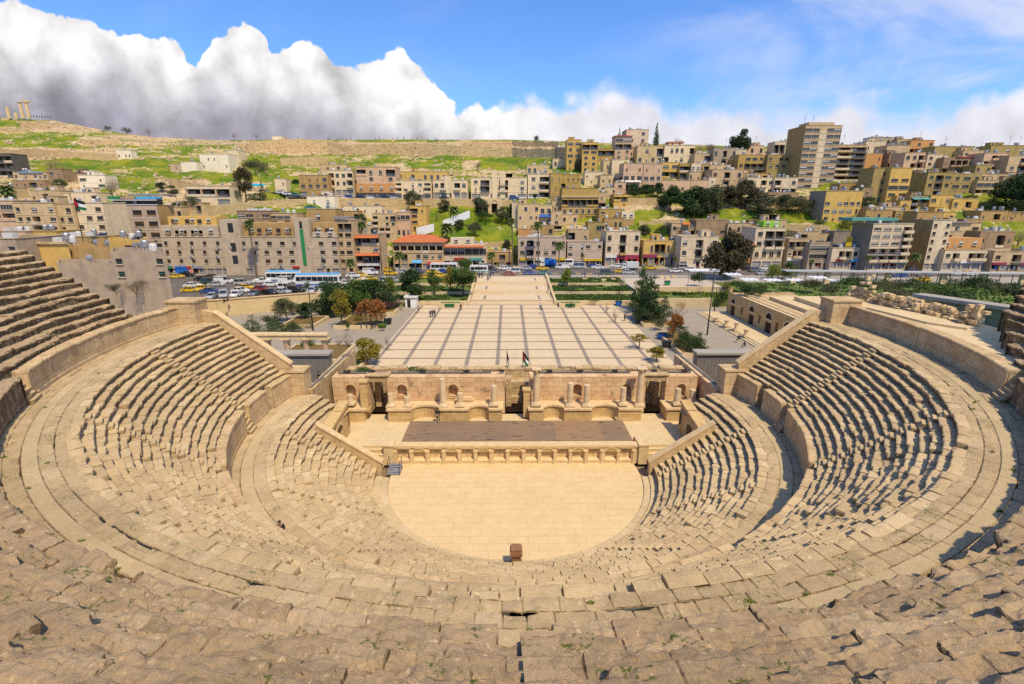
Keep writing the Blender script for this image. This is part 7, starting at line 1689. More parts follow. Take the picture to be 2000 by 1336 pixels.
# street and garden trees
for k, px, yb, yt, w_, z, lab, o in (('broad', 1418, 545, 455, 78, 2.5, 'big dark brown-green street tree before the orange-brown shop house', dict(leaf='brown', n=2.6, bole=.12)), ('broad', 905, 574, 503, 52, 1.8, 'tall leafy tree left of the top of the broad stairway', dict(leaf='mid', n=1.5)), ('broad', 806, 588, 528, 54, .9, 'round dark leafy tree behind the white kiosk', dict(leaf='dark', n=1.5, bole=.2)), ('broad', 848, 572, 525, 26, 1.7, 'slim leafy tree between the kiosk tree and the stairway tree', dict(leaf='mid')), ('broad', 880, 570, 520, 30, 1.7, 'yellowish slim tree beside the tall leafy stairway tree', dict(leaf='yell')), ('broad', 760, 585, 540, 26, .9, 'small tree with yellow flowers behind the dark garden trees', dict(leaf='lime')),
                                     ('broad', 650, 612, 550, 82, .6, 'largest round dark tree in the left garden', dict(leaf='dark', n=2.2, bole=.05)), ('broad', 692, 612, 548, 72, .6, 'yellow-green lit tree in the middle of the left garden clump', dict(leaf='mid', n=2, bole=.08)), ('broad', 738, 606, 543, 84, .6, 'dark tree at the right of the left garden clump', dict(leaf='dark', n=2, bole=.05)), ('broad', 668, 636, 566, 40, .6, 'thin tree with light yellow leaves before the dark garden clump', dict(leaf='yell', n=.8)), ('broad', 745, 604, 566, 60, .6, 'plum-coloured bush behind the russet trees', dict(leaf='pur', n=1.2, bole=.1)),
                                     ('broad', 716, 637, 585, 36, .6, 'left one of two russet trees in the square planter', dict(leaf='rus', n=.9, stems=3, bole=.35)), ('broad', 736, 636, 582, 42, .6, 'right one of two russet trees in the square planter', dict(leaf='rus', n=1.1, stems=3, bole=.35)), ('broad', 561, 625, 584, 52, .5, 'dark olive tree in the planter under the golden wall', dict(leaf='olive', n=1.4, bole=.15)), ('broad', 597, 622, 590, 28, .5, 'small round dark tree by the dark mast in the left garden', dict(leaf='dark', bole=.15)), ('broad', 630, 619, 604, 18, .3, 'small ball-shaped green tree on the grey paving', dict(leaf='mid', bole=.3, n=.5)),
                                     ('pine', 496, 660, 618, 56, .2, 'spiky dark conifer shrubs beside the left end wall of the theatre', dict(nm='conifer_tree')), ('pine', 540, 650, 626, 50, .2, 'lower conifer shrubs behind the ancient colonnade', dict(n=.8)), ('pine', 572, 648, 628, 44, .2, 'small conifer behind the middle of the colonnade beam', dict(n=.7)), ('broad', 718, 716, 658, 52, 0, 'small yellow-leaved tree at the near left corner of the plaza', dict(leaf='yell', n=1.0, bole=.2)), ('bare', 682, 684, 646, 30, 0, 'bare bush in the garden left of the yellow-leaved tree', dict(n=1)), ('bare', 662, 680, 652, 22, 0, 'bare sapling left of the bare bush near the colonnade', dict(n=.6)),
                                     ('pine', 1252, 600, 520, 44, .9, 'tallest conifer at the back of the right garden clump', dict(n=1.1, leaf='mid')), ('pine', 1268, 626, 540, 58, .6, 'tall bright conifer in the middle of the right garden clump', dict(n=1.4)), ('pine', 1255, 620, 560, 44, .6, 'conifer at the left side of the right garden clump', {}), ('pine', 1296, 624, 578, 40, .6, 'conifer at the right side of the right garden clump', {}), ('pine', 1270, 622, 580, 52, .6, 'low dark conifer in front of the right garden clump', dict(n=1.2)), ('broad', 1314, 660, 612, 38, .6, 'reddish green tree right of the plaza conifers', dict(leaf='rus', n=.8)), ('pine', 1335, 680, 640, 44, .6, 'low spiky conifer near the right service block', {}), ('pine', 1362, 688, 652, 44, .6, 'low wide conifer behind the right service block', {}), ('bare', 1326, 628, 588, 26, .6, 'bare reddish tree right of the conifer clump', dict(n=1.5, leaf='rus')), ('pine', 1318, 648, 616, 34, .6, 'small bright conifer beside the reddish green tree', dict(n=.8)),
                                     ('bare', 1185, 612, 588, 22, 0, 'farthest of the sparse young trees on the right of the plaza', dict(n=.5)), ('bare', 1202, 630, 600, 24, 0, 'dark-stemmed young tree on the right of the plaza', dict(n=.6)), ('broad', 1248, 682, 652, 36, 0, 'leaning young tree with sparse yellow leaves on the plaza', dict(leaf='yell', n=.22, bole=.5)), ('broad', 1282, 708, 676, 34, 0, 'yellow-leaved young tree at the near right corner of the plaza', dict(leaf='yell', n=.5, bole=.35)), ('bare', 757, 684, 652, 18, 0, 'young bare tree on the left strip of the plaza', dict(n=.4)), ('bare', 816, 612, 590, 12, 0, 'sapling beside the white kiosk on the plaza', dict(n=.3)),
                                     ('broad', 1108, 556, 524, 26, 2.5, 'loose yellow-green tree at the right top of the stairway', dict(leaf='lime', n=.8)), ('bare', 1216, 570, 540, 24, 2.0, 'bare brown tree left of the tallest right-hand conifer', dict(n=1.5)), ('shrub', 1422, 568, 545, 34, 2.4, 'yellowish round bush behind the ancient hall', dict(leaf='lime')), ('broad', 1411, 585, 570, 22, 2, 'small umbrella-shaped green tree beside the ancient hall', dict(leaf='mid', bole=.45, n=.5)), ('broad', 1508, 545, 515, 36, 2.5, 'yellow-flecked bushy tree behind the shade panels', dict(leaf='lime', n=1.0, bole=.05)), ('broad', 1540, 545, 512, 32, 2.5, 'green and yellow tree right of the yellow-flecked bush', dict(leaf='mid', n=1.0, bole=.05))):
    tree(k, px, yb, yt, w_, lab, z=z, **o)
# shrubs of the right-hand garden
GS = [(1460, 575, 556, 34, 'dark pointed shrub left of the row of shade panels', 'dark', 105), (1485, 572, 556, 26, 'shrub under the fourth shade panel', 'mid', 108), (1620, 572, 556, 40, 'spiky pale shrub under the rightmost shade panels', 'olive', 108), (1690, 560, 538, 50, 'wide dark shrub left of the rubble heap', 'dark', 95), (1738, 566, 545, 50, 'mixed olive shrub above the rubble heap', 'olive', 90), (1790, 566, 545, 60, 'wide dark shrub in the middle of the right garden', 'dark', 88), (1830, 572, 552, 56, 'dark green shrub left of the concrete pier', 'mid', 84),
      (1852, 592, 566, 54, 'round dense shrub just left of the glass pavilion', 'dark', 70), (1800, 588, 570, 60, 'low shrub with pale flowers behind the rubble wall', 'olive', 72), (1760, 580, 566, 40, 'thin flowering shrub right of the rubble heap', 'olive', 76), (1880, 560, 543, 50, 'green shrub behind the pavilion roof, at its left end', 'dark', 100), (1912, 562, 540, 46, 'dark tall shrub behind the pavilion roof', 'dark', 96), (1960, 572, 552, 56, 'wide olive shrub behind the pavilion roof near the right edge', 'olive', 90), (2000, 580, 556, 50, 'dark shrub at the right edge behind the pavilion', 'dark', 88), (1655, 555, 540, 36, 'green shrub below the canopy left of the wide dark one', 'mid', 112), (1580, 560, 546, 34, 'olive shrub behind the shade panels below the canopy', 'olive', 120),
      (1440, 560, 548, 30, 'small shrub left of the dark pointed one', 'mid', 118), (1365, 548, 532, 24, 'dark shrub under the leftmost shade panel', 'dark', 135)]
for px, yb, yt, w_, lab, lf, Y in GS: tree('shrub', px, yb + 2, yt - 4, w_ * 1.5, lab, Y=Y, leaf=lf, n=3)
for px, yb, yt, w_, lab, lf, z in ((845, 588, 578, 34, 'low green shrub in the bed right of the kiosk', 'mid', .9), (880, 570, 558, 40, 'shrub hedge piece left of the stairway', 'mid', 1.7), (1120, 566, 552, 44, 'shrub in the bed right of the stairway top', 'olive', 2.4), (1160, 590, 580, 30, 'grassy shrub on the lowest bed right of the stairway', 'mid', .95), (680, 640, 628, 16, 'green tuft at the left corner of the square planter', 'mid', .6), (748, 641, 628, 18, 'bright green tuft at the right corner of the square planter', 'lime', .6), (1245, 628, 612, 20, 'dark shrub at the left corner of the right planter', 'dark', .6), (600, 562, 548, 14, 'small palm shrub in the car park', 'mid', 2.5), (702, 676, 662, 14, 'dark shrub beside the bare bush near the plaza', 'dark', 0)):
    tree('shrub', px, yb, yt, w_, lab, z=z, leaf=lf)
for px, yb, yt, w_, lab, lf, z in ((612, 606, 588, 40, 'dense dark shrub at the foot of the golden wall, left of the big dark trees', 'dark', .3), (528, 634, 612, 44, 'dark shrub between the spiky conifers and the planter below the golden wall', 'dark', .2), (640, 668, 652, 34, 'olive shrub behind the right end of the colonnade', 'olive', .2), (600, 676, 662, 40, 'green shrub in the planter behind the colonnade', 'mid', .5), (704, 626, 612, 34, 'golden shrub at the back of the square planter', 'yell', .6), (775, 600, 584, 40, 'dark shrub left of the white kiosk', 'dark', .8), (1235, 604, 588, 34, 'dark shrub at the far right corner of the plaza', 'dark', .9), (1290, 640, 622, 36, 'olive shrub below the right garden conifers', 'olive', .5), (1345, 668, 650, 44, 'dense shrub between the low conifers on the right', 'mid', .6)):
    tree('shrub', px, yb, yt, w_, lab, z=z, leaf=lf, n=2.2)
for px, yb, yt, w_, lab in ((712, 725, 717, 40, 'green weeds growing on the rear stage wall, left piece'), (820, 726, 719, 60, 'green weeds growing on the rear stage wall, middle piece')):
    tree('shrub', px, yb, yt, w_, lab, Y=56.8, leaf='mid', nm='weeds', cat='weeds')
# weeds in the joints of the seats (one sheet of tufts)
rg = np.random.RandomState(4); cl = []
for k in range(150):
    a = R(rg.uniform(-165, -15)); row = rg.randint(0, 10); r0 = UR0 + URUN * row + .12; z0 = UZ0 + ROWRISE_U * row
    s_ = rg.uniform(.03, .10)
    for j in range(3): cl.append((CX + (r0 - .05) * math.cos(a) + rg.normal() * .06, CY + (r0 - .05) * math.sin(a) + rg.normal() * .06, z0 + s_ * .6, s_, s_, s_ * .8))
for k in range(26):
    a = R(rg.uniform(-170, -10)); r0 = rg.uniform(R2I, R2O)
    cl.append((CX + r0 * math.cos(a), CY + r0 * math.sin(a), Z2 + .03, .14, .06, .05))
v, q = leaves(rg, cl, 8000, .05, .4, .5)
tag(obj('weeds', quads_mesh('weeds', v, q), LEAF['lime']), kind='stuff')
for px, yb, yt, w_, lab in ((268, 580, 546, 56, 'dead brown bush climbing the grey green-shuttered house'), (228, 578, 552, 36, 'smaller dead bush at the corner of the blank grey wing')):
    tree('bare', px, yb, yt, w_, lab, Y=78.5, n=4, leaf='brown')
# rough grass blades over the planted beds and the lawn
rg = np.random.RandomState(9)
def blades(nm, x0, x1, y0, y1, zf, n, size, lf):
    c = np.stack([rg.uniform(x0, x1, n), rg.uniform(y0, y1, n), np.zeros(n)], 1); keep = vnoise(c * .35, 7) + vnoise(c * 1.3, 9) * .5 > -.25; c = c[keep]; n = len(c); c[:, 2] = zf(c[:, 0], c[:, 1])
    a = rg.uniform(0, 6.28, n); h = size * rg.uniform(.5, 1.6, n); dx = np.stack([np.cos(a), np.sin(a), np.zeros(n)], 1) * (h * .5)[:, None]; up = np.stack([rg.normal(size=n) * .3 * h, rg.normal(size=n) * .3 * h, h], 1)
    v = np.stack([c - dx, c + dx, c + dx * .6 + up, c - dx * .6 + up], 1).reshape(-1, 3); tag(obj(nm, quads_mesh(nm, v, np.arange(n * 4).reshape(n, 4)), LEAF[lf]), kind='stuff')
for xa, xb in ((-43, -10.6), (12.4, 34)):
    for ya, yb, z_ in ((122, 130, .95), (130.5, 140, 1.75), (140.5, 150.4, 2.5)): blades('grass', xa, xb, ya, yb, lambda x, y, z_=z_: z_ + 0 * x, 4200, .28, 'mid')
blades('grass', 62, 150, 96, 138, lambda x, y: 4.8 - (y - 58) * .03, 9000, .4, 'mid'); blades('grass', 36, 60, 119.5, 128, lambda x, y: 2.0 + 0 * x, 2500, .3, 'lime')
# ================================================================== VEHICLES
VG = plain('car_glass', (.015, .02, .025), None, 1, rough=.08, spec=.8); TYRE = plain('tyre', (.02, .02, .02), None, 1, rough=.9); HUB = plain('wheel_rim', (.35, .35, .36), None, 1, rough=.4, metal=.6); LAMPM = plain('lamp_glass', (.75, .74, .7), None, 1, rough=.2); REDL = plain('tail_lamp', (.35, .02, .02), None, 1, rough=.3)
PT = {'white': (.72, .71, .69), 'silver': (.42, .43, .45), 'grey': (.16, .16, .17), 'black': (.02, .02, .022), 'yellow': (.68, .44, .02), 'red': (.28, .03, .03), 'blue': (.03, .07, .26), 'green': (.035, .07, .05), 'teal': (.05, .18, .18), 'brown': (.12, .08, .05)}
def paint(c): return plain('car_paint_' + c, PT[c], tuple(k * .9 for k in PT[c]), .8, rough=.25, spec=.6)
PROTO = {}
DIM = {'sedan': (4.4, .87, 1.42), 'suv': (4.5, .92, 1.75), 'van': (4.9, .92, 2.05), 'pickup': (4.9, .9, 1.7)}
def car(kind, c, lab, loc, rz):
    key = (kind, c)
    if key in PROTO: return copy_thing(PROTO[key], loc, rz, lab)
    L, w_, h = DIM[kind]; l2 = L / 2
    t = thing('parked_car' if kind != 'van' else 'van', lab, {'sedan': 'car', 'suv': 'car', 'van': 'van', 'pickup': 'pickup truck'}[kind], (0, 0, 0))
    P = {'sedan': [(-l2, .35), (-l2 + .1, .85), (-l2 + .75, .95), (.95, .92), (l2 - .15, .74), (l2, .5), (l2 - .05, .25), (-l2 + .05, .25)], 'suv': [(-l2, .4), (-l2 + .05, 1.0), (.95, 1.02), (l2 - .1, .9), (l2, .5), (l2 - .05, .3), (-l2 + .05, .3)],
         'van': [(-l2, .35), (-l2, 1.05), (1.5, 1.1), (l2 - .1, .85), (l2, .45), (l2 - .05, .28), (-l2 + .05, .28)], 'pickup': [(-l2, .45), (-l2, 1.02), (.9, 1.02), (l2 - .1, .9), (l2, .5), (l2 - .05, .35), (-l2 + .05, .35)]}[kind]
    C = {'sedan': (-1.65, 1.05, -1.0, .35), 'suv': (-2.15, 1.05, -1.95, .45), 'van': (-2.42, 1.75, -2.35, 1.0), 'pickup': (-.55, 1.0, -.45, .45)}[kind]
    zb = P[2][1] - .04
    b = MB(); n = len(P); b.add([(x, -w_, z) for x, z in P] + [(x, w_, z) for x, z in P] + [(x * .985, -w_ + .07, z + .0) for x, z in P[:0]], [tuple(range(n))[::-1], tuple(range(n, 2 * n))] + [(i, (i + 1) % n, n + (i + 1) % n, n + i) for i in range(n)])
    rw = w_ - .2; b.box(C[2] - .02, C[3] + .02, -rw - .02, rw + .02, h - .06, h)
    for x0, x1 in ((C[0], C[2]), (C[1], C[3]), ((C[0] + C[1]) / 2, (C[2] + C[3]) / 2)):
        for s in (-1, 1): b.tube((x0, s * (w_ - .04), zb), (x1, s * (rw + .01), h - .03), .05, .05, 4)
    if kind == 'van': b.box(C[0] + .02, .35, -w_ + .005, w_ - .005, zb, h - .35) if c != 'silver' else None
    if kind == 'pickup': b.box(-l2 + .05, -.65, -w_, -w_ + .08, 1.0, 1.2); b.box(-l2 + .05, -.65, w_ - .08, w_, 1.0, 1.2)
    b.build('body', paint(c), t, world=False)
    b = MB(); A = [(C[0], -w_ + .05, zb), (C[1], -w_ + .05, zb), (C[1], w_ - .05, zb), (C[0], w_ - .05, zb), (C[2], -rw, h - .061), (C[3], -rw, h - .061), (C[3], rw, h - .061), (C[2], rw, h - .061)]
    b.add(A, [(0, 1, 5, 4), (1, 2, 6, 5), (2, 3, 7, 6), (3, 0, 4, 7)]); b.build('windows', VG, t, world=False)
    def wheel(b_): 
        n_ = 12; 
        for r_, y0, y1, mi in ((.31, -.1, .1, 0), (.19, -.115, .115, 1)):
            vs = [(r_ * math.cos(2 * math.pi * k / n_), y, r_ * math.sin(2 * math.pi * k / n_)) for y in (y0, y1) for k in range(n_)]
            b_.add(vs, [(k, (k + 1) % n_, n_ + (k + 1) % n_, n_ + k) for k in range(n_)] + [tuple(range(n_)), tuple(range(n_, 2 * n_))[::-1]], mi)
    wm = shared('wheel', wheel, [TYRE, HUB])
    for x in (-l2 + .85, l2 - .85):
        for s in (-1, 1): place(wm, 'wheel', t, x, s * (w_ - .06), .31)
    for s in (-1, 1):
        b = MB(); b.box(l2 - .14, l2 + .01, s * .6 - .18, s * .6 + .18, .58, .72); b.build('headlight', LAMPM, t, world=False)
        b = MB(); b.box(-l2 - .01, -l2 + .12, s * .68 - .12, s * .68 + .12, .65, .85); b.build('tail_light', REDL, t, world=False)
    t.location = loc; t.rotation_euler = (0, 0, rz); PROTO[key] = t; return t
def CAR(px, py, kind, c, lab, rz=0, z=2.51):
    p = atz(px, py, z) if z is not None else hz(px, py); return car(kind, c, lab, p, R(rz))
for a in ((345, 543, 'sedan', 'yellow', 'yellow taxi at the green shop, leftmost in the street', 5), (364, 540, 'pickup', 'black', 'black pickup in front of the dark arched shop left of the blue shop', 8), (396, 548, 'sedan', 'black', 'dark sedan below the right half of the blue shop front', 3), (415, 544, 'sedan', 'brown', 'brown car before the red shop sign', -4), (411, 554, 'suv', 'green', 'dark green estate car left of a white van', 4), (438, 553, 'van', 'white', 'white van before the violet shop sign', 4), (377, 561, 'sedan', 'white', 'white sedan left of two yellow taxis', 6), (373, 570, 'sedan', 'yellow', 'yellow taxi nearest the small ruined wall', 6), (398, 567, 'sedan', 'yellow', 'yellow taxi under the dark green estate car', 6), (423, 559, 'sedan', 'silver', 'silver sedan under the white van', 5), (475, 556, 'suv', 'silver', 'silver off-roader in the middle of the left street', 6), (479, 565, 'sedan', 'yellow', 'yellow taxi just below the silver off-roader', 4), (470, 571, 'sedan', 'white', 'white hatchback below the yellow taxi and the silver off-roader', -5), (411, 572, 'sedan', 'blue', 'dark blue car behind the nearest parked silver car', 15),
          (414, 583, 'sedan', 'silver', 'nearest silver car parked nose to the garden', -80), (437, 580, 'suv', 'silver', 'silver-blue car parked beside the nearest silver car', -62), (462, 579, 'sedan', 'white', 'pale car parked nose on under the white hatchback', -82), (498, 577, 'sedan', 'grey', 'grey hatchback parked nose on in the row above the garden wall', -85), (510, 568, 'sedan', 'red', 'dark red car in the row above the garden wall', -8), (526, 575, 'sedan', 'black', 'black car right of the dark red one', -18), (552, 573, 'sedan', 'silver', 'silver sedan between two dark parked cars', -15), (579, 571, 'suv', 'black', 'dark car parked under the left end of the white coach', -14), (561, 565, 'suv', 'white', 'white estate car behind the silver sedan of the parked row', -5), (609, 571, 'sedan', 'silver', 'pale grey car under the middle of the white coach', -78), (629, 569, 'sedan', 'white', 'white car beside the big dark garden trees, right of the pale grey car', -72), (513, 553, 'pickup', 'white', 'white pickup beside the foot of the tall palm', 4), (531, 559, 'sedan', 'white', 'white sedan under the blue and white bus', 4), (562, 553, 'van', 'white', 'white van in front of the blue and white bus', 3),
          (672, 556, 'sedan', 'white', 'white car right of the coach, above the dark garden trees', 10), (700, 550, 'pickup', 'white', 'white pickup above the dark garden trees', 6), (724, 548, 'sedan', 'yellow', 'yellow taxi right of a white pickup', 5), (704, 540, 'sedan', 'yellow', 'yellow taxi behind the white pickup', 5), (724, 536, 'van', 'white', 'white van at the corner of the side street', 8), (690, 541, 'sedan', 'white', 'white car in front of the short bright palm', 5), (752, 552, 'suv', 'white', 'white off-roader above the plum-coloured bush', 170), (764, 551, 'sedan', 'silver', 'beige-silver car right of a white off-roader', 175), (764, 537, 'sedan', 'yellow', 'nearer yellow taxi at the mouth of the side street', 10), (760, 529, 'sedan', 'yellow', 'farther yellow taxi at the mouth of the side street', 60), (787, 534, 'sedan', 'silver', 'silver car in front of the red-roofed shop house', 8), (816, 533, 'sedan', 'grey', 'dark grey car under the light blue awning', 175), (834, 544, 'sedan', 'yellow', 'yellow taxi behind the round dark kiosk tree', 5), (861, 541, 'sedan', 'yellow', 'yellow taxi left of the tall leafy stairway tree', 6), (846, 534, 'sedan', 'yellow', 'yellow taxi under the turquoise minibus', 4), (866, 533, 'sedan', 'blue', 'blue-grey car passing the turquoise minibus', 4),
          (948, 523, 'suv', 'white', 'white car on the far side in front of the low tan shops', 6), (957, 527, 'sedan', 'black', 'black car under the white far-side car', 10), (963, 533, 'sedan', 'grey', 'grey car right of the pale minibus', 175), (986, 527, 'sedan', 'white', 'white car in front of the narrow alley', 4), (1003, 533, 'suv', 'white', 'white car above the red one at the stairway top', 172), (996, 538, 'sedan', 'red', 'red car at the top of the broad stairway', 0), (1026, 527, 'sedan', 'silver', 'silver-blue car in front of the left yellow sign', 176), (1039, 524, 'sedan', 'blue', 'blue car just right of the silver-blue one', 176), (1059, 527, 'sedan', 'yellow', 'yellow taxi under the blue canvas truck', 3), (1034, 536, 'sedan', 'blue', 'bright blue car behind the railing at the stairway top', 0), (1063, 536, 'sedan', 'teal', 'teal car behind the railing right of the bright blue one', 0), (1098, 525, 'van', 'white', 'white van under the white minibus', 178), (1128, 524, 'van', 'silver', 'pale van in front of the gap between the lilac blocks', 175), (1158, 521, 'sedan', 'blue', 'dark blue car in front of the long yellow sign', 20), (1167, 525, 'sedan', 'white', 'white car right of the long yellow sign', 176), (1204, 522, 'sedan', 'white', 'white car in front of the red shop', 175), (1218, 520, 'suv', 'silver', 'silver car between the red shop and a box truck', 170), (1270, 526, 'sedan', 'yellow', 'yellow taxi in front of the yellow arched-window shop', 4), (1186, 536, 'suv', 'green', 'dark green car behind the court railing', 0), (1213, 533, 'sedan', 'yellow', 'yellow taxi left of the tallest conifer', 0), (1227, 535, 'sedan', 'silver', 'silver car beside the tallest conifer', 0), (1319, 532, 'sedan', 'white', 'white car left of the two-balcony stone shop, near lane', 2),
          (1336, 526, 'suv', 'silver', 'silver car in front of the two-balcony stone shop', 2), (1348, 529, 'sedan', 'white', 'white car right of the silver one before the stone shop', 2), (1460, 528, 'sedan', 'black', 'dark car right of the big street tree', 6), (1490, 537, 'sedan', 'silver', 'silver car nearest the shade panels', 4), (1496, 527, 'sedan', 'white', 'white car in front of the cream shop with arches', 4), (1474, 531, 'suv', 'grey', 'dark grey car between the black and the silver one', 5), (1678, 528, 'sedan', 'white', 'white car left of the long blue bus', 178), (1774, 532, 'suv', 'black', 'black car before the bare brown blank wall', 178), (1804, 540, 'sedan', 'grey', 'dark grey car above the canopy at the slim white block', 176), (1801, 550, 'sedan', 'yellow', 'yellow-green taxi seen under the canopy', 178), (1867, 537, 'sedan', 'white', 'white car left of a taxi before the long balustrade', 176), (1883, 537, 'sedan', 'yellow', 'yellow taxi between two white cars before the long balustrade', 176), (1898, 538, 'sedan', 'white', 'white car right of a taxi before the long balustrade', 176), (1757, 541, 'sedan', 'blue', 'dark blue car seen under the canopy', 178)):
    CAR(*a)
for i, (px, c, lab) in enumerate(((706, 'black', 'leftmost dark car parked under the pink and orange block'), (722, 'white', 'white car second from left under the pink and orange block'), (738, 'grey', 'grey car in the middle under the pink and orange block'), (753, 'black', 'black car fourth under the pink and orange block'), (768, 'silver', 'silver car at the right end under the pink and orange block'), (668, 'white', 'white car under the block with green shutters'), (684, 'blue', 'blue van-like car under the block with green shutters'), (1040, 'white', 'left white car parked under the tall cream block'), (1055, 'silver', 'silver car parked under the tall cream block'), (1004, 'blue', 'blue and white car below the wide cream block with slit towers'), (1018, 'white', 'white car below the wide cream block with slit towers'), (868, 'black', 'dark car below the white block with stair turret'))):
    p = hz(px, 389.5); p.z = aty(px, 388.8, p.y).z; car('sedan' if i % 3 else 'suv', c, lab, p, 0)
for px, py, c, lab, rz in ((549, 381.5, 'white', 'upper white car on the curving hill road', -35), (562, 384.5, 'white', 'lower white car on the curving hill road', -30), (578, 386.5, 'teal', 'dark teal car at the foot of the hill road', -10), (608, 412, 'teal', 'dark green car below the bright white house', 0)):
    p = hz(px, py); p.z += .6; car('sedan', c, lab, p, R(rz))
def bus(px, py, L, H, c, lab, band=None, rz=0, nm='coach', cat='bus', box=None):
    p = atz(px, py, 2.51); t = thing(nm, lab, cat, p, R(rz)); w_ = 1.22; l2 = L / 2; b = MB()
    P = [(-l2, .35), (-l2, H - .15), (-l2 + .15, H), (l2 - .25, H), (l2 - .05, H - .6), (l2, .9), (l2 - .02, .35)]; n = len(P)
    b.add([(x, -w_, z) for x, z in P] + [(x, w_, z) for x, z in P], [tuple(range(n))[::-1], tuple(range(n, 2 * n))] + [(i, (i + 1) % n, n + (i + 1) % n, n + i) for i in range(n)]); b.build('body', paint(c), t, world=False)
    b = MB(); z0, z1 = H * .50, H * .84
    for s in (-1, 1): y0, y1 = sorted((s * (w_ + .012), s * (w_ - .02))); b.box(-l2 + .25, l2 - .5, y0, y1, z0, z1)
    b.box(l2 - .1, l2 + .006, -w_ + .12, w_ - .12, z0, z1 - .1); b.build('windows', VG, t, world=False)
    b = MB()
    for k in range(1, int(L / 1.5)): x = -l2 + k * 1.5; b.box(x - .04, x + .04, -w_ - .02, w_ + .02, z0, z1)
    b.build('pillars', paint(c) if band else METAL, t, world=False)
    if band:
        b = MB()
        for s in (-1, 1): y0, y1 = sorted((s * (w_ + .012), s * (w_ - .02))); b.box(-l2 + .02, l2 - .05, y0, y1, .55, .95); 
        b.build('stripe', cmat(band), t, world=False)
        if band == 'blue': b = MB(); b.box(-l2 + .2, l2 - .3, -w_ + .05, w_ - .05, H, H + .22); b.build('roof_pod', cmat('sky'), t, world=False)
    wm = WMESH['wheel']
    for x in (-l2 + 1.6, l2 - 1.8):
        for s in (-1, 1): o = place(wm, 'wheel', t, 0, 0, 0); o.location = (x, s * (w_ - .08), .45); o.scale = (1.45, 1.4, 1.45)
    for s in (-1, 1): b = MB(); b.box(l2 - .06, l2 + .02, s * .85 - .2, s * .85 + .2, .75, .95); b.build('headlight', LAMPM, t, world=False)
    return t
bus(624, 560, 12, 3.5, 'white', 'long white coach with dark windows and a blue stripe in the car park', 'blue', 2); bus(556, 551, 9.5, 3.2, 'white', 'blue and white bus with a blue roof before the long grey block', 'blue', 2, 'bus'); bus(868, 531, 9, 3.1, 'white', 'turquoise-striped white minibus before the white-posted shop building', 'teal', 2, 'minibus')
bus(936, 534, 6, 2.7, 'white', 'pale minibus with a turquoise band left of the stairway top', 'teal', 0, 'minibus'); bus(1101, 519, 7, 2.6, 'white', 'white minibus behind the medium palm', None, 0, 'minibus'); bus(1712, 529, 11, 2.8, 'blue', 'long blue bus at the foot of the six-storey white block', None, 180, 'bus')
def truck(px, py, lab, cab, boxm, rz):
    p = atz(px, py, 2.51); t = thing('truck', lab, 'truck', p, R(rz)); b = MB()
    b.prism([(1.3, -1), (2.9, -1), (2.9, 1), (1.3, 1)], .5, 1.3); b.add([(1.3, -1, 1.3), (2.85, -1, 1.3), (2.85, 1, 1.3), (1.3, 1, 1.3), (1.35, -.92, 2.2), (2.45, -.92, 2.2), (2.45, .92, 2.2), (1.35, .92, 2.2)], [(4, 5, 6, 7), (3, 0, 4, 7), (0, 1, 5, 4), (1, 2, 6, 5), (2, 3, 7, 6)]); b.build('cab', paint(cab), t, world=False)
    b = MB(); b.add([(2.83, -.85, 1.38), (2.83, .85, 1.38), (2.50, .8, 2.1), (2.50, -.8, 2.1)], [(0, 1, 2, 3)]); b.box(1.6, 2.4, -1.0, -.985, 1.4, 1.95); b.box(1.6, 2.4, .985, 1.0, 1.4, 1.95); b.build('windows', VG, t, world=False)
    b = MB(); b.box(-3.0, 1.15, -1.1, 1.1, .85, 2.75); b.box(-3.0, 2.8, -.5, .5, .5, .85); b.build('cargo_box', boxm, t, world=False)
    for x in (-2, 2.1):
        for s in (-1, 1): o = place(WMESH['wheel'], 'wheel', t, 0, 0, 0); o.location = (x, s * .95, .4); o.scale = (1.3, 1.3, 1.3)
truck(1229, 527, 'white box truck in front of the red shop', 'white', plain('box_white', (.6, .6, .58)), 180); truck(1070, 521, 'small truck with a bright blue canvas back', 'white', cmat('blue'), 180)
# small things of the gardens
def binbox(px, py, c, lab, s=1.0, z=0.02):
    p = atz(px, py, z); t = thing('waste_bin', lab, 'bin', p); b = MB(); b.add([(-.6 * s, -.45 * s, .15), (.6 * s, -.45 * s, .15), (.6 * s, .45 * s, .15), (-.6 * s, .45 * s, .15), (-.75 * s, -.55 * s, 1.1 * s), (.75 * s, -.55 * s, 1.1 * s), (.75 * s, .55 * s, 1.1 * s), (-.75 * s, .55 * s, 1.1 * s)], [(0, 3, 2, 1), (0, 1, 5, 4), (1, 2, 6, 5), (2, 3, 7, 6), (3, 0, 4, 7)]); b.build('tub', cmat(c), t, world=False)
    b = MB(); b.add([(-.8 * s, -.6 * s, 1.1 * s), (.8 * s, -.6 * s, 1.1 * s), (.8 * s, .6 * s, 1.1 * s), (-.8 * s, .6 * s, 1.1 * s), (-.7 * s, 0, 1.35 * s), (.7 * s, 0, 1.35 * s)], [(0, 1, 5, 4), (2, 3, 4, 5), (1, 2, 5), (3, 0, 4), (3, 2, 1, 0)]); b.build('lid', METAL, t, world=False)
    b = MB()
    for x in (-.5, .5):
        for y in (-.35, .35): b.cyl(x * s, y * s, 0, .16, .08, None, 6)
    b.build('castors', METAL, t, world=False)
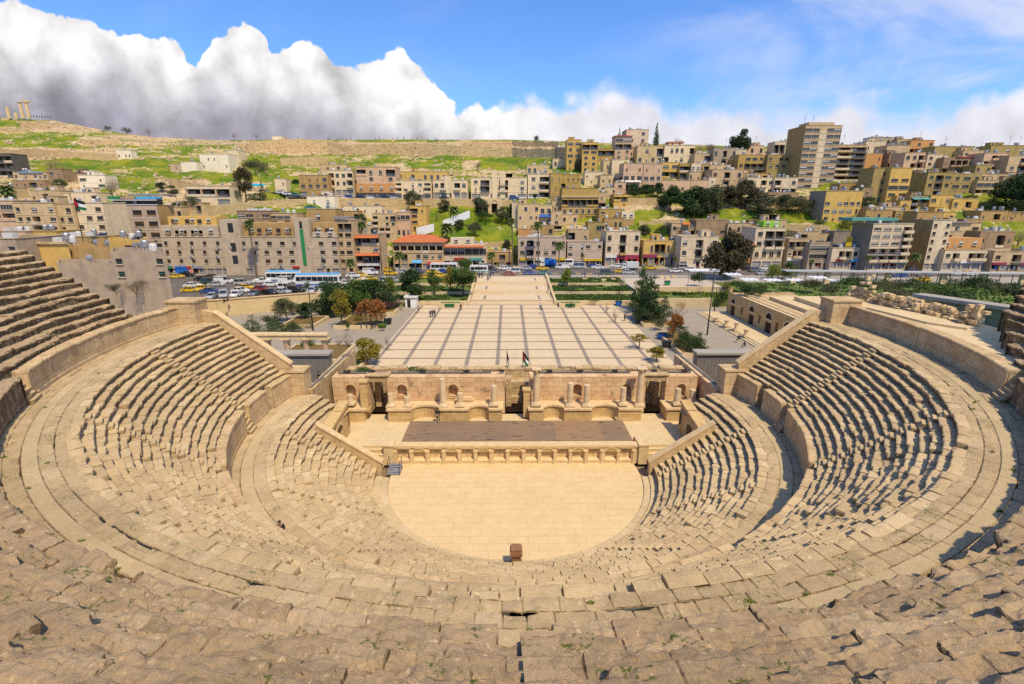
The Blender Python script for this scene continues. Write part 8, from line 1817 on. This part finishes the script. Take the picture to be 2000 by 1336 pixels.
for a in ((748, 640, 'grn', 'green waste bin at the right corner of the square planter'), (758, 633, 'blk', 'black waste bin right of the green one by the plaza'), (1249, 632, 'blk', 'dark waste bin at the left corner of the right planter'), (1293, 662, 'blue', 'blue waste bin right of the plaza beside the reddish tree'), (1208, 597, 'blue', 'blue waste bin at the far right corner of the plaza'), (1301, 678, 'blk', 'black waste bin by the near right plaza edge'), (1303, 557, 'grn', 'green skip on the gravel court')): binbox(*a, z=2.46 if a[1] == 557 else .02)
rg = random.Random(12)
for i, (px, py) in enumerate(((1140, 547), (1166, 545), (1178, 549), (1186, 542), (1196, 548), (1206, 543), (1150, 543), (1290, 543), (1302, 545), (1315, 543))):
    p = atz(px, py, 2.45); b = MB(); stone(b, p.x, p.y, p.z + .3, .55, rg); stone(b, p.x + .7, p.y + .3, p.z + .25, .4, rg); tag(b.build('stone_block', PALE), 'pale loose stone block lying on the gravel court right of the stairway', 'stone block', 'loose stones on the gravel court')
# teal awning on the hillside
p = hz(500, 374); t = thing('awning', 'bright teal awning between the dark trees beside the hill road', 'awning', p); b = MB(); h = 2.6
b.add([(-4, -2, h), (4, -2, h - .4), (4, 2.5, h + .6), (-4, 2.5, h + 1.0), (-4, -2, h - .12), (4, -2, h - .52), (4, 2.5, h + .48), (-4, 2.5, h + .88)], [(0, 1, 2, 3), (7, 6, 5, 4), (0, 4, 5, 1), (1, 5, 6, 2), (2, 6, 7, 3), (3, 7, 4, 0)]); b.build('sheet', plain('teal_cloth', (.02, .36, .42)), t, world=False)
b = MB()
for x in (-3.8, 3.8):
    for y in (-1.8, 2.3): b.cyl(x, y, -.5, h + (.6 if y > 0 else -.4), .06, None, 6)
b.build('posts', METAL, t, world=False)
flag(163, 472, 388, 118, 'flag with a red triangle waving on a tall pole before the cream blocks', 1.6, .9)

# ================================================================== PEOPLE
def skin(name, verts, edges, rad, sub=1):
    me = bpy.data.meshes.new(name); me.from_pydata(verts, edges, []); o = bpy.data.objects.new(name, me); COL.objects.link(o)
    o.modifiers.new('skin', 'SKIN'); sk = me.skin_vertices[0].data
    for v_, r_ in zip(sk, rad): v_.radius = (r_, r_) if not isinstance(r_, tuple) else r_
    sk[0].use_root = True; s = o.modifiers.new('sub', 'SUBSURF'); s.levels = s.render_levels = sub
    dg = bpy.context.evaluated_depsgraph_get(); dg.update(); m2 = bpy.data.meshes.new_from_object(o.evaluated_get(dg)); bpy.data.objects.remove(o); bpy.data.meshes.remove(me); m2.name = name
    m2.polygons.foreach_set('use_smooth', np.ones(len(m2.polygons), dtype=bool)); return m2
def figure(pose):
    S_ = dict(stand=dict(kl=(.10, .02), kr=(-.10, .02), al=(.11, 0), ar=(-.11, .02), sit=0), walk=dict(kl=(.09, -.16), kr=(-.09, .10), al=(.10, -.30), ar=(-.10, .30), sit=0), sit=dict(sit=1))[pose]
    if not S_['sit']:
        hipz = .90; J = {'pel': (0, 0, hipz), 'sp': (0, .01, 1.10), 'ch': (0, 0, 1.32), 'nk': (0, -.01, 1.47), 'hd': (0, -.02, 1.57), 'hd2': (0, -.02, 1.68), 'ns': (0, -.12, 1.58)}
        for s, k, a in ((1, 'kl', 'al'), (-1, 'kr', 'ar')):
            n = 'l' if s > 0 else 'r'; kx, ky = S_[k]; ax, ay = S_[a]
            J['hip' + n] = (s * .09, 0, .87); J['kn' + n] = (kx, ky * .55 - .03, .47); J['an' + n] = (kx, ay, .08); J['to' + n] = (kx * 1.1, ay - .17, .04)
            J['sh' + n] = (s * .18, 0, 1.40); J['el' + n] = (s * .25, .03 - ay * -.35, 1.14); J['wr' + n] = (s * .27, -.04 + ay * -.7, .90); J['pa' + n] = (s * .27, -.06 - ay * .75, .83)
    else:
        J = {'pel': (0, 0, .52), 'sp': (0, -.03, .72), 'ch': (0, -.08, .92), 'nk': (0, -.11, 1.07), 'hd': (0, -.14, 1.17), 'hd2': (0, -.14, 1.28), 'ns': (0, -.25, 1.18)}
        for s in (1, -1):
            n = 'l' if s > 0 else 'r'; J['hip' + n] = (s * .09, -.02, .50); J['kn' + n] = (s * .13, -.44, .52); J['an' + n] = (s * .12, -.46, .08); J['to' + n] = (s * .13, -.64, .04)
            J['sh' + n] = (s * .18, -.08, 1.0); J['el' + n] = (s * .24, -.16, .76); J['wr' + n] = (s * .16, -.38, .62); J['pa' + n] = (s * .14, -.45, .60)
    for n, s in (('l', 1), ('r', -1)):
        w_ = Vector(J['wr' + n]); p = Vector(J['pa' + n]); d = (p - w_).normalized()
        for k in range(4): side = Vector((0, 1, 0)) if not S_['sit'] else Vector((s, 0, 0)); J['f%d%s' % (k, n)] = tuple(p + side * (k - 1.5) * .022 + d * (.085, .098, .092, .07)[k] * .9 + Vector((-.012 * s, 0, 0)))
        J['th' + n] = tuple(p + d * .03 + Vector((0, -.055, 0)) - Vector((s * .015, 0, 0)))
    E = [('pel', 'sp'), ('sp', 'ch'), ('ch', 'nk'), ('nk', 'hd'), ('hd', 'hd2'), ('hd', 'ns')]
    for n in 'lr': E += [('pel', 'hip' + n), ('hip' + n, 'kn' + n), ('kn' + n, 'an' + n), ('an' + n, 'to' + n), ('ch', 'sh' + n), ('sh' + n, 'el' + n), ('el' + n, 'wr' + n), ('wr' + n, 'pa' + n), ('pa' + n, 'th' + n)] + [('pa' + n, 'f%d%s' % (k, n)) for k in range(4)]
    RD = dict(pel=.13, sp=.12, ch=.14, nk=.055, hd=.092, hd2=.07, ns=.018)
    for n in 'lr': RD.update({'hip' + n: .085, 'kn' + n: .055, 'an' + n: .038, 'to' + n: .03, 'sh' + n: .065, 'el' + n: .042, 'wr' + n: .028, 'pa' + n: .034, 'th' + n: .010}); RD.update({'f%d%s' % (k, n): .009 for k in range(4)})
    def mk(nm, keep, grow, ed=None):
        ks = [k for k in J if k in keep]; ix = {k: i for i, k in enumerate(ks)}
        return skin(nm, [J[k] for k in ks], [(ix[a], ix[b]) for a, b in E if a in ix and b in ix], [RD[k] + grow for k in ks])
    body = mk('person_body', set(J), 0)
    top = mk('jacket', {'pel', 'sp', 'ch', 'shl', 'shr', 'ell', 'elr', 'wrl', 'wrr'}, .018)
    leg = mk('trousers', {'pel', 'hipl', 'hipr', 'knl', 'knr', 'anl', 'anr'}, .014)
    hb = MB(); c = Vector(J['hd2']); n = 8
    for i in range(5):
        for j in range(n):
            pass
    pr = [(.015, c.z + .075), (.07, c.z + .05), (.098, c.z - .01), (.1, c.z - .07), (.06, c.z - .10)]
    hb.lathe(c.x, c.y + .022, pr[::-1], 10); hair = hb.mesh('hair', True)
    return body, top, leg, hair
FIG = {k: figure(k) for k in ('stand', 'walk', 'sit')}
SKIN = plain('skin', (.36, .21, .14), (.32, .18, .12), 3, rough=.6); HAIR = plain('hair', (.02, .014, .01), None, 4, rough=.6)
CLO = {'black': (.018, .018, .02), 'navy': (.03, .04, .08), 'white': (.6, .6, .58), 'plum': (.10, .04, .10), 'grey': (.16, .16, .17), 'blue': (.06, .12, .25), 'red': (.3, .04, .04), 'brown': (.10, .06, .04), 'tan': (.34, .26, .17)}
def cl_(c): return plain('cloth_' + c, CLO[c], tuple(k * .7 for k in CLO[c]), 6, rough=.9)
def person(lab, p, pose, top, leg, rz=0, sc=1.0, group=None):
    t = thing('person', lab, 'person', p, R(rz), group); t.scale = (sc,) * 3
    for nm, me, m_ in zip(('body', 'jacket', 'trousers', 'hair'), FIG[pose], (SKIN, cl_(top), cl_(leg), HAIR)):
        o = bpy.data.objects.new(nm, me); COL.objects.link(o); o.parent = t
        if not me.materials: me.materials.append(m_)
        o.material_slots[0].link = 'OBJECT'; o.material_slots[0].material = m_
    return t
for px, py, z, pose, a, b_, rz, lab in ((841, 620, .02, 'walk', 'plum', 'black', 180, 'left one of the three dark-clothed people walking on the plaza'), (845, 619, .02, 'walk', 'plum', 'navy', 170, 'middle one of the three dark-clothed people walking on the plaza'), (849, 618.5, .02, 'walk', 'black', 'black', 185, 'right one of the three dark-clothed people walking on the plaza'), (900, 606, .02, 'walk', 'black', 'brown', 60, 'person in dark clothes near the left foot of the broad stairway'), (1055, 604, .02, 'walk', 'white', 'navy', 0, 'person in a white top at the foot of the broad stairway'), (1058, 614, .02, 'walk', 'blue', 'white', 10, 'person in blue just in front of the white-topped one'), (1115, 602, .02, 'walk', 'black', 'black', 90, 'dark-clothed person by the right-hand green planter'), (1220, 627, .02, 'stand', 'brown', 'black', 20, 'person in brown standing between two young plaza trees'),
                                        (953, 547, 2.3, 'stand', 'grey', 'black', 180, 'person in grey near the top left of the broad stairway'), (957.5, 545, 2.4, 'stand', 'navy', 'navy', 200, 'person in navy right beside the grey one on the stairway'), (930, 552, 2.2, 'stand', 'black', 'black', 30, 'dark figure at the left parapet of the stairway'), (937, 543, 2.51, 'stand', 'navy', 'black', 0, 'left person of the pair waiting at the stairway top'), (942, 543, 2.51, 'stand', 'black', 'navy', 20, 'right person of the pair waiting at the stairway top'), (1070, 572, 1.2, 'stand', 'plum', 'grey', 90, 'person in plum leaning at the right parapet of the stairway'),
                                        (855, 824.5, 1.82, 'walk', 'black', 'tan', 180, 'person in black and beige on the stage before the left arch'), (1013, 768, 1.72, 'walk', 'navy', 'black', 160, 'farther person walking out through the central stage doorway'), (1022, 790, 1.72, 'walk', 'navy', 'navy', 90, 'nearer person in navy beside the square pier of the central doorway'), (622, 745, 4.0, 'sit', 'navy', 'black', 120, 'dark figure crouched by the left side wall of the stage'), (446, 590, 3.3, 'sit', 'black', 'black', 0, 'right figure of two sitting on the wall above the left garden'), (439.5, 593, 3.2, 'sit', 'black', 'navy', 0, 'left figure of two sitting on the wall above the left garden'), (1444, 666, .3, 'sit', 'navy', 'black', -80, 'farther person sitting on the long steps before the ancient hall'), (1454, 680, .3, 'sit', 'black', 'grey', -80, 'nearer person sitting on the long steps before the ancient hall'), (558, 567, 2.51, 'stand', 'black', 'black', 0, 'dark figure standing beside the white estate car'), (587, 566, 2.51, 'stand', 'plum', 'black', 0, 'figure in plum standing at the rear of the white coach'), (738, 529, 2.51, 'stand', 'black', 'navy', 0, 'person in black on the pavement by the side street')):
    p = atz(px, py, z); person(lab, p, pose, a, b_, rz)
# the visitor sitting on the first walkway's edge, in black with a red top
p = atz(551, 1050, Z1 + .02)
person('lone visitor in black and dark red sitting on the seats near the lower walkway', p, 'sit', 'black', 'red', 20, .92)
for i in range(14):
    px = 56 + i * 3.3 + (i * 7 % 5) * .9; p = aty(px, 229.6 + i * .16, 440); person('tiny dark figure in the row of visitors beside the temple columns', p, 'stand', ('black', 'navy', 'plum')[i % 3], 'black', 180, 1.15, 'visitors on the hill crest')
